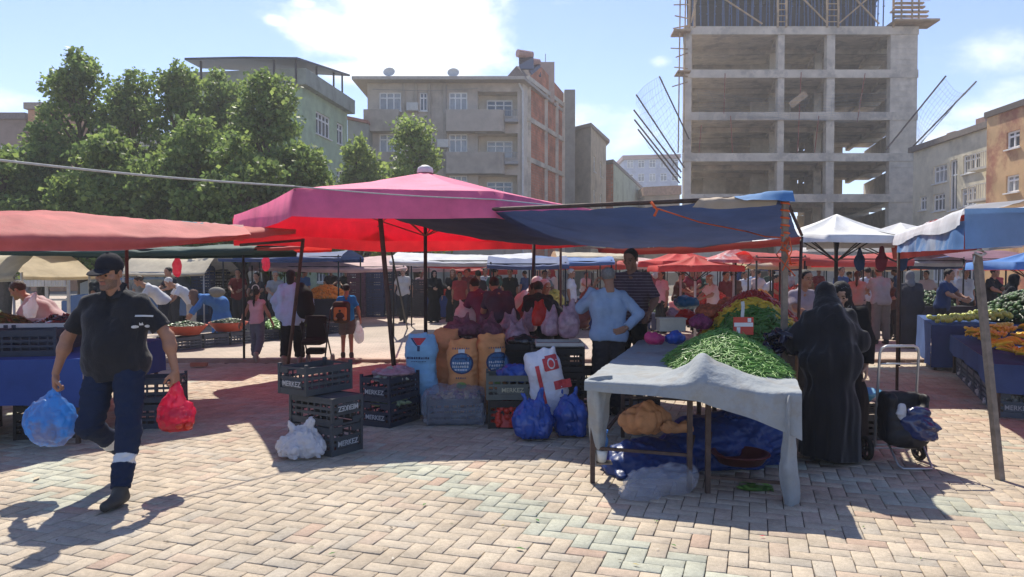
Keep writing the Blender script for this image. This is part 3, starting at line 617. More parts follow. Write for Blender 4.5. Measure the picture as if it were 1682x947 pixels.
def grey_apartment():
    Y = 53.; A = at(605, 444, Y); B_ = at(858, 444, Y); A.z = B_.z = 0; zr = zz(136, Y); t = thing('apartment_building', 'grey four storey apartment block with curved balconies and raw brick side wall', 'building', (A.x + 5, Y + 4, 0))
    X = lambda px: at(px, 444, Y).x - A.x; Z = lambda py: zz(py, Y); W = X(858); u = (1, 0, 0); m = MB(); fh = Z(150) - Z(218.5)
    rows = []
    for k in range(4):
        d = -k * fh
        for (a, b_, c, e, cols) in ((624, 660, 182, 151, 3), (690, 703, 182, 151, 2), (738, 768, 182, 151, 3)):
            rows.append((X(a), X(b_), Z(c) + d, Z(e) + d, cols))
    rec = [(X(785), X(850), max(Z(190) - k * fh, .1), Z(150) - k * fh) for k in range(4)]
    facade(m, A * 1, u, W, 0, zr, [r for r in rows] + rec, dep=.16)
    for i, r in enumerate(rows): window(t, A, u, r, cols=r[4], curt=i % 3 != 1)
    E1 = Vector((2.75, 57.5, 0)); E2 = Vector((4.35, 63, 0)); L = Vector((-10.3, 64, 0)); A0 = Vector((A.x, Y, 0)); B0 = Vector((B_.x, Y, 0))
    m.build('wall', GA, t)
    # loggias
    m = MB(); 
    for r in rec:
        x0, x1, z0, z1 = A.x + r[0], A.x + r[1], r[2], r[3]
        m.quad((x0, Y + 1.3, z0), (x1, Y + 1.3, z0), (x1, Y + 1.3, z1), (x0, Y + 1.3, z1)); m.quad((x0, Y + .16, z0), (x0, Y + 1.3, z0), (x0, Y + 1.3, z1), (x0, Y + .16, z1))
        m.quad((x1, Y + 1.3, z0), (x1, Y + .16, z0), (x1, Y + .16, z1), (x1, Y + 1.3, z1)); m.quad((x0, Y + .16, z1), (x0, Y + 1.3, z1), (x1, Y + 1.3, z1), (x1, Y + .16, z1)); m.quad((x0, Y + .16, z0), (x1, Y + .16, z0), (x1, Y + 1.3, z0), (x0, Y + 1.3, z0))
    m.build('loggia', CRM, t)
    for k, r in enumerate(rec): window(t, Vector((A.x, Y + 1.1, 0)), u, (r[0] + .6, r[1] - .35, r[2] + .1, r[3] - .35), cols=3, sill=False, curt=k == 1)
    # balconies: left boxes and right ones with a rounded end
    for k in range(4):
        z0, z1 = Z(219) - k * fh, Z(184) - k * fh
        if z1 < 0: continue
        z0 = max(z0, 0)
        mb_ = MB(); mb_.bb(A.x - .1, A.x + X(659), Y - 1.0, Y + .05, z0, z1); mb_.build('balcony', GB, t)
        mb_ = MB(); pts = [(A.x + X(735), Y - .003)] + [(A.x + X(735), Y - .95)] + [(A.x + X(818) + .5 * math.sin(a), Y - .45 - .5 * math.cos(a)) for a in np.linspace(0, math.pi / 2, 8)] + [(A.x + X(818) + .5, Y - .003)]
        n = len(pts); mb_.add([(p[0], p[1], z0) for p in pts] + [(p[0], p[1], z1) for p in pts], [tuple(range(n)), tuple(range(n, 2 * n))[::-1]] + [((i + 1) % n, i, n + i, n + (i + 1) % n) for i in range(n)]); mb_.build('balcony', GB, t)
        if k < 3: mb_ = MB(); mb_.bb(A.x + X(829), A.x + X(851), Y - .75, Y - .005, Z(203) - k * fh, Z(198) - k * fh); [mb_.bar((A.x + X(829) + i * .11, Y - .72, Z(198) - k * fh), (A.x + X(829) + i * .11, Y - .72, Z(184) - k * fh), .025) for i in range(9)]; mb_.bar((A.x + X(829), Y - .72, Z(184) - k * fh), (A.x + X(851), Y - .72, Z(184) - k * fh), .04); mb_.build('railing', mat('rail', (.3, .3, .3), var=0), t)
    m = MB()
    for px in (664, 684, 706, 731): m.bb(A.x + X(px) - .1, A.x + X(px) + .1, Y - .13, Y - .003, 0, zr - .02)
    m.build('pilaster', GB, t)
    m = MB(); m.tube([(B_.x + .02, Y - .12, .2), (B_.x + .02, Y - .12, zr - .6), (B_.x - .25, Y - .3, zr - .1)], .07); m.build('drain_pipe', mat('pipe_white', (.6, .6, .58)), t)
    # side walls: brick between a concrete frame, gable on top
    zt = lambda tt: zr + (2.3 * tt / .42 if tt < .42 else 2.3 - .6 * (tt - .42) / .58)
    S0, S1 = B0, E2; n_ = 26; m = MB(); cf = MB(); d = (S1 - S0); L_ = d.length; dn = d.normalized(); nr = dn.cross(Vector((0, 0, 1)))
    for i in range(n_):
        a, c = i / n_, (i + 1) / n_; p, q = S0 + d * a, S0 + d * c; m.quad(p, q, q + Vector((0, 0, zt(c))), p + Vector((0, 0, zt(a))), 1 if a > .10 else 0)
    for k in range(6):
        zc = zr + .6 - k * fh * .99
        if zc < 0: break
        cf.bar(S0 + dn * (L_ * .1) + nr * .0 + Vector((0, 0, zc)), S0 + dn * (L_ - .1) + Vector((0, 0, zc)), .34, .36)
    for tt in (.13, .52, .80, .985): cf.bar(S0 + dn * L_ * tt, S0 + dn * L_ * tt + Vector((0, 0, zr + .5)), .36, .38)
    m.quad(A0 + Vector((0, 11, 0)), A0, A0 + Vector((0, 0, zr)), A0 + Vector((0, 11, zr)), 2)
    m.quad(E2, A0 + Vector((0, 11, 0)), A0 + Vector((0, 11, zr)), E2 + Vector((0, 0, zr)), 2)
    m.build('side_wall', [CRM, BRK, GA], t); cf.build('concrete_frame', CON, t)
    m = MB(); m.add([(A.x - .9, Y - 1.05, zr + .003), (B_.x + .1, Y - 1.05, zr + .003), (4.5, 63.2, zr + .003), (A.x - .9, 64.3, zr + .003), (A.x - .9, Y - 1.05, zr + .22), (B_.x + .1, Y - 1.05, zr + .22), (4.5, 63.2, zr + .22), (A.x - .9, 64.3, zr + .22)], [(3, 2, 1, 0), (4, 5, 6, 7), (0, 1, 5, 4), (1, 2, 6, 5), (2, 3, 7, 6), (3, 0, 4, 7)])
    m.build('roof', mat('roof_slab', (.42, .38, .33), var=.15), t)
    m = MB(); g0 = at(826, 134, 55); m.add([tuple(at(826, 133, 54)), tuple(at(868, 131, 54)), tuple(at(848, 108, 54)), tuple(at(905, 140, 62)), tuple(at(886, 112, 62)), tuple(at(860, 140, 62))], [(0, 1, 2), (1, 3, 4, 2), (0, 2, 4, 5)]); m.build('gable_roof', mat('tile_dark', (.16, .13, .12), var=.3, scale=3), t)
    # solar heaters on the roof
    for (px, py, Yc) in ((862, 100, 56), (874, 112, 58)):
        o = at(px, py, Yc); m = MB(); m.tube([o + Vector((-.55, -.3, .5)), o + Vector((.55, .3, .5))], .3, 12); f = m.build('water_tank', mat('tank', (.42, .24, .2), rough=.4, var=.3), t)
        m = MB(); m.box(o + Vector((.1, -.7, -.35)), (1.1, 1.9, .08), Matrix.Rotation(R(42), 3, 'X')); m.build('solar_panel', mat('solar', (.03, .035, .05), rough=.1, spec=.9), t)
    m = MB(); p = at(877, 150, 60); m.bb(p.x - 1.2, p.x + 1.6, 59, 61, zr, zz(107, 60)); p = at(895, 118, 61); m.build('chimney', stucco('pink', (.48, .36, .30)), t)
    m = MB(); p = at(896, 118, 61); m.tube([(p.x, 61, zz(112, 61)), (p.x, 61, zz(88, 61))], .03, 5); m.build('antenna', mat('wire', (.2, .2, .2), var=0), t)
    b0 = at(926, 444, 62.8); block('narrow plain grey tower wall beside the raw brick gable', 'building', [(b0.x + .05, 62.9), (b0.x + .95, 62.9), (b0.x + 1.0, 68), (b0.x + .05, 68)], zz(151, 62.8), {}, [stucco('tower', (.30, .285, .255))], name='stair_tower')
grey_apartment()

def green_building():
    C0 = (-11.86, 42.); C1 = (-10.9, 49.2); z1 = zz(141, 42)
    ux, uy = C1[0] - C0[0], C1[1] - C0[1]; L = math.hypot(ux, uy); nx, ny = -uy / L, ux / L; D0 = (C0[0] + nx * 8, C0[1] + ny * 8); D1 = (C1[0] + nx * 8, C1[1] + ny * 8)
    fh = 2.95; zw = zz(216, 43.5); rs = []
    for k in range(4):
        for (a, w_) in ((2.0, 2.3), (5.4, 1.2)): 
            if zw - k * fh > .3: rs.append((a, a + w_, zw - k * fh, zw + 1.35 - k * fh, 4 if w_ > 2 else 2))
    rl = [(1.2 + q * 3.2, 2.6 + q * 3.2, zw - k * fh, zw + 1.5 - k * fh, 2) for k in range(4) for q in range(2) if zw - k * fh > .3]
    t = block('pale green apartment building with dark sheet canopy on its roof terrace', 'building', [D0, C0, C1, D1], z1, {1: rs, 0: rl}, [stucco('green', (.40, .50, .34))], eave=.55, cap=.9, roof=stucco('green_band', (.30, .33, .28)))
    # roof terrace canopy
    ys = 41.5; m = MB(); P = [at(303, 98, 41.5), at(400, 96, 41), at(488, 97, 41), at(575, 125, 49), at(470, 116, 50), at(330, 112, 50)]
    m.add([tuple(p) for p in P] + [tuple(p + Vector((0, 0, .12))) for p in P], [(0, 1, 2, 3, 4, 5), (11, 10, 9, 8, 7, 6)] + [(i, (i + 1) % 6, 6 + (i + 1) % 6, 6 + i) for i in range(6)]); m.build('canopy_roof', mat('sheet_dark', (.045, .05, .06), rough=.5, var=.2), t)
    for (px, py, Y) in ((330, 100, 41.7), (450, 98, 41.2), (486, 98, 41.4), (520, 106, 44), (548, 116, 47), (562, 121, 48.5)): p = at(px, py, Y); m = MB(); m.bar((p.x, p.y, z1), p, .1); m.build('canopy_post', mat('steel_dark', (.06, .06, .065), var=.1), t)
    m = MB(); p = at(505, 130, 44); m.bb(p.x - 1.6, p.x + .3, 44, 46, z1, z1 + 1.3); m.build('penthouse_wall', stucco('brown', (.25, .19, .16)), t)
    m = MB(); o = Vector((*C0, zw - .2)) + Vector((nx, ny, 0)) * .3
    for k in range(3):
        zb = zw - k * fh - 1.1
        for j in range(5): m.bar(o + Vector((ux / L * -.9, uy / L * -.9, -k * fh + .15 * j)), o + Vector((nx * 2.2 + ux / L * -.9, ny * 2.2 + uy / L * -.9, -k * fh + .15 * j)), .05)
        m.bar(o + Vector((nx * 1.1 + ux / L * -.45, ny * 1.1 + uy / L * -.45, -k * fh - .1)), o + Vector((nx * 1.1 + ux / L * -.45, ny * 1.1 + uy / L * -.45, -k * fh)), 2.2, .9)
    m.build('balcony', mat('balcony_brown', (.14, .10, .09), var=.2), t)
green_building()
def extras():
    g = [o for o in sc.objects if o.name.startswith('apartment_building')][:1][0]; acm = mat('ac_white', (.55, .55, .52), rough=.5)
    for (px, py) in ((678, 176), (728, 236), (790, 212), (712, 262)): m = MB(); p = at(px, py, 52.8); m.bb(p.x - .4, p.x + .4, 52.45, 52.84, p.z - .28, p.z + .28); m.lathe([(0, 0), (.19, 0), (.2, .02), (0, .02)], (p.x - .08, 52.44, p.z), 14, mtx=Matrix.Rotation(R(90), 3, 'X')); m.build('air_conditioner', acm, g)
    for (px, py) in ((640, 130), (745, 131)): p = at(px, py, 54); m = MB(); m.tube([(p.x, 54, 15.2), (p.x, 54, p.z + .25)], .03, 5); m.lathe([(0, .0), (.25, .05), (.42, .16), (.43, .16), (.25, .03), (0, -.02)], (p.x, 53.9, p.z + .4), 14, mtx=Matrix.Rotation(R(60), 3, 'X')); m.build('satellite_dish', acm, g)
    m = MB(); m.tube([at(733, 140, 52.6), at(733, 330, 52.6)], .02, 4); m.tube([at(612, 146, 52.6), at(700, 149, 52.6), at(785, 145, 52.6)], .015, 4); m.build('cable', mat('wire', (.2, .2, .2)), g)
extras()
# neighbours
def simple(label, pts, z1, rows, mats, **k):
    """rows[i] = (first z, storey height, n storeys, [(u0, u1, height, cols)...])"""
    w_ = {}
    for i, (zf, fh, n, us) in rows.items(): w_[i] = [(a, b_, zf + j * fh, zf + j * fh + h_, c) for j in range(n) for (a, b_, h_, c) in us]
    return block(label, 'building', pts, z1, w_, mats, **k)
a, c = P2(572, 444, 50), P2(606, 444, 51.5)
simple('small grey green block squeezed between the green and the grey apartment buildings', [a, c, (c[0], 60), (a[0], 60)], zz(196, 50), {0: (1.2, 2.9, 3, [(.35, 1.2, 1.3, 2)])}, [stucco('sage', (.30, .32, .28))], cap=.2, roof=mat('tile_red', (.28, .12, .09), var=.3, scale=3), eave=.3)
a, c, e = P2(942, 444, 67), P2(970, 444, 65), P2(995, 444, 73)
simple('plain beige block with two downpipes behind the brick gable', [a, c, e, (e[0], 80), (a[0], 80)], zz(208, 65), {1: (1.5, 3.0, 4, [(1.4, 2.4, 1.4, 2), (5, 6, 1.4, 2)])}, [stucco('beige', (.50, .42, .33)), stucco('beige2', (.58, .50, .38))], eave=.35, cap=.3, roof=mat('roof_edge', (.33, .28, .24), var=.1))
a, c, e = P2(993, 444, 76), P2(1007, 444, 75), P2(1062, 444, 105)
simple('long green walled building with a brick end, stepping away behind the beige block', [a, c, e, (e[0], 112), (a[0], 112)], zz(268, 75), {1: (1.3, 2.9, 3, [(2 + k * 4, 3.4 + k * 4, 1.4, 2) for k in range(7)])}, [BRK, stucco('mint', (.36, .41, .33))], eave=.5, cap=.35, roof=mat('roof_slate', (.16, .14, .14), var=.2))
a, c = P2(1025, 444, 170), P2(1113, 444, 168)
simple('distant white and blue apartment block on the rise with red roof', [a, c, (c[0], 185), (a[0], 185)], zz(262, 170), {0: (6.5, 3.1, 7, [(.6 + k * 2.5, 2.0 + k * 2.5, 1.7, 2) for k in range(5)])}, [stucco('blueblock', (.40, .46, .58))], eave=.8, cap=.9, roof=mat('roof_red', (.34, .20, .18), var=.2))
m = MB(); a = at(1025, 266, 169); c = at(1113, 300, 169); m.bb(a.x, c.x, 168.2, 169.4, zz(283, 169), zz(266, 169))
a, c = P2(1058, 444, 92), P2(1116, 444, 90)
simple('low terracotta roofed house in front of the distant blue block', [a, c, (c[0], 100), (a[0], 100)], zz(322, 92), {0: (1.4, 2.9, 2, [(.5, 1.8, 1.3, 2), (2.6, 3.8, 1.3, 2)])}, [stucco('tan', (.42, .34, .28))], eave=.4, cap=1.1, roof=mat('tile_pale', (.42, .25, .18), var=.25, scale=3), name='house')
for (p0, p1, Y, yt, col, lab, r) in ((-60, 46, 60, 196, (.26, .19, .16), 'brown block with glazed balconies at the left edge behind trees', (.16, .13, .13)),
                                  (50, 104, 58, 180, (.50, .25, .14), 'orange apartment house showing between the trees', (.30, .24, .2)), (100, 190, 62, 200, (.44, .40, .33), 'pale cream apartment house almost hidden behind the tallest trees', (.3, .2, .16))):
    a, c = P2(p0, 444, Y), P2(p1, 444, Y); W = c[0] - a[0]; n = max(1, int(W / 2.6))
    simple(lab, [a, c, (c[0], Y + 10), (a[0], Y + 10)], zz(yt, Y), {0: (1.4, 2.95, 4, [(.5 + k * W / n, .5 + k * W / n + 1.5, 1.5, 3) for k in range(n)])}, [stucco(lab[:6], col)], eave=.4, cap=.5, roof=mat('r_' + lab[:6], r, var=.2))
# right hand row
a, c, e = (27.3, 50.5), (26.7, 40.2), (34, 40.2)
def cream_right():
    L = 10.3; f = lambda px, py: None
    def uv(px): 
        r_ = (px - 841) / F; t_ = (r_ * 50.5 - 27.3) / (-.6 / L + r_ * 10.3 / L); return t_
    zs = lambda py, px: zz(py, 50.5 - uv(px) * 10.3 / L, px)
    rs = []
    for (p0, p1, y0, y1, c_) in ((1531, 1553, 300, 271, 3), (1579, 1607, 283, 252, 3), (1531, 1550, 346, 318, 3), (1577, 1602, 338, 308, 3), (1558, 1570, 345, 262, 2), (1509, 1520, 345, 322, 2)):
        rs.append((uv(p0), uv(p1), zs(y0, (p0 + p1) / 2), zs(y1, (p0 + p1) / 2), c_))
    rs += [(r[0], r[1], .9, 2.2, 3) for r in rs[2:4]]
    t = block('cream three storey apartment block with white windows beside the unfinished tower', 'building', [a, c, e, (e[0], 50.5)], zz(200, 40.2), {0: rs}, [stucco('cream2', (.72, .66, .50))], eave=.4, cap=.35, roof=mat('eave_dark', (.2, .17, .15), var=.2))
    for (y0, y1) in ((278, 240), (330, 290)):
        m = MB(); y_a, y_b = 50.5 - uv(1612), 50.5 - uv(1650); z0, z1_ = zs(y0, 1630), zs(y1, 1630); m.bb(25.9, 26.75, y_b, y_a, z0, z0 + .14)
        for k in range(12): yy = y_b + (y_a - y_b) * k / 11; m.bar((25.95, yy, z0 + .1), (25.95, yy, z0 + .95), .03)
        m.bar((25.95, y_a, z0 + .95), (25.95, y_b, z0 + .95), .05); m.build('balcony', mat('balc_white', (.55, .53, .47), var=.1), t)
    m = MB(); p = at(1565, 215, 46)
    for (y, s_) in ((44, 1.1), (47, .8)): m.bb(28, 29, y, y + .9, zz(200, 40.2), zz(200, 40.2) + s_)
    m.build('chimney', mat('chim', (.35, .22, .18), var=.2), t)
cream_right()
simple('ochre and brick coloured building with small windows at the right edge', [(24.6, 38.5), (24.3, 28), (34, 28), (34, 38.5)], zz(176, 36), {0: (zz(314, 36), 2.15, 2, [(1.6, 2.6, .85, 2), (5, 6, .85, 2)])}, [mat('ochre_wall', (.58, .38, .20), rough=.9, var=.2, scale=.8, stain=(.34, .14, .09), stain_s=.35)], cap=.3, eave=.15, roof=mat('edge_dark', (.12, .1, .09), var=.1))

# ------------------------------------------------ unfinished concrete tower
def tower():
    Y = 57.; yb = 72.; X = lambda px: at(px, 444, Y).x; t = thing('unfinished_tower', 'unfinished concrete tower with open floors, scaffolding and formwork on top', 'building', (X(1320), Y + 7, 0))
    xl, xr, xw = X(1127), X(1458), X(1503); tops = [zz(y, Y) for y in (43.5, 114.5, 184, 251.5, 318.5, 386)]; cx = [X(1280), X(1361)]; sh = .62
    for i, zt in enumerate(tops):
        m = MB(); m.bb(xl - .25, xw, Y - .12, Y + .45, zt - sh, zt); m.bb(xl - .25, xw, Y + .45, yb, zt - .22, zt - .004)
        for x_ in (xl + .3, *cx, xr): m.bb(x_ - .2, x_ + .2, Y + .45, yb, zt - .55, zt - .222)
        for y_ in (Y + 5.2, Y + 10): m.bb(xl, xw, y_ - .2, y_ + .2, zt - .60, zt - .224)
        m.build('floor_slab', CON, t)
    lv = [-.0] + tops[::-1]
    for (x_, w_) in ((xl + .05, .55), (cx[0], .5), (cx[1], .62)):
        m = MB()
        for z0, z1 in zip(lv, lv[1:]):
            m.bb(x_ - w_ / 2, x_ + w_ / 2, Y - .04, Y + .5, z0 + .002, z1 - sh - .002)
        m.build('column', CON, t)
        for y_ in (Y + 5.2, Y + 10, yb - .4):
            m = MB(); [m.bb(x_ - w_ / 2, x_ + w_ / 2, y_ - .25, y_ + .25, z0 + .002, z1 - .6) for z0, z1 in zip(lv, lv[1:])]; m.build('column', CON, t)
    m = MB()
    for z0, z1 in zip(lv, lv[1:]):
        m.bb(xr, xw - .05, Y - .06, Y + .5, z0 + .002, z1 - sh - .002); m.bb(xw - .5, xw - .05, Y + .5, yb, z0 + .002, z1 - .6)
        k = 0
        zc = z0 + .35
        while zc < z1 - sh - .1: m.bb(xr + .02, xw - .07, Y - .085, Y - .062, zc, zc + .02); zc += .42
    m.build('shear_wall', CON2, t)
    rr = random.Random(5)
    def iw(*a): m = MB(); m.bb(*a); m.build('infill_wall', CON2, t)
    for j, (z0, z1) in enumerate(zip(lv, lv[1:])):
        for (a, c) in ([(xl + .3, cx[0] - 1.0), (cx[0] + .3, cx[1] - .3), (cx[1] + .4, xr - .5)] if j > 1 else [(xl, cx[0] - .3), (cx[1] + .3, xw)]):
            if j < 5: iw(a, c, yb - .35 + .01 * j, yb - .15, z0 + .002, z1 - .25)
        iw(cx[0] - 1.6, cx[0] + 1.9, Y + 8, Y + 8.2, z0 + .002, z1 - .6); iw(cx[1] + .6, cx[1] + .8, Y + 6, yb, z0 + .002, z1 - .6); iw(xl + 1.5, xl + 3.6, Y + 10.3, Y + 10.5, z0 + .002, z1 - (1.2 if j != 2 else .6))
        if j == 0: iw(cx[0] + .3, xr - 2.2, Y + .1, Y + .3, z0, z1 - sh - .01); iw(xl + .4, cx[0] - 3, Y + .1, Y + .3, z0, z1 - sh - .01)
    # low wall and shutters of the ground floors
    # formwork deck, props and braces on the top floor
    zt = tops[0]; WD = mat('timber', (.42, .30, .19), rough=.85, var=.3, scale=2); PB = mat('prop_blue', (.05, .10, .22), rough=.5, var=.2); h_ = zz(-30, Y) - zt
    m = MB(); m.bb(xl, xr, Y + 1.5, yb - 4, zt + h_ - .1, zt + h_ + .15); m.bb(xl + .2, xr, Y + 4.5, Y + 4.7, zt, zt + h_ - .1); m.build('formwork_deck', mat('deck_dark', (.035, .035, .045), var=.3), t)
    for k in range(26):
        x_ = xl + .5 + (xr - xl - .8) * k / 25
        for y_ in (Y + .5, Y + 2.2): p = MB(); p.tube([(x_ + rr.uniform(-.1, .1), y_, zt), (x_, y_, zt + h_ - .1)], .05, 6); p.tube([(x_, y_, zt + h_ * .5), (x_, y_, zt + h_ * .52)], .09, 6); p.build('prop', PB, t)
    m = MB()
    for x_ in (xl + .1, xl + .5, cx[0] - .35, cx[0] + .3, cx[1] - .4, cx[1] + .45, xr + .1): m.bar((x_, Y - .2, zt - .1), (x_, Y - .2, zt + h_), .13)
    for (a, c) in ((cx[0] - .35, cx[0] + .3), (cx[1] - .4, cx[1] + .45)):
        for k in range(7): m.bar((a, Y - .25, zt + .3 + k * .45), (c, Y - .25, zt + .3 + k * .45), .06)
    for (a, za, c, zc) in ((xl + .5, 3.4, xl + 5.6, .1), (cx[0] + .3, 3.2, cx[0] + 3.4, .1), (cx[1] + .4, .1, cx[1] + 4, 3.2), (cx[1] + .5, 3.2, cx[1] + 3.5, .1), (xl + .2, .2, xl + .9, 3.4)): m.bar((a, Y - .35, zt + za), (c, Y - .35, zt + zc), .10)
    for k in range(9): m.bb(xr + rr.uniform(-.5, .0), xw + rr.uniform(0, .7), Y - .8 - .05 * (k % 3), Y - .5, zt + .5 + k * .33, zt + .62 + k * .33)
    m.bb(xr - .1, xw + 1.1, Y - 1.0, Y + 1.0, zt + .15, zt + .3); m.bar((xw - .4, Y - .8, zt + .3), (xw - .4, Y - .8, zt + h_), .1); m.bar((xr + .4, Y - .8, zt + .3), (xr + .4, Y - .8, zt + h_), .1); m.bar((xr + 1.2, Y - .8, zt + .3), (xr + 1.2, Y - .8, zt + h_), .1)
    for k in range(16): z_ = zt - 9 + k * .75; m.bar((xl - .9 + rr.uniform(-.3, .2), Y + rr.uniform(-.6, .5), z_), (xl + .0, Y - .2, z_ + rr.uniform(-.3, .3)), .07) if k > 5 else None
    for x_ in (xl - .35, xl - .75): m.bar((x_, Y - .4, tops[3]), (x_ + .1, Y - .4, zt + h_), .09)
    m.bb(xl - 1.2, xl + .1, Y - .8, Y + .8, zt - .55, zt - .4); m.bb(xl - .9, xl + .1, Y - .8, Y + .8, zt - 3.6, zt - 3.5)
    m.build('timber_scaffold', WD, t)
    # safety net booms
    for (a, c) in (((1083, 125), (1132, 228)), ((1045, 155), (1124, 275)), ((1041, 180), (1119, 282)), ((1042, 196), (1118, 292)), ((1048, 212), (1116, 300)), ((1554, 124), (1455, 246)), ((1604, 133), (1500, 240))):
        m = MB(); p0, p1 = at(*a, Y - 3.0), at(*c, Y - .2); m.tube([p0, p1], .06, 6); m.build('net_boom', mat('boom', (.12, .09, .08), var=.2), t)
    NET = mat('safety_net', (.35, .36, .38), var=.1)
    for (P_, ) in (([[at(1083, 126, 54), at(1060, 140, 54), at(1045, 156, 54)], [at(1110, 190, 55.2), at(1080, 225, 55), at(1060, 235, 55)], [at(1128, 240, 56.7), at(1122, 265, 56.7), at(1118, 285, 56.7)]],),
                   ([[at(1554, 126, 54), at(1578, 150, 54), at(1604, 134, 54)], [at(1512, 180, 55.2), at(1540, 200, 55), at(1560, 180, 55)], [at(1505, 230, 56.7), at(1508, 238, 56.7), at(1512, 238, 56.7)]],),
                   ([[at(1140, 150, 55), at(1300, 160, 55), at(1455, 150, 55)], [at(1150, 178, 55.9), at(1300, 190, 55.9), at(1455, 182, 55.9)], [at(1150, 196, 56.7), at(1300, 196, 56.7), at(1455, 196, 56.7)]],)):
        Pn = catmull(np.array([[tuple(p) for p in r] for r in P_]), 15); Pn = np.transpose(catmull(np.transpose(Pn, (1, 0, 2)), 15), (1, 0, 2)); Pn = Pn + (wav(Pn, .3, 3) * .25)[..., None]; m = MB()
        for k in range(15): m.tube(Pn[k], .009, 3, cap=False); m.tube(Pn[:, k], .009, 3, cap=False)
        m.build('safety_net', NET, t)
    m = MB()
    for (p0, p1) in (((1191, 120), (1189, 186)), ((1316, 118), (1310, 250)), ((1421, 120), (1408, 200)), ((1200, 190), (1203, 250)), ((1345, 190), (1338, 250)), ((1152, 205), (1148, 250))): m.tube([at(*p0, Y - .4), at(*p1, Y - .4)], .035, 5)
    m.build('hoist_rope', mat('rope_red', (.28, .08, .06), var=.1), t)
    m = MB(); m.box(at(1311, 163, Y - .9), (1.5, .1, .5), Matrix.Rotation(R(-38), 3, 'Y')); m.build('loose_board', WD, t)
    for o in [q for q in sc.objects if q.parent == t and q.type == 'MESH']:   # the plan is a parallelogram: its side walls run back to the right
        if o.name.split('.')[0] in ('safety_net', 'net_boom'): continue
        n_ = len(o.data.vertices); c = np.empty(n_ * 3); o.data.vertices.foreach_get('co', c); c = c.reshape(-1, 3); c[:, 0] += np.maximum(0, c[:, 1] + t.location.y - Y - .5) * .245; o.data.vertices.foreach_set('co', c.ravel()); o.data.update()
tower()

# ------------------------------------------------ trees
LEAF = [mat('leaf_%d' % i, c, rough=.5, var=.35, scale=2.5, trans=.55, spec=.25) for i, c in enumerate([(.17, .25, .07), (.26, .34, .09), (.11, .17, .055)])]
BARK = mat('bark', (.12, .09, .065), rough=.95, var=.3, scale=8, bump=.6, bscale=20)
def tree(label, px, ytop, Y, rad, zb, n, seed, lf=.17, light=False, tilt=0):
    r = np.random.default_rng(seed); base = at(px, 444, Y); zt = zz(ytop, Y, px); t = thing('tree', label, 'tree', (base.x, Y, 0), group='trees along the square')
    m = MB(); H = zt - zb; lumps = []
    m.tube([(base.x, Y, -.05), (base.x + .08, Y + .05, zb * .5), (base.x - .05, Y, zb), (base.x + .1, Y, zb + H * .4), (base.x, Y, zb + H * .75)], [.24, .2, .17, .11, .04], 9)
    k = int(20 + H * 2.6)
    for i in range(k):
        f = (i + .5) / k; prof = rad * (1.0 - .75 * max(0, f - .35) / .65) * (.75 + .5 * min(f, .35)); a = i * 2.4 + r.uniform(-.5, .5); d = prof * r.uniform(.45, .95)
        c = np.array((base.x + d * math.cos(a) , Y + d * math.sin(a), zb + .3 + (H - .8) * f + r.uniform(-.4, .4))); s_ = r.uniform(.5, 1.0) * (rad * .36) * (1 - .35 * f); lumps.append((c, s_))
        z0 = max(zb * .8, c[2] - 1.4); m.tube([(base.x, Y, z0), ((base.x + c[0]) / 2, (Y + c[1]) / 2, (z0 + c[2]) / 2 + .15), tuple(c)], [.07, .045, .015], 5)
    for e in range(7): lumps.append((np.array((base.x + r.uniform(-.6, .6) * (e > 1) * rad * .5, Y + r.uniform(-.5, .5), zt - .22 - .28 * e - r.uniform(0, .4) * (e > 1))), .24 + .05 * e))
    m.build('trunk', BARK, t)
    P = []; S = []; w_ = np.array([l[1] ** 2 for l in lumps]); w_ /= w_.sum(); cnt = (w_ * n).astype(int)
    for (c, s_), q in zip(lumps, cnt):
        d = r.normal(size=(q, 3)); d /= np.linalg.norm(d, axis=1, keepdims=True); rr = s_ * r.uniform(.35, 1.15, (q, 1)) ** .6 * (1 + .28 * np.sin(d[:, :1] * 7 + c[0] * 3) * np.cos(d[:, 2:] * 6 + c[2])); p = c + d * rr * np.array((1.15, 1.15, .95)); P.append(p)
    P = np.concatenate(P); n_ = len(P); d = r.normal(size=(n_, 3)); d[:, 2] -= .4; d /= np.linalg.norm(d, axis=1, keepdims=True); e = r.normal(size=(n_, 3)); e -= d * (e * d).sum(1, keepdims=True); e /= np.linalg.norm(e, axis=1, keepdims=True)
    L = lf * r.uniform(.45, 1.45, (n_, 1)); q1 = P; q2 = P + d * L * .5 + e * L * .36; q3 = P + d * L; q4 = P + d * L * .5 - e * L * .36
    V = np.stack([q1, q2, q3, q4], 1).reshape(-1, 3); Fq = np.arange(n_ * 4).reshape(-1, 4); mi = r.choice(3, n_, p=(.5, .35, .15) if not light else (.15, .8, .05))
    link('crown', npmesh('crown', V, Fq, mi), LEAF, t)
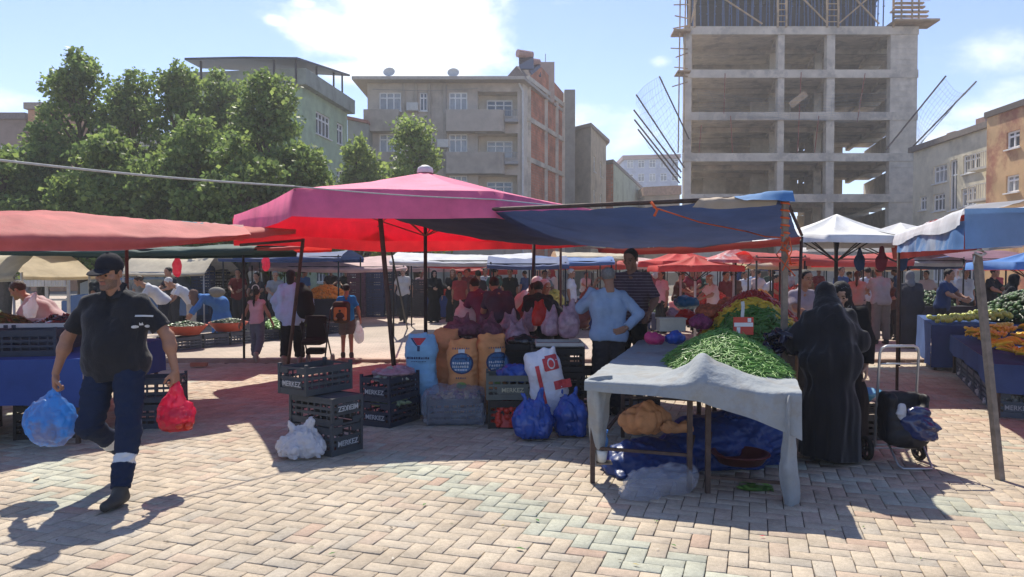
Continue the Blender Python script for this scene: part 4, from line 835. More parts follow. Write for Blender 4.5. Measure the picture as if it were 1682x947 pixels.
for a in (('tall narrow tree with a pointed top rising left of the group', 133, 78, 29, 2.3, 1.9, 15000, 1), ('rounded tree just right of the tallest pointed tree', 222, 116, 31, 2.6, 1.9, 15000, 2),
          ('slim tree with a high tip in front of the dark roof canopy', 296, 98, 30, 2.2, 1.9, 13000, 3), ('tree whose crown meets the left end of the dark roof canopy', 362, 112, 31.5, 2.3, 1.9, 13000, 4),
          ('broad dense tree standing before the pale green building', 438, 113, 28, 2.6, 1.9, 17000, 5), ('low bushy tree just left of the pink umbrella peak', 486, 228, 26, 2.0, 1.8, 11000, 6),
          ('shorter tree in front of the orange house', 66, 205, 27, 2.2, 1.8, 12000, 7), ('leafy tree at the left edge above the red tarpaulin', 4, 235, 25, 2.2, 1.8, 12000, 8),
          ('dense low tree filling the gap under the rounded one', 182, 205, 25, 2.3, 1.8, 13000, 12), ('dense low tree in the middle of the green mass', 318, 200, 25.5, 2.6, 1.8, 15000, 13), ('dark low tree under the broad tree', 398, 218, 24.5, 2.1, 1.8, 11000, 14)): tree(*a)
for a in (('young light green tree left of the grey apartment block', 592, 222, 33, 1.7, 2.2, 6500, 9), ('young light green tree in front of the grey apartment block', 684, 196, 35, 2.3, 2.2, 8500, 10)): tree(*a, light=True, lf=.2)
# ------------------------------------------------ the hot hazy air
hz = MB(); hz.bb(-160, 160, -20, 260, -1.1, 42); hz_o = hz.build('haze', []); tag(hz_o, kind='stuff')
hm_ = bpy.data.materials.new('haze'); hm_.use_nodes = True; hn = hm_.node_tree.nodes; hn.clear(); ho_ = hn.new('ShaderNodeOutputMaterial'); hv = hn.new('ShaderNodeVolumePrincipled'); hv.inputs['Color'].default_value = (.95, .96, 1, 1); hv.inputs['Density'].default_value = .0014; hv.inputs['Anisotropy'].default_value = .3
hm_.node_tree.links.new(hv.outputs[0], ho_.inputs['Volume']); hz_o.data.materials.append(hm_)
# ------------------------------------------------ makers of market things
CR = {k: mat('crate_' + k, c, rough=.55, var=.18, scale=5, bump=.1, bscale=30, spec=.35) for k, c in dict(navy=(.022, .032, .055), grey=(.05, .06, .07), green=(.09, .105, .095), blue=(.03, .055, .14), purple=(.10, .05, .10), black=(.014, .014, .016), slate=(.085, .11, .14), red=(.25, .05, .035)).items()}
M_LET = mat('letter_white', (.42, .44, .46), rough=.7, var=.25, scale=60)
_cm = {}
def crate_mesh(L=.56, W=.38, H=.25, simple_=False):
    k = (L, W, H, simple_)
    if k in _cm: return _cm[k]
    m = MB(); m.bb(-L / 2 + .03, L / 2 - .03, -W / 2 + .03, W / 2 - .03, .004, .016)
    for sx in (-1, 1):
        for sy in (-1, 1): m.bb(sx * L / 2 - .028 * (sx > 0) - .0, sx * L / 2 + .028 * (sx < 0), sy * W / 2 - .028 * (sy > 0), sy * W / 2 + .028 * (sy < 0), 0, H + .028)
    bands = ((.0, .055, .0), (.083, .108, .004), (.135, .16, .004), (.19, H, 0)) if not simple_ else ((.0, .07, 0), (.10, .15, .004), (.18, H, 0))
    for (z0, z1, ins) in bands:
        for s_ in (-1, 1):
            a = s_ * (W / 2 - ins - .004); m.bb(-L / 2 + .028, L / 2 - .028, min(a, a - s_ * .012), max(a, a - s_ * .012), z0, z1)
            a = s_ * (L / 2 - ins - .004)
            if z0 > .18 and not simple_:   # hand hole in the short side
                for (y0, y1, q0, q1) in ((-W / 2 + .028, -.06, z0, z1), (.06, W / 2 - .028, z0, z1), (-.06, .06, z1 - .018, z1)): m.bb(min(a, a - s_ * .012), max(a, a - s_ * .012), y0, y1, q0, q1)
            else: m.bb(min(a, a - s_ * .012), max(a, a - s_ * .012), -W / 2 + .028, W / 2 - .028, z0, z1)
    n = 7
    for s_ in (-1, 1):
        for i in range(1, n): x_ = -L / 2 + L * i / n; a = s_ * (W / 2 - .010); m.bb(x_ - .007, x_ + .007, min(a, a - s_ * .009), max(a, a - s_ * .009), .055, .19)
        for i in range(1, 5): y_ = -W / 2 + W * i / 5; a = s_ * (L / 2 - .010); m.bb(min(a, a - s_ * .009), max(a, a - s_ * .009), y_ - .007, y_ + .007, .055, .19)
        a = s_ * (L / 2 - .001); m.bb(min(a, a - s_ * .008), max(a, a - s_ * .008), -.13, .13, .06, .135)
    _cm[k] = m; return m
_protos = {}
def crate(label, loc, ang=0., col='navy', text='MERKEZ', sides=(-1, 1), flip=False, scale=(1, 1, 1), simple_=False, group='plastic crates of the market', cat='crate', name='plastic_crate'):
    key = (col, text, tuple(sides), simple_)
    if key not in _protos:
        me = crate_mesh(simple_=simple_).mesh('crate'); me.materials.append(CR[col]); tm = None
        if text:
            parts = []
            for s_ in sides:
                t = text_mesh(text, .066); M = Matrix(((0, 0, s_, s_ * .284), (s_, 0, 0, 0), (0, 1, 0, .098), (0, 0, 0, 1))); t.transform(M); parts.append(t)
            m = MB()
            for t in parts: m.add([tuple(v.co) for v in t.vertices], [tuple(p.vertices) for p in t.polygons])
            tm = m.mesh('lettering'); tm.materials.append(M_LET)
        _protos[key] = (me, tm)
    me, tm = _protos[key]; o = bpy.data.objects.new(name, me); COL.objects.link(o); o.location = loc; o.rotation_euler = (math.pi if flip else 0, 0, ang); o.scale = scale
    if flip: o.location.z += .25 * scale[2]; 
    tag(o, label, cat, group)
    if tm: c = bpy.data.objects.new('lettering', tm); COL.objects.link(c); c.parent = o
    return o
PL = dict(white=mat('plastic_white', (.74, .75, .78), rough=.25, var=.06, trans=.45, spec=.7, bump=.9, bscale=14), blue=mat('plastic_blue', (.02, .085, .40), rough=.25, var=.25, scale=5, trans=.25, spec=.6), skyblue=mat('plastic_skyblue', (.06, .30, .75), rough=.25, var=.2, trans=.4, spec=.6, alpha=.72, col2=(.16, .18, .30), c2lo=.45, c2hi=.6, stain_s=6),
          pink=mat('plastic_pink', (.75, .03, .10), rough=.25, var=.2, trans=.4, spec=.7, alpha=.74), clear=mat('plastic_clear', (.66, .70, .78), rough=.12, var=.1, trans=.25, spec=1., alpha=.24, bump=1., bscale=16), magenta=mat('plastic_magenta', (.55, .03, .16), rough=.3, var=.2, trans=.3, spec=.5), lilac=mat('plastic_lilac', (.46, .30, .36), rough=.3, var=.35, scale=14, trans=.3, spec=.6, alpha=.9), red=mat('plastic_red', (.62, .03, .02), rough=.3, var=.2, trans=.3), black=mat('plastic_black', (.012, .012, .016), rough=.2, var=.2, spec=.6), navy=mat('plastic_navy', (.02, .03, .10), rough=.2, var=.2, spec=.6))
def bag(label, c, r, m, seed=0, kind='sit', h=.011, group=None, cat='plastic bag', amp=.018, sc_=4.5, name='plastic_bag', top=None, hands=None):
    c = Vector(c); r = Vector(r); ext = .28
    s = SDF((c.x - r.x - .09, c.y - r.y - .09, max(c.z - r.z - .06, -.03) if kind == 'sit' else c.z - r.z - .1), (c.x + r.x + .09, c.y + r.y + .09, c.z + r.z + (ext if kind != 'lump' else .12)), h)
    s.ell(c, r, 0)
    if kind == 'sit': s.box(c - Vector((0, 0, r.z * .35)), (r.x * .86, r.y * .86, r.z * .55), min(r) * .4, .05)
    if kind == 'hang':
        T = top or c + Vector((0, 0, r.z + .14)); s.cap(c + Vector((-r.x * .35, 0, r.z * .6)), T, .05, .014, .05); s.cap(c + Vector((r.x * .35, 0, r.z * .6)), T, .05, .014, .05)
    if kind == 'sit': s.cap(c + Vector((r.x * .2, 0, r.z * .7)), c + Vector((r.x * .35, 0, r.z + .10)), .06, .018, .05); s.cap(c + Vector((-r.x * .2, 0, r.z * .7)), c + Vector((-r.x * .5, 0, r.z + .06)), .05, .016, .05)
    s.noise(amp * .8, sc_, seed, 3, (1, 1, .7), ridge=True); s.noise(amp * .35, sc_ * 1.6, seed + 7, 2, (1.6, 1.6, .25), ridge=True)
    if kind != 'hang': s.plane((0, 0, c.z - r.z + .012), (0, 0, -1))
    o = blob(name, s, m); return tag(o, label, cat, group)
def sack(label, base, w, d, H, m, seed=0, tilt=0., yaw=0., neck=True, h=.012, name='sack', cat='sack', group=None, open_=False):
    M = Matrix.Translation(Vector(base)) @ Matrix.Rotation(yaw, 4, 'Z') @ Matrix.Rotation(tilt, 4, 'Y')
    s = SDF((-w / 2 - .08, -d / 2 - .08, -.03), (w / 2 + .08, d / 2 + .08, H + .14), h)
    s.box((0, 0, H * .46), (w / 2, d / 2, H * .46), d * .40, 0); s.ell((0, -.01, H * .3), (w * .5, d * .56, H * .3), .08)
    r_ = random.Random(seed); s.ell((0, 0, H * .80), (w * .47, d * .42, H * .16), .06)
    for sg in (-1, 1): s.cap((sg * w * .22, 0, H * .86), (sg * w * r_.uniform(.36, .46), r_.uniform(-.02, .02), H * r_.uniform(.95, 1.0)), .07, .022, .06)
    if neck: s.cap((-w * .32, 0, H * .95), (w * .32, .0, H * .96), .035, .03, .05); s.cap((w * r_.uniform(-.2, .2), 0, H * .9), (w * r_.uniform(-.25, .25), -.02, H * 1.0), .05, .02, .04)
    if open_: s.ell((0, 0, H), (w * .36, d * .32, .13), .03, 'sub')
    s.noise(.011, 2.6, seed, 3, (1, 1, 1.5), ridge=True); s.plane((0, 0, .005), (0, 0, -1))
    P, Fq = s.surf(); P = P @ np.array(M.to_3x3()).T + np.array(M.translation); P[:, 2] -= min(P[:, 2].min() - base[2], 0) if tilt else 0
    o = link(name, npmesh(name, P, Fq), m, smooth=True); return tag(o, label, cat, group)
def mark(parent, shapes, P0, size, m, d=(0, 1, 0), name='print', rot=0.):
    """flat printed mark, laid onto a curved surface: shapes in 0..1 units; P0 the centre"""
    mb = MB()
    for sh in shapes:
        n = len(sh); mb.add([(p[0] * size, 0, p[1] * size) for p in sh], [tuple(range(n))])
    me = mb.mesh(name); me.transform(Matrix.Rotation(rot, 4, 'Y'))
    import bmesh; bm = bmesh.new(); bm.from_mesh(me)
    bmesh.ops.triangulate(bm, faces=bm.faces); bmesh.ops.subdivide_edges(bm, edges=bm.edges, cuts=3, use_grid_fill=True); bm.to_mesh(me); bm.free()
    dv = Vector(d).normalized(); q = dv.to_track_quat('Y', 'Z').to_matrix().to_4x4(); me.transform(Matrix.Translation(Vector(P0)) @ q); project(me, parent, d, .006)
    return link(name, me, m, parent)
POLE = mat('pole_rust', (.075, .048, .038), rough=.7, var=.35, scale=12, bump=.3); POLE_D = mat('pole_dark', (.02, .02, .022), rough=.6, var=.3, scale=10); POLE_W = mat('pole_wood', (.30, .22, .15), rough=.8, var=.3, scale=10); POLE_L = mat('pole_light', (.4, .4, .4), rough=.5, var=.2)
CL = {}
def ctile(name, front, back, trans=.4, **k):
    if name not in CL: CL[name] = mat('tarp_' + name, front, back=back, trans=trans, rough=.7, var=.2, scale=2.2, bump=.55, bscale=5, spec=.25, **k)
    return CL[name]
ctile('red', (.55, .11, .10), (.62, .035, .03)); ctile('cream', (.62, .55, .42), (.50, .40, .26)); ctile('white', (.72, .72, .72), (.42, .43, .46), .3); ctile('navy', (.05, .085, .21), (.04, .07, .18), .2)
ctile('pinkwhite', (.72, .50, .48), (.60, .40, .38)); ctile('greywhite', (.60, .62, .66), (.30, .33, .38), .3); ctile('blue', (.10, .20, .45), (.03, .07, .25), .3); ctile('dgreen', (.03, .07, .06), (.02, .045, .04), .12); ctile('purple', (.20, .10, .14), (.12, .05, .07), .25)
def pole(label, a, b, r=.022, m=POLE, group='poles holding up the canopies', name='canopy_pole', square=False):
    mb = MB(); a, b = Vector(a), Vector(b)
    if square: mb.bar(a, b, r * 2)
    else: mb.tube([a, b], r, 8)
    t = bpy.data.objects.new(name, None)
    bpy.data.objects.remove(t); o = mb.build(name, m, smooth=not square); return tag(o, label, 'pole', group)
def gable(label, p0, p1, yt, yb, Y, dep, m, Yr=None, val=.14, wr=.03, seed=0, cat='canopy', poles=4, pm=POLE_D, name='market_canopy', sag=.08, group='canopies of the market stalls'):
    """ridge tarp: near eave at row yb, ridge at row yt (pixels of the photograph, at the depths given)"""
    Yr = Yr or Y; ze, zr_ = zz(yb, (Y + Yr) / 2), zz(yt, (Y + Yr) / 2 + dep * .4); zr_ = max(zr_, ze + .12)
    L, R_ = at(p0, yb, Y), at(p1, yb, Yr); t = thing(name, label, cat, ((L.x + R_.x) / 2, (Y + Yr) / 2 + dep / 2, 0), group=group); u = (R_ - L); u.z = 0; n = Vector((-u.y, u.x, 0)).normalized()
    if n.y < 0: n = -n
    row = lambda off, z_, sg: [L * (1 - s_) + R_ * s_ + n * off - Vector((0, 0, (L * (1 - s_) + R_ * s_).z)) + Vector((0, 0, z_ - sg * math.sin(s_ * math.pi))) for s_ in (0, .25, .5, .75, 1)]
    rows = [row(-.02, ze - val, sag * .4), row(.02, ze, sag * .4), row(dep * .4, zr_, sag), row(dep * .97, ze + .03, sag * .4), row(dep, ze - val, sag * .3)]
    cloth('cloth', rows, m, t, 44, 26, wr, .55, seed)
    for k, (a, o_) in enumerate(((L, .06), (R_, .06), (L, dep - .1), (R_, dep - .1))[:poles]):
        q = a + n * o_ + u.normalized() * (.08 if k % 2 == 0 else -.08); mb = MB(); mb.tube([(q.x, q.y, 0), (q.x, q.y, ze + .03)], .022, 7); mb.build('pole', pm, t, True)
    mb = MB(); a, c = L + n * .05, R_ + n * .05; mb.tube([(a.x, a.y, ze - .015), (c.x, c.y, ze - .015)], .016, 6); mb.build('rail', pm, t)
    return t
def parasol(label, cx, cy, za, ze, rad, n, m, val=.15, rot=0., pm=POLE_L, cat='umbrella', pts=None, cap=None, name='market_umbrella', group='umbrellas over the stalls', sag=.05, scal=.0, rib=POLE_D, valm=None):
    t = thing(name, label, cat, (cx, cy, 0), group=group); P = pts or [(cx + rad * math.cos(rot + 2 * math.pi * i / n), cy + rad * math.sin(rot + 2 * math.pi * i / n)) for i in range(n)]; n = len(P); A = Vector((cx, cy, za)); mb = MB(); K = 12; V = []; Fq = []
    for i in range(n):
        a, c = Vector((*P[i], ze)), Vector((*P[(i + 1) % n], ze)); V = []
        for r_ in range(K + 1):
            f = r_ / K
            for s_ in range(K + 1):
                g_ = s_ / K; e = a * (1 - g_) + c * g_; e = e + (A - e) * (.05 * math.sin(math.pi * g_)) * f; q = A * (1 - f) + e * f; q.z -= sag * math.sin(math.pi * f) * (1 + 1.0 * math.sin(math.pi * g_)); V.append(tuple(q))
        mb.add(V, [(r_ * (K + 1) + s_, (r_ + 1) * (K + 1) + s_, (r_ + 1) * (K + 1) + s_ + 1, r_ * (K + 1) + s_ + 1) for r_ in range(K) for s_ in range(K)])
        E = [V[K * (K + 1) + s_] for s_ in range(K + 1)]; o_ = Vector(((a + c) / 2 - A).to_2d()).normalized() if False else Vector((((a + c) / 2 - A).x, ((a + c) / 2 - A).y, 0)).normalized()
        W = [(e[0] + (e[0] - cx) * .014, e[1] + (e[1] - cy) * .014, ze - val + scal * abs(math.sin(k * 1.57))) for k, e in enumerate(E)]
        j = len(E); mb.add(E + W, [(k, j + k, j + k + 1, k + 1) for k in range(j - 1)])
    import bmesh; me = mb.mesh('canopy'); bm = bmesh.new(); bm.from_mesh(me); bmesh.ops.remove_doubles(bm, verts=bm.verts, dist=1e-4); bm.to_mesh(me); bm.free()
    n_ = len(me.vertices); co = np.empty(n_ * 3); me.vertices.foreach_get('co', co); co = co.reshape(-1, 3); co[:, 2] += wav(co, .35, int(abs(cx) * 10)) * .014; me.vertices.foreach_set('co', co.ravel()); me.update()
    link('canopy', me, m, t, smooth=True)
    mb = MB(); mb.tube([(cx, cy, 0), (cx, cy, za - .02)], .028, 10); mb.build('pole', pm, t, True)
    for p in P:
        e = Vector((*p, ze - .02)); mb = MB(); mb.tube([A - Vector((0, 0, .05)), (A - Vector((0, 0, .05))) * .5 + e * .5 - Vector((0, 0, sag)), e], .011, 6); q = A * .45 + e * .55 - Vector((0, 0, sag + .02)); mb.tube([(cx, cy, ze - .35 - .0), q], .01, 6); mb.build('rib', rib, t)
    if cap: mb = MB(); mb.lathe([(.0, .10), (.05, .095), (.11, .06), (.125, .0), (.12, -.02)], (cx, cy, za), 16); mb.build('vent_cap', cap, t, True)
    return t
def table(label, pts, h, m=None, cloth_m=None, hem=None, legs=True, drops=(1, 1, 0, 0), group=None, name='market_table', cl_label=None, seed=0):
    """pts: near-left, near-right, far-right, far-left"""
    c = sum((Vector((*p, 0)) for p in pts), Vector()) / 4; t = thing(name, label, 'table', c, group=group); mb = MB(); V = [(*p, h - .03) for p in pts] + [(*p, h) for p in pts]
    mb.add(V, [(3, 2, 1, 0), (4, 5, 6, 7), (0, 1, 5, 4), (1, 2, 6, 5), (2, 3, 7, 6), (3, 0, 4, 7)]); mb.build('tabletop', m or POLE_W, t)
    for p in pts: q = Vector((*p, 0)); q += (c - q).normalized() * .09; mb = MB(); mb.bar((q.x, q.y, 0), (q.x, q.y, h - .03), .035); mb.build('leg', POLE, t)
    if cloth_m:
        mb = MB(); n = 14; rr = random.Random(seed); P3 = [Vector((*p, h + .006)) for p in pts]; o_ = [(p - Vector((c.x, c.y, p.z))).normalized() * .015 for p in P3]; P3 = [a + b_ for a, b_ in zip(P3, o_)]
        mb.quad(*P3)
        for i in range(4):
            a, b_ = P3[i], P3[(i + 1) % 4]; hz = (hem or (h * .5,) * 4)[i]
            if hz is None: continue
            nrm = Vector(((b_ - a).y, -(b_ - a).x, 0)).normalized(); m_ = 9; G_ = []
            for r_ in range(m_):
                f = r_ / (m_ - 1)
                for s_ in range(n + 1): g_ = s_ / n; p = a * (1 - g_) + b_ * g_; w_ = math.sin(g_ * 19 + i * 2 + seed) * .02 + math.sin(g_ * 43 + seed) * .008; p = p + nrm * (.004 + (w_ + .02) * f); p.z = h + .006 - f * (h - hz - .02 * math.sin(g_ * 7 + seed)); G_.append(tuple(p))
            mb.add(G_, [(r_ * (n + 1) + s_, (r_ + 1) * (n + 1) + s_, (r_ + 1) * (n + 1) + s_ + 1, r_ * (n + 1) + s_ + 1) for r_ in range(m_ - 1) for s_ in range(n)])
        o = mb.build('tablecloth', cloth_m, None, True); tag(o, cl_label or 'cloth hanging over ' + label, 'tablecloth')
    return t
def heap(label, c, r, H, piece, n, mats, name, cat, z0=0., seed=0, pick=None, base_m=None, jit=.012, squash=1.9):
    """a mound of small produce as one object; piece(rng) -> (verts, faces)"""
    rr = random.Random(seed); mb = MB(); c = Vector(c)
    K, L_ = 16, 6; V = []; 
    for j in range(L_ + 1):
        f = j / L_
        for i in range(K): a = 2 * math.pi * i / K; V.append((c.x + r[0] * f * math.cos(a) * .97, c.y + r[1] * f * math.sin(a) * .97, z0 + max(0, H * (1 - f ** squash) - .015)))
    mb.add(V, [(j * K + i, (j + 1) * K + i, (j + 1) * K + (i + 1) % K, j * K + (i + 1) % K) for j in range(L_) for i in range(K)], 0)
    for k in range(n):
        a = rr.uniform(0, 2 * math.pi); f = math.sqrt(rr.random()); x_, y_ = r[0] * f * math.cos(a), r[1] * f * math.sin(a); z_ = z0 + H * (1 - f ** squash)
        nx, ny = math.cos(a) * H / r[0], math.sin(a) * H / r[1]; nv = Vector((nx, ny, 1)).normalized()
        t1 = nv.cross(Vector((rr.gauss(0, 1), rr.gauss(0, 1), rr.gauss(0, 1)))).normalized(); t1 = (t1 + nv * rr.gauss(0, .16)).normalized(); t2 = nv.cross(t1).normalized(); t3 = t1.cross(t2)
        v, f_ = piece(rr); p = Vector((c.x + x_, c.y + y_, z_ + rr.uniform(0, jit * 2))); m_ = pick(x_ / r[0], y_ / r[1], rr) if pick else 0
        mb.add([tuple(p + t1 * q[0] + t2 * q[1] + t3 * q[2]) for q in v], f_, m_)
    o = mb.build(name, mats, None, True); return tag(o, label, cat, kind='stuff')
def tubepiece(L, r, n=4, bend=.25, taper=.3):
    def f(rr):
        l = L * rr.uniform(.75, 1.2); b_ = bend * l * rr.uniform(-1, 1); V = []; k = 4; rads = [r * taper, r, r, r * taper]
        for i in range(k):
            s_ = i / (k - 1) - .5; 
            for j in range(n): a = 2 * math.pi * j / n; V.append((l * s_, b_ * (1 - 4 * s_ * s_) + rads[i] * math.cos(a), rads[i] * math.sin(a)))
        return V, [(i * n + j, i * n + (j + 1) % n, (i + 1) * n + (j + 1) % n, (i + 1) * n + j) for i in range(k - 1) for j in range(n)]
    return f
def ballpiece(r):
    V0 = []; n, k = 7, 5
    for i in range(k + 1):
        for j in range(n): a, b_ = math.pi * i / k, 2 * math.pi * j / n; V0.append((math.sin(a) * math.cos(b_), math.sin(a) * math.sin(b_), math.cos(a)))
    F0 = [(i * n + j, (i + 1) * n + j, (i + 1) * n + (j + 1) % n, i * n + (j + 1) % n) for i in range(k) for j in range(n)]
    def f(rr): q = r * rr.uniform(.85, 1.15); return [(a * q, b_ * q, c * q * .9) for a, b_, c in V0], F0
    return f
def leafpiece(s):
    def f(rr): q = s * rr.uniform(.6, 1.2); w_ = q * .35; return [(-q, 0, 0), (-q * .2, -w_, q * .12), (q, 0, q * .05), (-q * .2, w_, q * .12), (0, 0, -q * .05)], [(0, 1, 4), (1, 2, 4), (2, 3, 4), (3, 0, 4)]
    return f
VEG = {k: mat('veg_' + k, c, rough=r_, var=.25, scale=9, spec=.45) for k, (c, r_) in dict(bean=((.12, .27, .045), .5), bean2=((.20, .38, .08), .5), eggplant=((.010, .008, .02), .18), pepg=((.06, .16, .02), .3), pepy=((.65, .42, .03), .35), pepr=((.38, .02, .012), .3), apple=((.42, .45, .08), .4), banana=((.68, .50, .04), .5), orange=((.75, .28, .03), .45), tomato=((.50, .03, .015), .3), leafy=((.05, .12, .03), .6), cuke=((.16, .34, .06), .4), purple=((.10, .02, .05), .4), yellow=((.62, .48, .08), .45), potato=((.32, .22, .12), .8), drkgreen=((.025, .05, .015), .5)).items()}
# ------------------------------------------------ canopies near the camera
t = thing('tarpaulin', 'faded red tarpaulin awning over the stall at the left edge', 'canopy', (-4, 8, 0))
A = lambda px, py, Y, dz=0: at(px, py, Y) + Vector((0, 0, dz))
rows = [[A(-330, 412, 6.0), A(-120, 412, 6.5), A(60, 412, 7.2), A(200, 411, 8.0), A(300, 401, 8.5), A(408, 388, 9.1)],
        [A(-330, 380, 6.0), A(-120, 379, 6.5), A(60, 380, 7.25), A(200, 384, 8.05), A(300, 387, 8.5), A(412, 383, 9.1)],
        [A(-330, 340, 6.9), A(-120, 343, 7.5), A(60, 348, 8.2), A(200, 355, 8.9), A(290, 364, 9.3), A(400, 374, 9.8)],
        [A(-330, 372, 8.5), A(-120, 375, 9.2), A(60, 380, 9.8), A(200, 386, 10.4), A(290, 392, 10.8), A(400, 394, 11)]]
cloth('cloth', rows, ctile('redfade', (.58, .15, .14), (.6, .06, .045), .34), t, 70, 34, .022, .9, 4)
t = thing('tarpaulin', 'bright red strip of tarpaulin tied between the left awning and the pink umbrella', 'canopy', (-3, 9.5, 0))
cloth('cloth', [[A(232, 408, 8.6), A(330, 400, 8.9), A(420, 391, 9.4), A(486, 384, 9.8)], [A(250, 382, 8.75), A(335, 378, 9.1), A(420, 376, 9.6), A(486, 376, 9.9)], [A(262, 378, 10.4), A(335, 372, 10.6), A(420, 374, 10.9), A(480, 380, 11)]], CL['red'], t, 40, 16, .02, 1.1, 9)
t = thing('tarpaulin', 'teal corner of tarpaulin folded over the end of the red awning', 'canopy', (-4, 9.3, 0))
cloth('cloth', [[A(262, 372, 8.7), A(300, 376, 8.9), A(332, 372, 9.0)], [A(240, 362, 9.1), A(290, 363, 9.2), A(334, 366, 9.3)], [A(250, 364, 9.7), A(290, 366, 9.8), A(334, 367, 9.8)]], ctile('teal', (.03, .22, .26), (.02, .1, .12)), t, 20, 10, .01, 2, 2)
t = thing('tarpaulin', 'dusty pink end of tarpaulin bunched beside the umbrella corner', 'canopy', (-3.6, 9.6, 0))
cloth('cloth', [[A(322, 376, 9.1), A(360, 377, 9.3), A(398, 377, 9.5)], [A(326, 366, 9.3), A(360, 368, 9.5), A(400, 370, 9.7)], [A(326, 370, 9.8), A(360, 371, 9.9), A(400, 372, 10)]], ctile('dusty', (.50, .26, .24), (.4, .14, .12)), t, 24, 10, .02, 2.5, 5)
pole('rusty slanting post under the right end of the red awning', G(470, 626), at(498, 392, 10.2), .026)
pole('rusty bar tying the slanting post to the red awning frame', at(498, 394, 10.2), at(395, 402, 9.2), .018)
pole('brown post standing behind the man in the cap', G(210, 640) + Vector((0, 0, 0)), at(208, 410, 10.0), .024, POLE)

HX = [(-4.35, 11.6), (-2.30, 7.84), (-.20, 8.25), (1.25, 10.8), (-.36, 14.6), (-2.6, 14.35)]
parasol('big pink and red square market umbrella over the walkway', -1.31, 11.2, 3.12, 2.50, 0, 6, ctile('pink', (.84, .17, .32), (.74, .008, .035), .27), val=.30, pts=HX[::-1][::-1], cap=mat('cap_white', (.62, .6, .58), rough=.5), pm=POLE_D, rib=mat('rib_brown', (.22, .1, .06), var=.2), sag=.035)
t = thing('tarpaulin', 'long navy tarpaulin awning sagging over the bean stall', 'canopy', (1.6, 9, 0))
NL, NR = Vector((-1.62, 9.1, 2.31)), Vector((2.44, 6.62, 2.28)); FR = Vector((3.5, 8.95, 2.04)); FL = Vector((.25, 11.5, 2.08))
def tp(s_, f, dz=0):
    a, c = NL * (1 - s_) + NR * s_, FL * (1 - s_) + FR * s_; q = a * (1 - f) + c * f; q.z += dz - .10 * math.sin(math.pi * s_) * (.25 + f) - .05 * math.sin(math.pi * f); return q
cloth('cloth', [[tp(s_, 0) for s_ in np.linspace(0, 1, 7)], [tp(s_, .3, -.03) for s_ in np.linspace(0, 1, 7)], [tp(s_, .6, -.04) for s_ in np.linspace(0, 1, 7)], [tp(s_, .86, -.03) for s_ in np.linspace(0, 1, 7)]], CL['navy'], t, 70, 26, .018, .8, 3)
mb = MB(); mb.tube([NL + Vector((0, 0, .01)), NR + Vector((0, 0, .01))], .022, 8); mb.build('front_rail', POLE, t, True)
mb = MB(); mb.tube([NR, FR + Vector((0, 0, .02))], .018, 8); mb.build('side_rail', POLE, t, True)
t2 = thing('tarpaulin', 'red tarpaulin strip hanging along the back of the navy awning', 'canopy', (1.8, 10.3, 0))
cloth('cloth', [[tp(s_, .84, -.04) for s_ in np.linspace(.3, 1, 7)], [tp(s_, .99, -.02) for s_ in np.linspace(.3, 1, 7)], [tp(s_, 1.02, -.08) for s_ in np.linspace(.3, 1, 7)]], ctile('brickred', (.26, .035, .035), (.26, .035, .035), .16), t2, 50, 12, .015, 1, 8)
t2 = thing('tarpaulin', 'tan piece of sacking folded over the navy awning near its tied corner', 'canopy', (2.2, 6.7, 0))
e = (NR - NL).normalized()
cloth('cloth', [[NR - e * .82 + Vector((-.04, -.06, -.06)), NR - e * .5 + Vector((-.04, -.06, -.085)), NR - e * .06 + Vector((-.04, -.06, -.07))], [NR - e * .78 + Vector((0, -.035, .02)), NR - e * .45 + Vector((0, -.035, .025)), NR - e * .06 + Vector((0, -.035, .025))], [NR - e * .72 + Vector((.1, .2, .02)), NR - e * .45 + Vector((.1, .2, .03)), NR - e * .06 + Vector((.1, .2, .03))]], ctile('tan', (.42, .33, .24), (.38, .3, .22), .1), t2, 24, 12, .012, 3, 6)
t2 = thing('tarpaulin', 'scrap of light blue sheet tied over the corner post of the navy awning', 'canopy', (2.4, 6.6, 0))
cloth('cloth', [[NR + Vector((-.34, .0, -.02)), NR + Vector((-.15, -.09, -.03)), NR + Vector((.05, -.1, -.05))], [NR + Vector((-.40, .2, .035)), NR + Vector((-.15, .05, .055)), NR + Vector((.06, .0, .05))], [NR + Vector((-.2, .4, .02)), NR + Vector((0, .3, .03)), NR + Vector((.15, .3, -.06))]], ctile('ltblue', (.10, .26, .52), (.08, .2, .4), .3), t2, 18, 12, .012, 2, 6)
pole('rusty square post at the near corner of the navy awning', (2.44, 6.62, 0), NR - Vector((0, 0, .02)), .024, mat('pole_pale', (.26, .20, .15), rough=.7, var=.3, scale=14), square=True)
pole('thin post under the back right corner of the navy awning', (3.42, 8.9, 0), FR, .02, POLE)
pole('leaning brown post at the left end of the navy awning', (-1.42, 9.12, 0), NL, .03, POLE)
pole('thin dark post beside the stooping men', (.37, 13.0, 0), at(877, 394, 13), .03, POLE_D); pole('thin rusty post in front of the yellow fruit stall', (.82, 12.4, 0), at(921, 400, 12.4), .02, POLE)
pole('short black post left of the leaning brown post', (-2.9, 20.5, 0), at(640, 400, 15), .02, POLE_D)
ORG = mat('rope_orange', (.75, .12, .03), rough=.7, var=.15); WHT = mat('rope_white', (.55, .52, .47), rough=.8, var=.15, scale=30)
mb = MB(); rr = random.Random(3)
a, c, d = tp(.74, .0) + Vector((0, 0, -.02)), tp(.9, .35, -.1), NR + Vector((.0, -.03, -.36))
mb.tube([a, a * .5 + c * .5 + Vector((0, 0, -.03)), c], .007, 6); mb.tube([c, (c + d) / 2 + Vector((0, 0, -.02)), d], .007, 6)
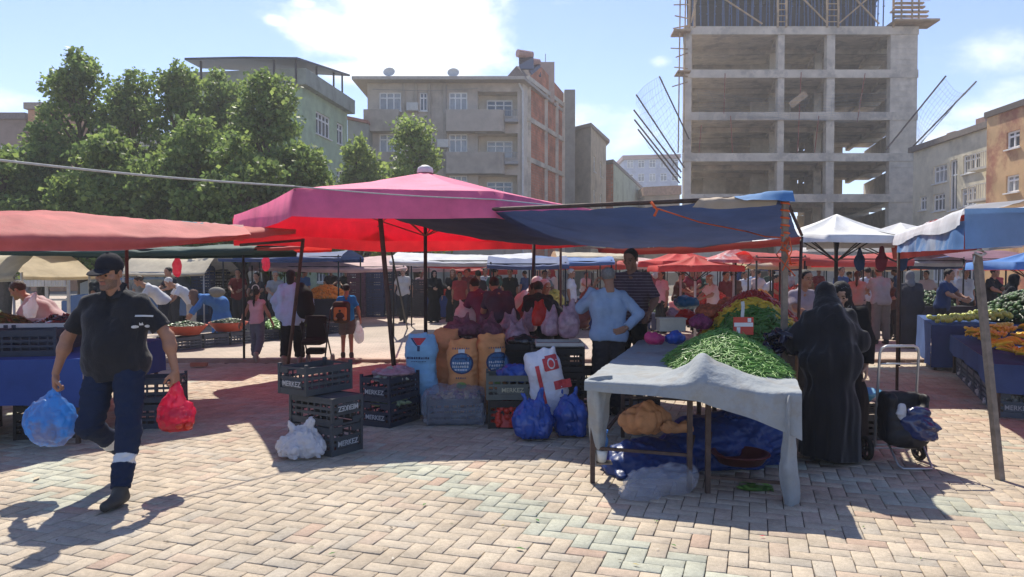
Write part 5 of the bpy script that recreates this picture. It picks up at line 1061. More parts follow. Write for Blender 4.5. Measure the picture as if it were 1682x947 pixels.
for k in range(7): z_ = NR.z - .03 - k * .07; mb.tube([(NR.x + .035 * math.cos(q * .9 + k), NR.y + .035 * math.sin(q * .9 + k), z_ - q * .004) for q in range(8)], .009, 5)
for k in range(4): mb.tube([(NR.x + .03, NR.y - .03, NR.z - .35), (NR.x + rr.uniform(-.1, .12), NR.y - .06, NR.z - .42 - k * .03), (NR.x + rr.uniform(-.05, .1), NR.y - .05, NR.z - .55 - .05 * k)], .006, 5)
mb.tube([a + Vector((-.03, -.03, .05)), a + Vector((.03, -.04, -.03)), a + Vector((0, -.05, -.09))], .014, 5)
o = mb.build('rope', ORG, None, True); tag(o, 'orange rope lashing the navy awning to its corner post', 'rope')
def sagline(a, b_, s_, n=16): return [Vector(a) * (1 - k / n) + Vector(b_) * (k / n) - Vector((0, 0, s_ * math.sin(math.pi * k / n))) for k in range(n + 1)]
FLc = Vector((-2.30, 7.84, 2.52))
mb = MB(); mb.tube(sagline(at(-160, 244, 5.2), FLc, .03), .011, 6); o = mb.build('rope', WHT, None, True); tag(o, 'pale rope stretched across in front of the trees to the pink umbrella', 'rope')
mb = MB(); mb.tube(sagline(FLc, Vector((-.20, 8.23, 2.42)), .02) + sagline(Vector((-.20, 8.23, 2.42)), at(947, 341, 9.0), .0, 6)[1:], .008, 6); o = mb.build('rope', WHT, None, True); tag(o, 'thin pale rope running over the front of the pink umbrella', 'rope')

# right hand canopy
t = thing('tarpaulin', 'blue and white tarpaulin canopy over the banana stall', 'canopy', (5.5, 8, 0))
q = Vector((.36, .93, 0)); s_ = Vector((.95, -.31, 0)); c4 = Vector((3.66, 5.95, 0)); zt = lambda k: 2.12 + .0 * k
pt = lambda a, b_, z_: c4 + q * a + s_ * b_ + Vector((0, 0, z_))
cw = ctile('whiteblue', (.70, .72, .76), (.50, .03, .03), .34)
cloth('cloth', [[pt(-.02, b_, 2.09) for b_ in (-.02, 1.2, 2.6, 4.2)], [pt(1.5, b_, z_) for b_, z_ in ((-.02, 2.12), (1.2, 2.28), (2.6, 2.34), (4.2, 2.3))], [pt(3.6, b_, z_) for b_, z_ in ((-.02, 2.1), (1.2, 2.30), (2.6, 2.34), (4.2, 2.3))], [pt(5.6, b_, z_) for b_, z_ in ((-.02, 2.1), (1.2, 2.2), (2.6, 2.3), (4.2, 2.2))]], cw, t, 40, 40, .02, .6, 11)
bl = ctile('midblue', (.22, .38, .62), (.07, .17, .40), .42)
cloth('front_valance', [[pt(-.06 + .03 * math.sin(b_ * 5), b_, 1.80 + .03 * math.sin(b_ * 3)) for b_ in np.linspace(-.03, 4.2, 9)], [pt(-.03, b_, 2.0) for b_ in np.linspace(-.03, 4.2, 9)], [pt(-.02, b_, 2.125) for b_ in np.linspace(-.03, 4.2, 9)]], bl, t, 60, 10, .012, 1.4, 3)
cloth('white_band', [[pt(a, -.06, 1.99 - .03 * math.sin(a * 2)) for a in np.linspace(4.6, -.06, 7)], [pt(a, -.045, 2.07) for a in np.linspace(4.6, -.05, 7)], [pt(a, .02, 2.145) for a in np.linspace(4.6, -.04, 7)], [pt(a, .4, 2.19) for a in np.linspace(4.6, -.04, 7)]], ctile('whitetop', (.74, .75, .78), (.6, .6, .62), .35), t, 60, 12, .012, 1.0, 17)
cloth('side_valance', [[pt(a, -.05 - .02 * math.sin(a * 4), 1.80 + .05 * a / 3) for a in np.linspace(4.3, -.06, 7)], [pt(a, -.04, 1.90 + .01 * a) for a in np.linspace(4.3, -.05, 7)], [pt(a, -.03, 2.03) for a in np.linspace(4.3, -.04, 7)]], mat('tarp_bluefade', (.42, .50, .62), rough=.7, trans=.4, var=.1, scale=2, col2=(.10, .24, .52), stain_s=.9, c2lo=.42, c2hi=.56), t, 60, 12, .016, 1.2, 7)
cloth('red_flap', [[pt(a, .12, 1.80) for a in np.linspace(6.2, .05, 7)], [pt(a, .10, 1.95) for a in np.linspace(6.2, .03, 7)], [pt(a, .08, 2.1) for a in np.linspace(6.2, .03, 7)]], CL['red'], t, 50, 8, .014, 1.0, 12)
pole('weathered wooden prop leaning under the corner of the blue canopy', G(1643, 788), at(1605, 416, 5.98), .024, mat('pole_pale2', (.24, .19, .145), rough=.75, var=.3, scale=14), square=True)
mb = MB(); k = at(1605, 420, 5.95); mb.tube([k + Vector((-.04, -.03, .03)), k + Vector((.0, -.045, .0)), k + Vector((.05, -.03, .02)), k + Vector((.06, .03, .04)), k + Vector((-.02, -.04, .05))], .009, 6); mb.tube([k + Vector((-.04, -.03, .0)), k + Vector((-.06, -.05, -.06))], .006, 5)
o = mb.build('rope', WHT, None, True); tag(o, 'pale twine knotted round the top of the wooden prop', 'rope')
pole('thin post at the far end of the blue canopy', pt(4.4, .0, 0), pt(4.4, 0, 2.1), .02, POLE)

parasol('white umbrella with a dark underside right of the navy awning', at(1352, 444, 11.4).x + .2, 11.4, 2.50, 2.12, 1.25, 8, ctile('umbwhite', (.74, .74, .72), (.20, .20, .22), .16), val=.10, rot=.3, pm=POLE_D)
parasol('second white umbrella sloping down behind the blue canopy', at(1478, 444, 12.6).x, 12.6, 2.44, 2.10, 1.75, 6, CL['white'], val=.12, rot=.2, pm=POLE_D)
# ------------------------------------------------ canopies further back
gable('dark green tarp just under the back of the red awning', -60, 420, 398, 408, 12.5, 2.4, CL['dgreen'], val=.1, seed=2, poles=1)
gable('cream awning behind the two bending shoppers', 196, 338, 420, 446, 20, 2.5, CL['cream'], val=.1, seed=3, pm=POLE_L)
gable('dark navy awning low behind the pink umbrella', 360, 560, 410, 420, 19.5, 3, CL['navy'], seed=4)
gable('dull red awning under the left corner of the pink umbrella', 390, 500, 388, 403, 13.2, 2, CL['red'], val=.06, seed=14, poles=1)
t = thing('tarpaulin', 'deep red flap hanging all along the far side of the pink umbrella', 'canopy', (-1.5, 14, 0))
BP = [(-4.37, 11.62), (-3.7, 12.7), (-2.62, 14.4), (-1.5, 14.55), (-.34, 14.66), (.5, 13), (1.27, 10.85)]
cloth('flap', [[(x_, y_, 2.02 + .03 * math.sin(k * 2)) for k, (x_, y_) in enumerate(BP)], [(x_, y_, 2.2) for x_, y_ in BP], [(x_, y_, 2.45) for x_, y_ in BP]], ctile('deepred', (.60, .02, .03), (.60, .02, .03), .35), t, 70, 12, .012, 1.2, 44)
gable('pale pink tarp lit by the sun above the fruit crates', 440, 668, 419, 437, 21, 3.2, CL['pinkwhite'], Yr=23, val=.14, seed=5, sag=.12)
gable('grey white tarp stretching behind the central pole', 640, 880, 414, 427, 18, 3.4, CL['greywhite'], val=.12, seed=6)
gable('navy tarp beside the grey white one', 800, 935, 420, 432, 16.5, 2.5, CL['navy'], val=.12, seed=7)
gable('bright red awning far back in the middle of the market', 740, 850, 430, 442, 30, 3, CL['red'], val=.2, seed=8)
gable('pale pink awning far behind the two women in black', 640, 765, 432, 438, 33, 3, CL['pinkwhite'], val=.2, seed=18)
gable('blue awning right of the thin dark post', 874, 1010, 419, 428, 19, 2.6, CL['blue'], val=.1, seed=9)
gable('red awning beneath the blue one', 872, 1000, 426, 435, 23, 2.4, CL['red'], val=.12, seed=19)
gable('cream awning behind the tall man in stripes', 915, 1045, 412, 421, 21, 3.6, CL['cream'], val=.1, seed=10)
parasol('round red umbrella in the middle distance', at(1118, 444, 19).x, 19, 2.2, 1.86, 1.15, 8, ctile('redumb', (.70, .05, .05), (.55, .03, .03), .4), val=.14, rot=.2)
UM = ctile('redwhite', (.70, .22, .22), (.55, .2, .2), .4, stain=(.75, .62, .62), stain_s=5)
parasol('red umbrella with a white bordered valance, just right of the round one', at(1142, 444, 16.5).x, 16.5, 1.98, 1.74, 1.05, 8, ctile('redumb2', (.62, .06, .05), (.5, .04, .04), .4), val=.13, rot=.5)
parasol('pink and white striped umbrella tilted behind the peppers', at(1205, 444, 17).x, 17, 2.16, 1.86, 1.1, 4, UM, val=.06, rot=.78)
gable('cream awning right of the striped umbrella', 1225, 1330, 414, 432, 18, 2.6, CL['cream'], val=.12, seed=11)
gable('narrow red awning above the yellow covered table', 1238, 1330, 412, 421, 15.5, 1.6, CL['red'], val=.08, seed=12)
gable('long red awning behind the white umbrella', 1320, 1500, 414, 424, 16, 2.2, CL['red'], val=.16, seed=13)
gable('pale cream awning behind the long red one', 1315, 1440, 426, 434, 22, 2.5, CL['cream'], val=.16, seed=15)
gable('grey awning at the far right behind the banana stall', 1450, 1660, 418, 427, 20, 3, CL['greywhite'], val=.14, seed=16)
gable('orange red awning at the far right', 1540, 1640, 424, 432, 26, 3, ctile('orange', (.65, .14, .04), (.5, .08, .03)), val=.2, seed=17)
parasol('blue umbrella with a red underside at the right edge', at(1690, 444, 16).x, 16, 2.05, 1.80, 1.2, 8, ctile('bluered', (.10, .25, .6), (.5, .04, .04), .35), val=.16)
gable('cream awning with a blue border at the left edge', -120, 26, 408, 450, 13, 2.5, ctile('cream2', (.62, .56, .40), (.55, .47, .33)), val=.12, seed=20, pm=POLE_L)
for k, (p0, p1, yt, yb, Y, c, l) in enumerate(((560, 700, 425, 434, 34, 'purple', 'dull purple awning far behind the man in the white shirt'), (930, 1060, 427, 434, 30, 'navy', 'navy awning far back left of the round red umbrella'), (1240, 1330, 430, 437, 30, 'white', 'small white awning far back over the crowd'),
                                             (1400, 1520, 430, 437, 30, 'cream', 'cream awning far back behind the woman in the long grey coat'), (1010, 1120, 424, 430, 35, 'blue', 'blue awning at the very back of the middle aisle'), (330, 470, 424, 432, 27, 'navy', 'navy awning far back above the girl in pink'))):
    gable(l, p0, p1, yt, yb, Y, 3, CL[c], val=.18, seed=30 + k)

for k, (p0, p1, yt, yb, Y, c, l) in enumerate(((700, 800, 421, 429, 24, 'red', 'low red awning right of the women in black'), (790, 900, 424, 432, 26, 'greywhite', 'grey awning behind the huddle of men'), (880, 1000, 428, 436, 33, 'cream', 'cream awning deep behind the yellow fruit stall'), (1040, 1150, 421, 430, 23, 'pinkwhite', 'pale pink awning behind the round red umbrella'),
    (1130, 1250, 424, 433, 27, 'red', 'wide red awning deep behind the striped umbrella'), (1230, 1330, 424, 433, 24, 'navy', 'navy awning deep behind the yellow table'), (1310, 1420, 419, 428, 27, 'red', 'red awning in the depth of the right aisle'), (1380, 1500, 423, 432, 24, 'purple', 'plum coloured awning over the right aisle'), (1480, 1600, 418, 429, 22, 'navy', 'navy awning behind the grey one at the right'), (1580, 1720, 412, 424, 18, 'purple', 'plum coloured awning behind the banana stall'), (960, 1060, 423, 431, 25, 'red', 'red awning beyond the tall man'))):
    gable(l, p0, p1, yt, yb, Y, 5.5, CL[c], val=.2, seed=60 + k)

# ------------------------------------------------ stall at the left edge
T1 = table('low table at the left edge behind the walking man', [(-6.4, 6.55), (-4.02, 6.9), (-4.25, 9.0), (-6.9, 8.7)], .80, cloth_m=fab('blue', (.035, .075, .26), var=.2, scale=2, trans=.1), hem=(.36, .42, None, None), cl_label='royal blue cloth hung over the front of the left stall', seed=3)
k = 0
for (x_, y_, a, z_) in ((-5.9, 7.05, .13, .81), (-5.28, 7.14, .13, .81), (-4.68, 7.23, .15, .81)):
    crate(('navy crate at the left end of the row above the blue cloth', 'navy crate in the middle of the row above the blue cloth', 'navy crate beside the elbow of the man in the cap')[k], (x_, y_, z_), a, 'navy'); k += 1
mb = MB(); P_ = [(-5.9, 7.35), (-4.55, 7.55), (-4.65, 8.4), (-6.0, 8.2)]
mb = MB()
cx_, cy_ = -5.25, 7.85
mb.box((cx_, cy_, 1.02), (1.36, .9, .014), rz(.13)); 
for s_2 in (-1, 1): mb.box(Vector((cx_, cy_, 1.055)) + rz(.13) @ Vector((0, s_2 * .444, 0)), (1.36, .012, .085), rz(.13)); mb.box(Vector((cx_, cy_, 1.055)) + rz(.13) @ Vector((s_2 * .674, 0, 0)), (.012, .87, .085), rz(.13))
o = mb.build('tray', mat('tray_white', (.55, .55, .52), rough=.5, var=.12)); tag(o, 'large shallow white tray on the crates of the left stall', 'tray')
for i, (x_, y_) in enumerate(((-5.6, 7.8), (-4.95, 7.9))): crate(('navy crate carrying the left half of the white tray', 'navy crate carrying the right half of the white tray')[i], (x_, y_, .81), .13, 'navy', None, scale=(1, 1, .8))
heap('heap of dark leafy greens in the white tray', (-5.6, 7.95, 0), (.42, .34), .13, leafpiece(.055), 550, [VEG['leafy'], VEG['bean'], VEG['drkgreen']], 'leafy_greens', 'greens', 1.03, 3, lambda a, b_, r: r.choice((0, 0, 1, 2)))
heap('pile of black eggplants at the right of the white tray', (-4.85, 7.95, 0), (.28, .32), .10, tubepiece(.11, .02, 6), 60, [VEG['eggplant']], 'eggplant_pile', 'vegetables', 1.03, 4)
heap('bundle of salad greens behind the white tray', (-6.75, 9.4, 0), (.45, .35), .26, leafpiece(.06), 600, [VEG['leafy'], VEG['bean']], 'leafy_greens', 'greens', .9, 8, lambda a, b_, r: r.choice((0, 1)))
table('plain table behind the white tray', [(-7.4, 8.95), (-4.9, 9.25), (-5.1, 10), (-7.5, 9.8)], .88)
mb = MB(); mb.box((-5.05, 6.75, .115), (.34, .26, .22), rz(.3)); o = mb.build('carton', mat('carton', (.34, .28, .17), rough=.8, var=.4, scale=9, col2=(.04, .09, .03), stain_s=9)); tag(o, 'small printed carton on the ground under the blue cloth', 'box')
mb = MB()
for (dx, dz, s_2) in ((-.08, .15, .045), (.06, .07, .05), (.1, .17, .03)): mb.lathe([(0, -.002), (s_2, -.002), (s_2, .002), (s_2 * .6, .002), (s_2 * .6, -.001)], Vector((-5.05, 6.75, dz)) + rz(.3) @ Vector((dx, -.134, 0)), 14, mtx=Matrix.Rotation(R(90), 3, 'X') @ Matrix.Rotation(0, 3, 'Z'))
mb.build('print', mat('print_cream', (.55, .5, .42), var=.1), o)
crate('dark crate pushed under the left stall beside the carton', (-4.55, 7.3, 0), .2, 'black', None)
crate('black crate in the shadow under the left stall', (-5.6, 7.5, 0), .1, 'black', None); crate('dark crate resting upon another under the left stall', (-4.55, 7.3, .27), .24, 'black', None)
crate('dark crate just visible behind the hip of the man in the cap', (-3.75, 7.75, 0), .2, 'navy', None); crate('dark crate on top behind the hip of the man in the cap', (-3.75, 7.75, .27), .22, 'navy', None)

# ------------------------------------------------ crates with basins on the left
ylab = ['blue grey crate under the nearer red basin', 'blue grey crate under the second red basin, left part', 'blue grey crate under the second red basin, right part', 'dark blue crate at the left under the cucumbers', 'dark blue crate in the middle under the cucumbers', 'dark blue crate at the right under the cucumbers', 'dark blue crate at the right end of the cucumber row']
u = Vector((.36, .93, 0)); p0 = Vector((-6.9, 14.9, 0))
for k in range(7):
    p = Vector((-6.75 + k * .32 + (k > 2) * .05, 15.1 + k * .62, 0)); crate(ylab[k], (p.x, p.y, .0), R(62), 'slate' if k < 3 else 'navy', None, scale=(1.12, 1.1, 1.12))
for i, (x_, y_) in enumerate(((-6.72, 15.25), (-6.22, 16.2))):
    mb = MB(); mb.lathe([(.0, .0), (.26, .0), (.33, .12), (.40, .19), (.415, .195), (.41, .175), (.34, .10), (.26, .015), (0, .012)], (x_, y_, .31), 28); o = mb.build('basin', mat('basin_red', (.48, .10, .06), rough=.4, var=.12), None, True); tag(o, ('round red plastic basin on the nearer blue grey crate', 'round red plastic basin further along the crates')[i], 'basin')
    heap(('green peppers heaped in the nearer red basin', 'dark greens heaped in the further red basin')[i], (x_, y_, 0), (.36, .36), .08, tubepiece(.10, .014, 5), 170, [VEG['drkgreen'], VEG['pepg']], 'green_peppers', 'vegetables', .48, 5 + i, lambda a, b_, r: r.choice((0, 0, 1)))
heap('light green cucumbers piled on the dark blue crates', (-5.45, 18.0, 0), (.55, .95), .26, tubepiece(.20, .028, 6), 420, [VEG['cuke'], VEG['bean2']], 'cucumber_pile', 'vegetables', .30, 6, lambda a, b_, r: r.choice((0, 1)))
ORD = ('first', 'second', 'third', 'fourth', 'fifth', 'sixth', 'seventh'); WH = {586: 'behind the boy', 617: 'right of the boy', 640: 'left of the man in white', 674: 'right of the man in white', 692: 'beside the women in black', 552: 'left of the boy', 600: 'at the back', 658: 'furthest back'}
for (px, Y, n, c, l) in ((334, 22, 7, 'blue', 'bright blue'), (362, 22.5, 7, 'black', 'black'), (384, 22.8, 6, 'black', 'jet black')):
    for j in range(n): p = at(px, 444, Y); crate('%s crate, %s from the ground, stacked left of the girl in pink' % (l, ORD[j]), (p.x, Y, j * .27), .1 * ((j * 3) % 5 - 2) * .3, c, None, simple_=True, group='%s crates stacked behind the bending shoppers' % l)

# ------------------------------------------------ stacks of crates across the walkway
for (px, Y, n, c, l) in ((552, 25, 3, 'black', 'black'), (586, 25.5, 6, 'purple', 'purple'), (617, 25.8, 6, 'blue', 'blue'), (640, 26.2, 6, 'navy', 'navy'), (674, 26.4, 5, 'navy', 'dark navy'), (692, 26.2, 5, 'grey', 'grey'), (600, 28, 7, 'black', 'black'), (658, 28, 7, 'black', 'blackened')):
    for j in range(n): p = at(px, 444, Y); crate('%s crate, %s from the ground, in the stack %s' % (l, ORD[j], WH[px]), (p.x, Y, j * .262), .12 * ((j * 7 + px) % 5 - 2) * .2, c, None, simple_=True, group='%s crates in the stack %s' % (l, WH[px]), scale=(1.05, 1.05, 1.03))
table('table of oranges across the walkway', [at(500, 444, 23).xy, at(572, 444, 23.6).xy, at(568, 444, 25).xy, at(502, 444, 25).xy], .72, cloth_m=fab('dark', (.03, .03, .05)), hem=(.1, .1, None, None), cl_label='dark cloth hanging from the table of oranges')
heap('oranges heaped on the table across the walkway', (at(536, 444, 24.2).x, 24.2, 0), (.75, .7), .40, ballpiece(.045), 520, [VEG['orange'], mat('veg_peach', (.62, .30, .10), var=.2)], 'orange_pile', 'fruit', .73, 9, lambda a, b_, r: r.choice((0, 0, 1)))

# far stalls: tables with heaps
FAR = [(700, 760, 24.5, .78, 'blue', 'tomato', 'blue clothed table of tomatoes behind the two women in black'), (800, 860, 22, .8, 'dark', 'purple', 'dark clothed table of beetroot in the middle aisle'), (893, 935, 17.5, .8, 'dark', 'yellow', 'dark clothed table of yellow peppers beside the thin post'), (955, 1000, 20, .82, 'blue', 'tomato', 'blue clothed table of red fruit behind the man in the blue shirt'),
       (1070, 1110, 19.5, .5, 'bluegrey', 'leafy', 'grey blue clothed low table near the woman in pink'), (1160, 1215, 17.5, .78, 'black', 'tomato', 'black clothed table of red fruit by the elderly man in the pale shirt'), (1247, 1290, 16.5, .82, 'yellow', 'yellow', 'yellow clothed table behind the pepper heap'),
       (1395, 1450, 20, .5, 'black', 'orange', 'black stand of oranges behind the trolley'), (1500, 1600, 17, .8, 'dark', 'leafy', 'dark clothed table of greens right of the woman in the long coat'), (1600, 1720, 20, .9, 'dark', 'leafy', 'dark table of greens at the far right'), (610, 690, 31, .8, 'dark', 'tomato', 'dark clothed table far behind the crate stacks'),
       (1010, 1060, 26, .8, 'blue', 'leafy', 'blue clothed table behind the tall man'), (400, 480, 26, .8, 'dark', 'tomato', 'dark clothed table behind the woman with the pushchair'), (230, 330, 23, .8, 'dark', 'leafy', 'dark clothed table behind the cream awning posts'), (1290, 1390, 26, .8, 'black', 'tomato', 'black clothed table far behind the woman in black')]
FC = dict(blue=(.04, .07, .2), dark=(.03, .03, .04), bluegrey=(.08, .10, .18), black=(.012, .012, .015), yellow=(.60, .42, .10))
for k, (p0, p1, Y, h_, c, v, l) in enumerate(FAR):
    a, b_ = at(p0, 444, Y), at(p1, 444, Y); table(l, [(a.x, Y), (b_.x, Y), (b_.x, Y + 1.5), (a.x, Y + 1.5)], h_, cloth_m=fab('far_' + c, FC[c]), hem=(.08, .1, None, .1), cl_label='cloth of the ' + l.replace('the ', ''), seed=k)
    heap('produce heaped on the ' + l, ((a.x + b_.x) / 2, Y + .75, 0), ((b_.x - a.x) * .45, .65), .32, ballpiece(.045) if v not in ('leafy', 'yellow') else tubepiece(.13, .03, 5), 260, [VEG[v], VEG['drkgreen' if v == 'leafy' else v]], v + '_heap' if v not in ('yellow', 'purple') else ('pepper_heap' if v == 'yellow' else 'beetroot_heap'), 'produce', h_ + .01, k, lambda a, b_, r: r.choice((0, 1)))

# ------------------------------------------------ goods on the paving, centre left
crate('grey crate, rim up, on top of the three crate stack by the white bag', (-1.82, 6.84, .515), R(56.5), 'grey', sides=(-1,))
crate('upside down grey crate in the middle of the three crate stack', (-1.70, 6.74, .257), R(-33), 'grey', flip=True)
crate('lowest grey crate of the three crate stack by the white bag', (-1.70, 6.72, 0), R(-33.2), 'grey')
crate('lower navy crate of the pair behind the three crate stack', (-1.30, 7.92, 0), R(63), 'navy'); crate('upper navy crate of the pair, filled with wrapped vegetables', (-1.31, 7.93, .262), R(63.5), 'navy')
heap('pale vegetables under a plastic film in the upper navy crate', (-1.31, 7.93, 0), (.17, .22), .09, tubepiece(.10, .02, 5), 90, [mat('veg_pale', (.34, .36, .30), var=.3)], 'vegetable_pile', 'vegetables', .46, 2)
heap('light green vegetables filling the lower navy crate', (-1.30, 7.92, 0), (.2, .25), .03, tubepiece(.10, .02, 5), 90, [mat('veg_pale2', (.22, .27, .15), var=.3)], 'vegetable_pile', 'vegetables', .215, 3)
bag('thin lilac plastic film lying over the upper navy crate', (-1.28, 7.95, .54), (.23, .25, .05), PL['lilac'], 3, 'lump', amp=.02)
bag('crumpled white plastic bag beside the three crate stack', (-1.83, 6.42, .115), (.215, .15, .115), PL['white'], 5, 'sit', h=.008, amp=.022, sc_=5)
crate('dark crate wrapped in clear plastic in front of the orange sacks', (-.62, 7.95, 0), R(8), 'navy', None, scale=(1.06, 1, 1.1))
def film(label, c, hf, seed):
    s = SDF(np.array(c) - hf - .08, np.array(c) + hf + .10, .011); s.box(c, hf, .05, 0); s.ell((c[0], c[1], c[2] + hf[2]), (hf[0] * .9, hf[1] * .8, .07), .05); s.noise(.020, 3.2, seed, 3, (1, 1, .8), ridge=True); s.plane((0, 0, .012), (0, 0, -1)); return tag(blob('plastic_film', s, PL['clear']), label, 'plastic film')
film('clear plastic sheet wrapped round the dark crate before the orange sacks', (-.62, 7.93, .17), (.33, .24, .17), 4)
heap('purple vegetables inside the plastic wrapped crate', (-.62, 7.95, 0), (.24, .15), .06, ballpiece(.035), 60, [VEG['purple'], VEG['potato']], 'vegetable_pile', 'vegetables', .24, 5, lambda a, b_, r: r.choice((0, 1)))
def tub(label, px, Y, z_, col, seed): pass
SKY = mat('sack_blue', (.20, .40, .58), rough=.6, var=.12, scale=4, bump=.25, bscale=120); ORS = mat('sack_orange', (.64, .27, .10), rough=.65, var=.14, scale=5, bump=.25, bscale=120); WHS = mat('sack_white', (.66, .66, .70), rough=.6, var=.1, scale=5, bump=.25, bscale=120)
PRT = {k: mat('print_' + k, c, rough=.7, var=.2, scale=30) for k, c in dict(red=(.50, .05, .06), navy=(.03, .05, .12), blue=(.05, .14, .28), white=(.55, .58, .6), green=(.16, .26, .06)).items()}
xs = lambda px, Y: at(px, 444, Y).x
s1 = sack('light blue woven sack with a triangle emblem standing left of the orange sacks', (xs(692, 8.35), 8.35, 0), .35, .24, .93, SKY, 3)
s2 = sack('orange produce sack with a dark blue oval print, between its two neighbours', (xs(760, 8.3), 8.3, 0), .33, .24, .86, ORS, 5); s3 = sack('orange produce sack at the right of the three, its oval print half hidden', (xs(806, 8.4), 8.4, 0), .33, .24, .92, ORS, 8, yaw=R(14))
s4 = sack('plain darker orange sack squeezed in beside the light blue sack', (xs(733, 8.62), 8.62, 0), .30, .22, .97, mat('sack_orange2', (.55, .22, .09), rough=.65, var=.2, scale=5, bump=.25, bscale=120), 9)
x0 = xs(690, 8.35)
mark(s1, [[(-.5, .5), (.5, .5), (.12, 0), (-.12, 0)], ], (x0 + .0, 8.2, .80), .15, PRT['red']); mark(s1, [[(-.68, .5), (-.52, .5), (-.1, -.05), (.08, -.05), (.08, -.45), (-.12, -.45), (-.12, -.1), (-.25, 0)]], (x0, 8.2, .80), .15, PRT['navy'])
rr = random.Random(2)
def dashes(n, w_, h_, gap, r): 
    out_, x_ = [], -.5
    while x_ < .5 - w_: q = r.uniform(.6, 1.2) * w_; out_.append([(x_, -h_), (x_ + q, -h_), (x_ + q, h_ * r.uniform(.6, 1)), (x_, h_ * r.uniform(.5, 1))]); x_ += q + gap
    return out_
mark(s1, dashes(9, .07, .05, .03, rr), (x0, 8.2, .655), .28, PRT['navy']); mark(s1, dashes(9, .06, .03, .04, rr), (x0, 8.2, .615), .18, PRT['navy'])
def oval(a, b_, n=20): return [(a * math.cos(2 * math.pi * k / n) * (1 if abs(math.cos(2 * math.pi * k / n)) < .9 else .97), b_ * math.sin(2 * math.pi * k / n)) for k in range(n)]
for (s_2, x0, Y0) in ((s2, xs(759, 8.3), 8.15), (s3, xs(818, 8.4), 8.25)):
    mark(s_2, [oval(.5, .44)], (x0, Y0, .60), .27, PRT['navy']); mark(s_2, [oval(.46, .40)], (x0, Y0 - .02, .60), .255, PRT['blue'], name='oval_centre')
    for o in [q for q in sc.objects if q.parent == s_2 and q.name.startswith('oval')]: o.location.y -= .003
    for j, (zc, w_, m_) in enumerate(((.655, .14, 'navy'), (.605, .2, 'white'), (.565, .2, 'white'), (.53, .15, 'white'))):
        o = mark(s_2, dashes(7, .09, .07, .04, rr), (x0, Y0, zc), w_, PRT[m_]); o.location.y -= .006
    mark(s_2, dashes(7, .05, .05, .08, rr), (x0, Y0, .765), .2, PRT['navy']); mark(s_2, [[(-.5, -.3), (.5, -.3), (.5, .3), (-.5, .3)]], (x0, Y0, .735), .07, PRT['white']); mark(s_2, [oval(.5, .3, 12)], (x0, Y0, .36), .12, PRT['green']); mark(s_2, dashes(5, .1, .08, .1, rr), (x0, Y0, .44), .12, PRT['navy'])
bag('rolled open mouth of an orange sack above the middle one', (xs(752, 8.6), 8.62, .95), (.20, .12, .07), ORS, 4, 'lump', cat='sack', name='sack_mouth') if False else None
s5 = sack('white woven sack with red print leaning over the blue bags', (xs(915, 7.55), 7.55, .02), .37, .27, .80, WHS, 4, tilt=R(-13), h=.010)
x0 = xs(903, 7.55)
def lean(dx, z_): return (xs(922, 7.55) - .13 - .0 + dx + (0 - z_) * .23 + .10, 7.4, z_)
mark(s5, [[(-.5, -.42), (-.42, -.5), (.5, -.5), (.5, .42), (.42, .5), (-.30, .5), (-.30, .36), (-.5, .36)]], lean(.075, .70), .15, PRT['red'], rot=R(-13)); mark(s5, [[(-.5, -.25), (.5, -.25), (.5, .25), (-.5, .25)]], lean(.15, .49), .17, PRT['red'], rot=R(-13)); 
o = mark(s5, [oval(.36, .5, 16)], lean(.08, .695), .11, PRT['white'], rot=R(-13)); o.location.y -= .004; o = mark(s5, [oval(.36, .5, 16)], lean(.08, .695), .078, PRT['red'], rot=R(-13)); o.location.y -= .007
for zc, hh in ((.62, .3), (.50, .5), (.34, .45)): mark(s5, [[(-.12, -hh), (.12, -hh), (.12, hh), (-.12, hh)]], lean(-.07, zc), .17, PRT['red'], rot=R(-13))
mark(s5, dashes(4, .2, .12, .06, rr), lean(.15, .36), .12, PRT['navy'], rot=R(-13))
crate('greenish crate marked with lettering and holding blue bags', (xs(842, 7.72), 7.76, .30), R(2), 'green', None); o = [q for q in sc.objects][-1]
tm = text_mesh('MERKEZ', .062); tm.transform(Matrix.Translation((xs(842, 7.57), 7.566, .40)) @ Matrix.Rotation(R(2), 4, 'Z') @ Matrix.Rotation(R(90), 4, 'X')); link('lettering', tm, mat('letter_yellow', (.42, .40, .28), var=.2), o)
mb = MB(); mb.box((xs(842, 7.57), 7.571, .40), (.32, .006, .085), rz(R(2))); mb.build('label_panel', CR['green'], o)
crate('black crate of red apples under the greenish crate', (xs(845, 7.76), 7.78, .0), R(2), 'black', None, scale=(1, 1, 1.15))
heap('red apples seen through the open side of the black crate', (xs(834, 7.72), 7.68, 0), (.19, .13), .21, ballpiece(.036), 90, [VEG['tomato']], 'apple_heap', 'fruit', .02, 6, squash=3)
bag('bright blue plastic bag stuffed in the greenish crate', (xs(845, 7.76), 7.74, .55), (.20, .14, .10), PL['blue'], 7, 'lump', amp=.02)
bag('blue plastic bag on the ground before the red apples', (xs(876, 7.1), 7.12, .19), (.21, .17, .19), PL['blue'], 11, h=.009, amp=.02); bag('blue plastic bag leaning at the foot of the grey table, right of its twin', (xs(938, 7.22), 7.25, .20), (.175, .15, .20), PL['blue'], 13, h=.009, amp=.02)
k = 0
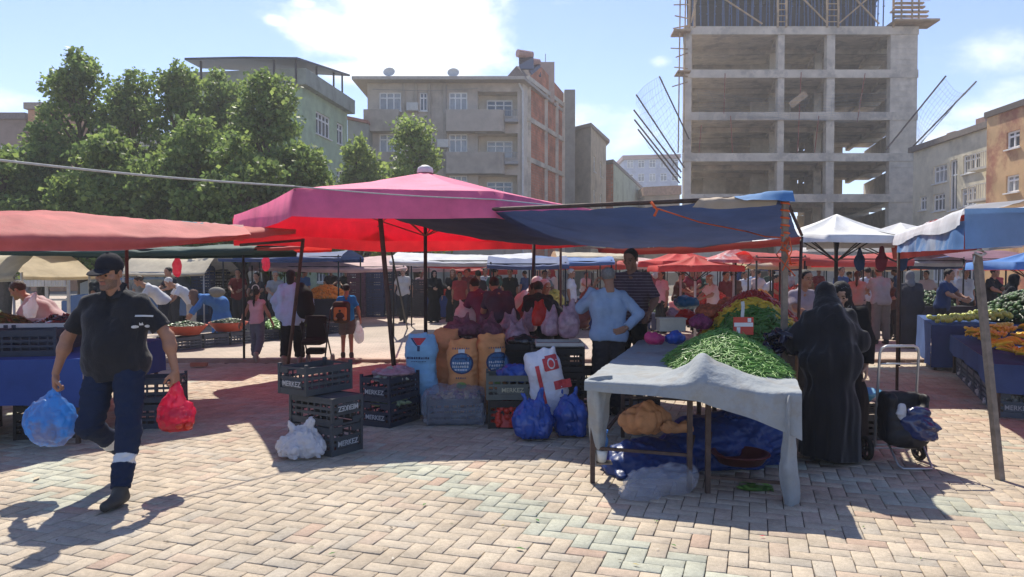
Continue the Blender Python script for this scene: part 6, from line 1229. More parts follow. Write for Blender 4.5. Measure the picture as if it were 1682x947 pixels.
for (px, Y, z_, c, l) in ((915, 8.25, 0, 'black', 'lowest black crate under the red topped tray'), (915, 8.27, .262, 'black', 'middle black crate under the red topped tray'), (915, 8.25, .524, 'black', 'upper black crate under the red topped tray'),
                          (862, 8.75, 0, 'black', 'lowest black crate right of the orange sacks'), (862, 8.75, .262, 'black', 'second black crate right of the orange sacks'), (862, 8.75, .524, 'black', 'third black crate right of the orange sacks'), (790, 9.2, .0, 'black', 'black crate hidden low behind the orange sacks'), (790, 9.2, .262, 'black', 'black crate behind the orange sacks, second from the ground'), (790, 9.2, .524, 'black', 'black crate behind the orange sacks, third from the ground'), (962, 8.5, .0, 'black', 'black crate at the feet of the man in the blue shirt'), (962, 8.5, .262, 'black', 'upper black crate by the legs of the man in the blue shirt')):
    crate(l, (xs(px, Y), Y, z_), R(3) * ((k * 5) % 3 - 1), c, None, scale=(1.05 if px == 915 else 1, 1, 1)); k += 1
mb = MB(); c = Vector((xs(918, 8.2), 8.22, .80)); mb.box(c, (.52, .42, .012)); [mb.box(c + Vector((0, s_2 * .205, .02)), (.52, .01, .05)) for s_2 in (-1, 1)]; [mb.box(c + Vector((s_2 * .255, 0, .02)), (.01, .4, .05)) for s_2 in (-1, 1)]
o = mb.build('tray', mat('tray_pale', (.45, .42, .38), rough=.5)); tag(o, 'pale rimmed tray with a red lining on the black crates', 'tray'); mb = MB(); mb.box(c + Vector((0, 0, .009)), (.49, .39, .005)); mb.build('lining', mat('lining_red', (.30, .05, .05)), o)
for (px, Y, z_, r_, m_, l, sd_) in ((758, 9.0, .93, (.23, .17, .10), 'mesh', 'open purple mesh sack of red onions behind the middle orange sack', 1), (800, 9.1, .90, (.2, .16, .12), 'mesh', 'closed dark purple mesh sack of red onions', 2), (850, 8.9, .84, (.16, .15, .13), 'lilac', 'lilac plastic bag of produce between the onion sack and the red bag', 3),
                              (905, 8.5, 1.0, (.10, .12, .13), 'lilac', 'small lilac plastic bag of produce on the red lined tray', 4), (934, 8.45, 1.02, (.13, .13, .17), 'lilac', 'tall lilac plastic bag of produce on the red lined tray', 5), (955, 8.75, 1.08, (.10, .1, .15), 'pinkish', 'salmon coloured plastic bag beside the man in the blue shirt', 6), (886, 9.1, 1.06, (.10, .09, .12), 'red', 'bright red plastic bag on the crates', 7), (862, 8.7, .80, (.22, .16, .08), 'blackp', 'black plastic sheet stuffed in the crate right of the orange sacks', 8), (838, 9.4, .93, (.14, .12, .12), 'lilac', 'lilac plastic bag at the back of the crates', 9), (868, 9.6, .94, (.12, .1, .11), 'lilac', 'pale lilac plastic bag in front of the stooping men', 10)):
    m_ = dict(mesh=mat('mesh_purple', (.16, .05, .075), rough=.6, var=.5, scale=22, bump=.5, bscale=60), lilac=PL['lilac'], red=PL['red'], blackp=PL['black'], pinkish=mat('plastic_salmon', (.50, .20, .17), rough=.3, var=.3, trans=.3))[m_]
    bag(l, (xs(px, Y), Y, z_), r_, m_, sd_, 'sit' if m_ is not PL['black'] else 'lump', amp=.014, cat='sack' if 'mesh' in l else 'plastic bag')
crate('black crate under the lilac bags, front one', (xs(842, 9.3), 9.35, .0), 0, 'black', None, scale=(1.1, 1.3, 1.5)); crate('black crate under the lilac bags, on top of the front one', (xs(842, 9.3), 9.35, .4), 0, 'black', None, scale=(1.1, 1.3, 1.45)); crate('low black crate carrying the onion sacks', (xs(760, 9.05), 9.1, .0), 0, 'black', None, scale=(1, 1, 1.6)); crate('black crate directly below the onion sacks', (xs(760, 9.05), 9.1, .43), 0, 'black', None, scale=(1, 1, 1.45))
bag('white plastic carrier bag standing behind the onion sacks', (xs(765, 12), 12., .92), (.19, .10, .17), PL['white'], 9, 'sit', amp=.01); crate('tall black crate under the white carrier bag', (xs(765, 12), 12, 0), 0, 'black', None, scale=(1, 1, 3))
# ------------------------------------------------ the bean stall
t = None
def frame_table(label, P, h, bars=()):
    o = table(label, P, h)
    c = sum((Vector((*p, 0)) for p in P), Vector()) / 4; Q = [Vector((*p, 0)) + (c - Vector((*p, 0))).normalized() * .09 for p in P]
    for (i, j, z_) in bars: mb = MB(); mb.bar(Q[i] + Vector((0, 0, z_)), Q[j] + Vector((0, 0, z_)), .022); mb.build('crossbar', POLE, o)
    return o
frame_table('rusty framed table at the near left of the bean stall', [(.56, 5.58), (1.32, 5.33), (1.83, 7.05), (1.07, 7.28)], .79, ((0, 1, .27), (0, 3, .27), (3, 2, .40), (1, 2, .27)))
frame_table('rusty framed table at the near right of the bean stall', [(1.38, 5.31), (1.97, 5.12), (2.5, 6.8), (1.9, 7.02)], .785, ((0, 1, .12), (1, 2, .12), (0, 3, .3)))
frame_table('table under the peppers at the back of the bean stall', [(1.12, 7.34), (2.55, 6.9), (3.1, 8.75), (1.66, 9.2)], .80)
B0, B1 = Vector((.55, 5.54, 0)), Vector((1.99, 5.06, 0)); bk = Vector((.29, .957, 0))
def bp(s_, off, z_): q = B0 * (1 - s_) + B1 * s_ + bk * off; q.z = z_; return q
S_ = (0, .16, .33, .48, .55, .62, .78, .9, 1.0)
rows = [[bp(s_, -.035 - .02 * math.sin(s_ * 20), z_) for s_, z_ in zip(S_, (.735, .725, .72, .705, .69, .66, .60, .53, .47))],
        [bp(s_, -.03, z_) for s_, z_ in zip(S_, (.775, .77, .765, .76, .79, .78, .72, .68, .66))],
        [bp(s_, -.008, z_) for s_, z_ in zip(S_, (.803, .803, .80, .815, .86, .84, .80, .79, .79))],
        [bp(s_, .16, z_) for s_, z_ in zip(S_, (.806, .802, .806, .87, .985, .93, .84, .80, .80))],
        [bp(s_, .36, z_) for s_, z_ in zip(S_, (.806, .803, .83, .92, .99, .94, .85, .81, .80))],
        [bp(s_, .8, z_) for s_, z_ in zip(S_, (.806, .803, .803, .81, .82, .82, .81, .81, .80))],
        [bp(s_, 1.9, .806) for s_ in S_], [bp(s_, 3.3, .812) for s_ in S_]]
CANV = mat('canvas_grey', (.29, .315, .33), rough=.9, var=.15, scale=4, bump=.5, bscale=22, stain=(.25, .255, .25), stain_s=4)
t = thing('tablecloth', 'worn grey canvas cloth spread over the bean stall and drooping at the front', 'tablecloth', (1.7, 6.5, .8))
cloth('sheet', rows, CANV, t, 110, 80, .011, 1.5, 5)
le = lambda px, py, Y: at(px, py, Y)
cloth('left_end', [[le(972, 766, 5.75), le(985, 764, 5.68), le(992, 752, 5.78)], [le(968, 700, 5.66), le(984, 700, 5.56), le(998, 700, 5.72)], [le(964, 640, 5.56), le(982, 640, 5.50), le(1006, 636, 5.62)], [le(966, 622, 5.55), le(984, 618, 5.52), le(1008, 616, 5.66)]], CANV, t, 20, 30, .010, 2.2, 6)
cloth('right_end', [[le(1289, 831, 5.12), le(1300, 832, 5.07), le(1314, 826, 5.13)], [le(1281, 770, 5.13), le(1296, 772, 5.04), le(1309, 768, 5.12)], [le(1285, 710, 5.10), le(1296, 706, 5.02), le(1305, 700, 5.12)], [le(1286, 660, 5.10), le(1296, 655, 5.04), le(1303, 648, 5.14)], [le(1285, 645, 5.2), le(1296, 641, 5.18), le(1301, 636, 5.24)]], CANV, t, 20, 34, .012, 2.4, 7)
heap('large mound of fresh green beans on the grey canvas', (1.83, 6.36, 0), (.47, .86), .27, tubepiece(.135, .0052, 5, .3), 3000, [VEG['bean'], VEG['bean2'], VEG['pepg']], 'green_bean_heap', 'green beans', .812, 2, lambda a, b_, r: r.choice((0, 0, 1, 0, 2)), jit=.016, squash=1.7)
EG = {}
rr = random.Random(12); pm_ = tubepiece(.17, .034, 8, .12, .5)
mb = MB(); v, f = pm_(rr); mb.add(v, f); mb.lathe([(0, .012), (.018, .006), (.024, -.006)], (-.085, 0, 0), 8, 1, Matrix.Rotation(R(-90), 3, 'Y')); me = mb.mesh('eggplant'); me.materials.append(VEG['eggplant']); me.materials.append(VEG['pepg']); me.polygons.foreach_set('use_smooth', [True] * len(me.polygons))
for k in range(56):
    f = rr.random(); g_ = rr.random(); x_ = 2.18 + .36 * f + .30 * g_; y_ = 6.35 - .05 * f + .95 * g_; o = bpy.data.objects.new('eggplant', me); COL.objects.link(o)
    o.location = (x_, y_, .845 + .17 * math.sin(math.pi * min(1, max(0, f))) * (.5 + .5 * rr.random()) + .05 * (k % 3)); o.rotation_euler = (rr.uniform(-.4, .4), rr.uniform(-.4, .4), rr.uniform(0, 6.3)); tag(o, 'glossy black eggplant in the loose pile right of the green beans', 'eggplant', 'eggplants piled beside the green beans')
def pepcol(a, b_, r): q = b_ + a * .45 + r.uniform(-.07, .07); return 2 if q > -.30 else (1 if q > -.52 else 0)
heap('high bank of green, yellow and red peppers in bands at the back of the stall', (2.66, 8.15, 0), (.60, .88), .56, tubepiece(.115, .017, 6, .2, .45), 2100, [VEG['pepg'], VEG['pepy'], VEG['pepr']], 'pepper_heap', 'peppers', .80, 5, pepcol, jit=.02, squash=1.8)
mb = MB(); c = at(1221, 535, 6.5); mb.box(c, (.175, .012, .155)); sg = mb.build('price_sign', mat('sign_red', (.55, .06, .04), rough=.5, var=.1)); tag(sg, 'red and white price board on a pale stick stuck in the green beans', 'sign')
mb = MB(); mb.box(c + Vector((0, -.0085, .012)), (.165, .004, .035)); mb.box(c + Vector((-.045, -.0085, -.04)), (.03, .004, .06)); mb.box(c + Vector((.05, -.0085, .052)), (.03, .004, .035)); mb.build('white_band', mat('sign_white', (.7, .7, .68)), sg)
mb = MB(); mb.bar(c + Vector((-.0, .012, .17)), c + Vector((-.02, .012, -.14)), .028, .006); mb.bar(c + Vector((-.005, .012, .215)), c + Vector((-.0, .012, .17)), .03, .006); mb.build('stick', mat('stick_pale', (.45, .47, .48)), sg)
bag('magenta plastic bag on the canvas left of the blue one', at(1076, 556, 7.3), (.115, .10, .07), PL['magenta'], 3, 'lump', h=.009, amp=.014); bag('small blue plastic bag on the canvas beside the magenta one', at(1110, 555, 7.3), (.10, .10, .075), PL['blue'], 4, 'lump', h=.009, amp=.014)
mb = MB(); c = at(1102, 533, 8.1); mb.box(c, (.28, .2, .13)); mb.box(c + Vector((0, 0, .07)), (.30, .22, .016)); o = mb.build('carton', mat('box_cream', (.50, .44, .34), var=.12)); tag(o, 'cream coloured box with a lid at the back of the bean stall', 'box')
NET_ = mat('net_orange', (.50, .12, .05), rough=.6, var=.5, scale=25, bump=.5, bscale=70, trans=.2)
for (px, py, Y, r_, m_, l, k) in ((1172, 512, 8.4, (.22, .2, .10), NET_, 'orange net sack slumped left of the green peppers', 1), (1150, 528, 8.0, (.14, .14, .09), mat('net_purple', (.22, .03, .09), rough=.6, var=.5, scale=25, bump=.4), 'wine red net sack in front of the orange one', 2), (1128, 497, 9.2, (.16, .14, .09), mat('plastic_teal', (.02, .09, .16), rough=.4, var=.3), 'dark teal plastic sheet bundled behind the cream box', 3),
                            (1128, 522, 8.7, (.15, .12, .10), PL['red'], 'crimson plastic bag between the cream box and the orange sack', 5), (1198, 497, 9.2, (.16, .14, .08), NET_, 'second orange net sack, further back under the peppers', 6), (1105, 516, 9.0, (.10, .10, .08), PL['lilac'], 'pale lilac bag behind the cream box', 7)):
    c = at(px, py, Y); bag(l, (c.x, c.y, max(c.z, .80 + r_[2])), r_, m_, k, 'lump', amp=.018, cat='sack' if 'sack' in l else 'plastic bag')
# under the tables
bag('open brown orange paper sack lying in the blue tarpaulin under the table', at(1058, 690, 6.05) + Vector((0, 0, .0)), (.24, .16, .15), mat('sack_brown', (.50, .24, .11), rough=.75, var=.15, scale=4, bump=.8, bscale=9), 21, 'lump', h=.008, amp=.034, sc_=2.1, cat='sack', name='sack')
bag('twisted mouth of brown orange paper lying beside the sack under the table', at(1108, 702, 5.95), (.15, .06, .055), mat('sack_brown', (.5, .24, .11)), 23, 'lump', h=.008, amp=.026, sc_=3, cat='paper', name='paper')
t = thing('tarpaulin', 'crumpled deep blue tarpaulin bundled on the ground under the bean stall', 'tarpaulin', (1.3, 6.1, 0))
s = SDF((.62, 5.5, -.02), (2.5, 7.0, .7), .013); s.ell((1.15, 6.05, .06), (.46, .34, .19), 0); s.ell((1.7, 6.25, .12), (.45, .35, .30), .08); s.ell((2.0, 6.3, .2), (.35, .3, .33), .08); s.ell((.95, 5.9, .02), (.22, .2, .14), .06); s.noise(.030, 2.2, 5, 3, (1, 1, 1.4), ridge=True); s.plane((0, 0, .003), (0, 0, -1)); blob('bundle', s, PL['blue'] if False else mat('tarp_deepblue', (.010, .035, .15), rough=.4, var=.2, scale=4, bump=.6, bscale=9), t)
s = SDF((.7, 5.0, -.02), (1.55, 5.75, .34), .009); s.ell((1.08, 5.38, .08), (.28, .14, .12), 0); s.ell((.92, 5.25, .04), (.16, .11, .08), .06); s.ell((1.22, 5.45, .1), (.16, .13, .12), .05); s.noise(.020, 3.4, 15, 3, ridge=True); s.plane((0, 0, .004), (0, 0, -1)); o = blob('plastic_bag', s, PL['clear']); tag(o, 'big crumpled clear plastic bag on the paving in front of the table legs', 'plastic bag')
mb = MB(); mb.lathe([(0, .02), (.17, .02), (.22, .09), (.23, .09), (.225, .10), (.21, .10), (.165, .03), (0, .03)], (1.80, 5.8, .10), 30); o = mb.build('basin', mat('basin_wine', (.09, .015, .018), rough=.4), None, True); tag(o, 'wide dark red basin on the ground under the right hand table', 'basin')
mb = MB(); mb.lathe([(0, 0), (.032, 0), (.036, .01), (.036, .11), (.03, .13), (.014, .15), (.014, .17), (0, .172)], (.70, 5.78, .19), 14, mtx=Matrix.Rotation(R(12), 3, 'Y')); o = mb.build('water_bottle', mat('bottle', (.10, .28, .55), rough=.1, alpha=.6), None, True); tag(o, 'small blue water bottle wedged behind the left table leg', 'bottle'); mb = MB(); mb.lathe([(.0, .172), (.017, .172), (.017, .195), (0, .195)], (.70, 5.78, .19), 12, mtx=Matrix.Rotation(R(12), 3, 'Y')); mb.build('bottle_cap', mat('cap_blue', (.05, .2, .6)), o)
mb = MB(); mb.lathe([(.03, 0), (.045, .09), (.048, .09), (.034, .0), (0, .0)], (.69, 5.66, .16), 14); o = mb.build('paper_cup', mat('cup', (.6, .6, .55)), None, True); tag(o, 'white paper cup resting on the lower bar of the left table', 'cup')
mb = MB(); mb.lathe([(.08, .0), (.32, .0), (.33, .06), (.31, .06), (.30, .02), (0, .02)], (.72, 5.66, .12), 4) if False else mb.box((.71, 5.68, .148), (.12, .1, .012)); o = mb.build('board_scrap', POLE_W); tag(o, 'small wooden offcut under the paper cup', 'board')
heap('few loose green leaves dropped under the right hand table', (1.82, 5.5, 0), (.14, .09), .02, leafpiece(.05), 22, [VEG['bean']], 'fallen_leaves', 'leaves', .004, 3)
# scraps on the paving
mb = MB(); rr = random.Random(77)
for k in range(420):
    c = G(rr.uniform(-100, 1780), 600 + 345 * rr.random() ** 1.3) if rr.random() < .7 else Vector((rr.uniform(-.5, 4.5), rr.uniform(4.6, 8.5), 0))
    v, f = leafpiece(rr.choice((.006, .009, .012, .018)))(rr); a = rr.uniform(0, 6); mb.add([(c.x + q[0] * math.cos(a) - q[1] * math.sin(a), c.y + q[0] * math.sin(a) + q[1] * math.cos(a), .008 + abs(q[2])) for q in v], f, rr.choice((0, 0, 1, 2)))
tag(mb.build('litter', [mat('bit_dark', (.10, .08, .05)), mat('bit_green', (.07, .14, .03)), mat('bit_pale', (.5, .46, .38))]), 'tiny leaf crumbs and scraps scattered over the paving', 'litter', kind='stuff')
def scrap(label, px, py, s_, m, k, cat='leaf', name='fallen_leaf'):
    c = G(px, py); rr = random.Random(k); mb = MB(); v, f = leafpiece(s_)(rr); a = rr.uniform(0, 6); mb.add([(c.x + q[0] * math.cos(a) - q[1] * math.sin(a), c.y + q[0] * math.sin(a) + q[1] * math.cos(a), .012 + abs(q[2])) for q in v], f); return tag(mb.build(name, m), label, cat)
LFM = mat('leaf_fallen', (.06, .17, .03), var=.2); LFY = mat('leaf_dry', (.40, .32, .12), var=.3)
for a in (('bright green leaf lying on the pale green bricks', 883, 857, .045, LFM, 1), ('thin green leaf on the bricks below the white strip', 855, 904, .03, LFM, 2), ('pink scrap of paper on the bricks at the right', 1252, 883, .028, PL['pink'], 3, 'paper', 'paper_scrap'), ('small yellow leaf left of the lit green bricks', 624, 791, .025, LFY, 4), ('dry leaf between bricks below the lilac shade', 697, 831, .03, LFM, 5),
          ('pale cardboard scrap on the green bricks near the walking man', 60, 788, .055, mat('card', (.5, .42, .3)), 6, 'cardboard', 'cardboard_scrap'), ('dead leaf on the sunlit bricks near the bottom edge', 826, 865, .022, LFY, 7), ('straw coloured stalk at the bottom of the picture', 1045, 930, .03, LFY, 8), ('green stalk on the bricks right of the centre', 1106, 898, .028, LFM, 9), ('dark scrap in the shade before the clear film', 706, 720, .035, PL['black'], 10, 'scrap', 'plastic_scrap'), ('yellow petal on the bricks at the right', 1368, 873, .02, VEG['yellow'], 11, 'petal', 'petal'),
          ('torn green leaf at the lower left', 545, 912, .03, LFM, 12), ('curled leaf on the sunlit ground past the kerb', 300, 603, .06, LFY, 13), ('pale stalks on the shaded bricks under the table', 1262, 811, .03, LFY, 14, 'stalk', 'stalk')): scrap(*a)
c = G(327, 603); mb = MB(); mb.box((c.x, c.y, .05), (.26, .12, .06), rz(.2)); tag(mb.build('loose_brick', mat('brick_loose', (.36, .16, .10), var=.2)), 'loose red brick lying on the kerb behind the walking man', 'brick')
c = at(1425, 652, 7.2); crate('black crate standing on its end behind the woman in black', (c.x - .12, 7.2, 0), R(10), 'black', None, scale=(.7, .9, 1.0)); crate('second black crate holding the blue basin', (c.x - .12, 7.2, .256), R(14), 'black', None, scale=(.7, .9, .4))
mb = MB(); mb.lathe([(0, .0), (.16, .0), (.24, .10), (.255, .10), (.25, .085), (.165, .012), (0, .012)], (c.x - .14, 7.2, .37), 26); tag(mb.build('basin', mat('basin_blue', (.03, .22, .42), rough=.3), None, True), 'sky blue basin half hidden behind the woman in black', 'basin')

# ------------------------------------------------ shopping trolley
def trolley():
    t = thing('shopping_trolley', 'two wheeled black shopping trolley parked beside the woman in black', 'trolley', (3.27, 6.2, 0)); AL = mat('alu', (.50, .50, .50), rough=.35, metal=.6, var=.1); x_, y_ = 3.27, 6.2
    mb = MB(); w_ = .165; T_ = [(x_ - w_, y_ + .10, .12), (x_ - w_, y_ + .03, .93), (x_ - w_ + .015, y_ + .02, .975), (x_ - w_ + .05, y_ + .015, .995), (x_ + w_ - .05, y_ + .015, .995), (x_ + w_ - .015, y_ + .02, .975), (x_ + w_, y_ + .03, .93), (x_ + w_, y_ + .10, .12)]; mb.tube(T_, .0115, 8); mb.tube([(x_ - w_, y_ + .05, .84), (x_ + w_, y_ + .05, .84)], .008, 7)
    mb.tube([(x_ - w_, y_ + .10, .14), (x_ + w_, y_ + .10, .14)], .009, 7); mb.build('handle_frame', AL, t, True)
    mb = MB(); b_ = .125; mb.tube([(x_ + .02 - b_, y_ + .02, .20), (x_ + .03 - b_, y_ - .16, .03), (x_ + .05 - b_, y_ - .20, .012), (x_ + .03 + b_, y_ - .20, .012), (x_ + .05 + b_, y_ - .16, .03), (x_ + .06 + b_, y_ + .02, .20)], .0095, 8); mb.build('stand', AL, t, True)
    mb = MB(); mb.tube([(x_ - .245, y_ + .12, .105), (x_ + .235, y_ + .12, .105)], .009, 8); mb.build('axle', AL, t)
    for s_ in (-1, 1):
        mb = MB(); mb.lathe([(.075, -.018), (.098, -.02), (.105, -.01), (.105, .01), (.098, .02), (.075, .018), (.075, -.018)], (x_ + s_ * .225, y_ + .12, .106), 24, mtx=Matrix.Rotation(R(90), 3, 'Y')); wh = mb.build('wheel', mat('rubber', (.012, .012, .012), rough=.7), t, True)
        mb = MB(); mb.lathe([(0, -.012), (.02, -.02), (.022, .02), (0, .02)], (x_ + s_ * .225, y_ + .12, .106), 12, mtx=Matrix.Rotation(R(90), 3, 'Y')); [mb.bar((x_ + s_ * .225, y_ + .12, .106), (x_ + s_ * .225, y_ + .12 + .085 * math.cos(a), .106 + .085 * math.sin(a)), .012) for a in np.linspace(0, 5.03, 5)]; mb.build('rim', mat('rim_black', (.03, .03, .03), rough=.4), wh)
    s = SDF((x_ - .27, y_ - .25, .1), (x_ + .3, y_ + .2, .75), .008); s.box((x_ + .005, y_ - .03, .40), (.175, .12, .215), .05, 0); s.ell((x_ + .005, y_ - .1, .27), (.17, .10, .11), .05); s.box((x_ + .02, y_ - .10, .60), (.12, .09, .10), .03, .03, 'sub'); s.noise(.008, 3, 6, 3, ridge=True); blob('bag', s, mat('trolley_black', (.014, .014, .018), rough=.6, var=.2), t)
    s = SDF((x_ - .2, y_ - .32, .2), (x_ + .3, y_ + .05, .65), .008); s.ell((x_ + .05, y_ - .15, .37), (.13, .09, .14), 0); s.ell((x_ + .12, y_ - .16, .32), (.11, .08, .09), .04); s.noise(.016, 4, 9, 3, ridge=True); o = blob('plastic_bag', s, PL['navy']); tag(o, 'shiny navy plastic bag bulging out of the trolley', 'plastic bag')
    s = SDF((x_ - .2, y_ - .3, .35), (x_ + .1, y_ + .05, .62), .008); s.ell((x_ - .07, y_ - .16, .47), (.045, .03, .08), 0); s.noise(.012, 5, 3, 2, ridge=True); tag(blob('plastic_bag', s, PL['white']), 'crumpled white bag peeping out of the trolley', 'plastic bag')
trolley()

# ------------------------------------------------ banana stall
q2, s2 = Vector((.42, .907, 0)), Vector((.907, -.42, 0)); C0 = Vector((5.30, 8.1, 0))
pt2 = lambda a, b_, z_=0: C0 + q2 * a + s2 * b_ + Vector((0, 0, z_))
BC = fab('stallblue', (.055, .10, .24), var=.2, scale=2, trans=.1)
table('long banana table at the right edge', [pt2(0, 0).xy, pt2(0, 2.6).xy, pt2(4.1, 2.6).xy, pt2(4.1, 0).xy], .60, cloth_m=BC, hem=(.30, None, None, .36), cl_label='blue cloth over the banana table with crates under it', seed=4)
table('taller table of green fruit beyond the bananas', [pt2(4.25, -.25).xy, pt2(4.25, 2.4).xy, pt2(7.2, 2.4).xy, pt2(7.2, -.25).xy], .74, cloth_m=BC, hem=(.05, None, None, .06), cl_label='blue cloth reaching the ground from the taller fruit table', seed=6)
for k in range(6):
    p = pt2(.42 + k * .62, .24); crate(['nearest grey crate under the edge of the blue banana cloth', 'second grey crate in the row under the banana cloth', 'third grey crate in the row under the banana cloth', 'fourth grey crate in the row under the banana cloth', 'fifth grey crate in the row under the banana cloth', 'farthest grey crate in the row under the banana cloth'][k], (p.x, p.y, 0), math.atan2(q2.y, q2.x), 'slate', scale=(1, 1, 1.12))
    heap('pale fruit visible through the slats of banana stall crate number %s' % ('one', 'two', 'three', 'four', 'five', 'six')[k] if False else ['pale goods in the nearest crate under the banana cloth', 'pale goods in the second crate under the banana cloth', 'pale goods in the third crate under the banana cloth', 'pale goods in the fourth crate under the banana cloth', 'pale goods in the fifth crate under the banana cloth', 'pale goods in the farthest crate under the banana cloth'][k], (p.x, p.y, 0), (.2, .16), .16, ballpiece(.032), 50, [mat('veg_cream', (.55, .55, .52))], 'fruit_pile', 'fruit', .02, k, squash=5)
for b_ in (.62, 1.25, 1.9): p = pt2(.22, b_ + .2); crate({.62: 'grey crate under the front of the banana table, near the wooden prop', 1.25: 'grey crate in the middle under the front of the banana table', 1.9: 'grey crate at the right edge under the front of the banana table'}[b_], (p.x, p.y, 0), math.atan2(q2.y, q2.x), 'slate', scale=(1, 1, 1.12))
def banana(seed):
    rr = random.Random(seed); mb = MB()
    for k in range(6):
        a0 = (k - 2.5) * .17; pts = []; 
        for i in range(7): f = i / 6; ang = -.75 + 1.5 * f; pts.append((.105 * math.sin(ang) * 1.0, (k - 2.5) * .030 * (.5 + .6 * math.sin(math.pi * f * .6 + .3)), .055 + .05 * (1 - math.cos(ang)) * -1.3 + (.01 * (k % 2))))
        mb.tube(pts, [.007, .015, .018, .019, .018, .014, .005], 6)
    mb.tube([(-.085, -.03, .04), (-.085, .03, .04)], .012, 6); me = mb.mesh('banana_bunch'); me.materials.append(VEG['banana']); me.polygons.foreach_set('use_smooth', [True] * len(me.polygons)); return me
bm_ = [banana(i) for i in range(2)]; rr = random.Random(4)
for k in range(64):
    a, b_ = rr.uniform(.15, 3.9), rr.uniform(.10, 1.5); o = bpy.data.objects.new('banana_bunch', bm_[k % 2]); COL.objects.link(o); o.location = pt2(a, b_, .63 + .12 * (b_ > .7) * rr.random() + .05 * (k % 3)); o.rotation_euler = (rr.uniform(-.25, .25), rr.uniform(-.25, .35), rr.uniform(0, 6.3)); o.scale = (1.25,) * 3; tag(o, 'ripe yellow bunch of bananas lying on the blue cloth', 'bananas', 'banana bunches on the blue cloth')
mb = MB(); v, f = ballpiece(.046)(random.Random(1)); mb.add(v, f); me = mb.mesh('apple'); me.materials.append(VEG['apple']); me.polygons.foreach_set('use_smooth', [True] * len(me.polygons))
for k in range(120):
    a, b_ = rr.uniform(4.32, 5.9), rr.uniform(-.18, .9); o = bpy.data.objects.new('apple', me); COL.objects.link(o); o.location = pt2(a, b_, .79 + .16 * min(1, max(0, b_ + .15)) * rr.uniform(.6, 1)); tag(o, 'yellow green apple on the taller blue clothed table', 'apple', 'apples on the taller blue clothed table')
heap('dark green produce banked behind the apples', (pt2(5.8, 1.5).x, pt2(5.8, 1.5).y, 0), (.9, 1.2), .5, ballpiece(.05), 500, [VEG['drkgreen'], VEG['leafy']], 'green_heap', 'produce', .78, 3, lambda a, b_, r: r.choice((0, 1)))
heap('dark green produce heaped behind the bananas', (pt2(2.2, 2.1).x, pt2(2.2, 2.1).y, 0), (.7, 1.4), .5, ballpiece(.05), 400, [VEG['drkgreen'], VEG['leafy']], 'green_heap', 'produce', .62, 4, lambda a, b_, r: r.choice((0, 1)))
p = pt2(4.0, 1.0, .7); mb = MB(); mb.bar(p, p + Vector((.12, .1, .45)), .05, .012); tag(mb.build('wooden_paddle', POLE_W), 'short wooden slat stuck upright between bananas and apples', 'stick')
for (px, Y, l, m_) in ((1412, 11.5, 'dark blue cloth bag hanging from the canopy left of the maroon one', (.02, .05, .14)), (1448, 11.0, 'maroon cloth bag hanging in the middle', (.16, .02, .05)), (1482, 11.5, 'blue cloth bag hanging right of the maroon one', (.03, .08, .2))):
    c = at(px, 433, Y); bag(l, c, (.085, .05, .12), fab('hang%d' % px, m_), px, 'hang', top=c + Vector((0, 0, .24)), amp=.008, cat='bag', name='hanging_bag')
for (px, py, Y, l) in ((291, 442, 15.0, 'pink plastic bags hanging above the bending shoppers'), (437, 434, 17, 'pink plastic bags hanging above the woman in light blue')):
    c = at(px, py, Y); bag(l, c, (.10, .06, .16), PL['pink'], px, 'hang', top=c + Vector((0, 0, .34)), amp=.012, cat='plastic bag')
mb = MB(); c = at(367, 421, 17); mb.box(c, (.40, .05, .09)); o = mb.build('hanging_scale', mat('scale_cream', (.5, .45, .36))); tag(o, 'cream hanging scale under the dark green tarp', 'scale'); mb = MB(); mb.tube([c + Vector((-.12, 0, .04)), c + Vector((-.1, 0, .3))], .008, 5); mb.build('hook', POLE_L, o)

# ------------------------------------------------ white van behind the left stalls
def van():
    t = thing('delivery_van', 'white box van with a cream band parked behind the left stalls', 'van', (-11.8, 27.5, 0)); W_ = mat('van_white', (.62, .64, .62), rough=.35, var=.05, spec=.5); x0, x1 = xs(196, 27.5), xs(345, 27.5)
    mb = MB(); mb.bb(x0, x1, 27.5, 29.6, .45, 2.5); mb.build('body', W_, t); mb = MB(); mb.bb(x0 - .002, x1 + .002, 27.47, 27.497, 1.5, 2.1); mb.build('cream_band', mat('van_cream', (.62, .50, .28), rough=.4), t)
    mb = MB(); mb.add([(x0 - 1.5, 27.55, .4), (x0 - .004, 27.55, .4), (x0 - .004, 27.55, 2.0), (x0 - .5, 27.55, 2.0), (x0 - 1.1, 27.55, 1.3), (x0 - 1.5, 27.55, 1.15), (x0 - 1.5, 29.5, .4), (x0 - .004, 29.5, .4), (x0 - .004, 29.5, 2.0), (x0 - .5, 29.5, 2.0), (x0 - 1.1, 29.5, 1.3), (x0 - 1.5, 29.5, 1.15)], [(0, 1, 2, 3, 4, 5), (11, 10, 9, 8, 7, 6), (0, 5, 11, 6), (5, 4, 10, 11), (4, 3, 9, 10), (3, 2, 8, 9), (2, 1, 7, 8)]); mb.build('cab', W_, t)
    mb = MB(); mb.quad((x0 - 1.0, 27.545, 1.3), (x0 - .15, 27.545, 1.3), (x0 - .15, 27.545, 1.85), (x0 - .52, 27.545, 1.85)); mb.build('side_window', M_PANE, t)
    for x_ in (x0 - .8, x1 - .8): mb = MB(); mb.lathe([(0, -.1), (.3, -.1), (.34, -.06), (.34, .06), (.3, .1), (0, .1)], (x_, 27.6, .34), 20, mtx=Matrix.Rotation(R(90), 3, 'X')); mb.build('wheel', mat('rubber', (.012, .012, .012)), t, True)
van()
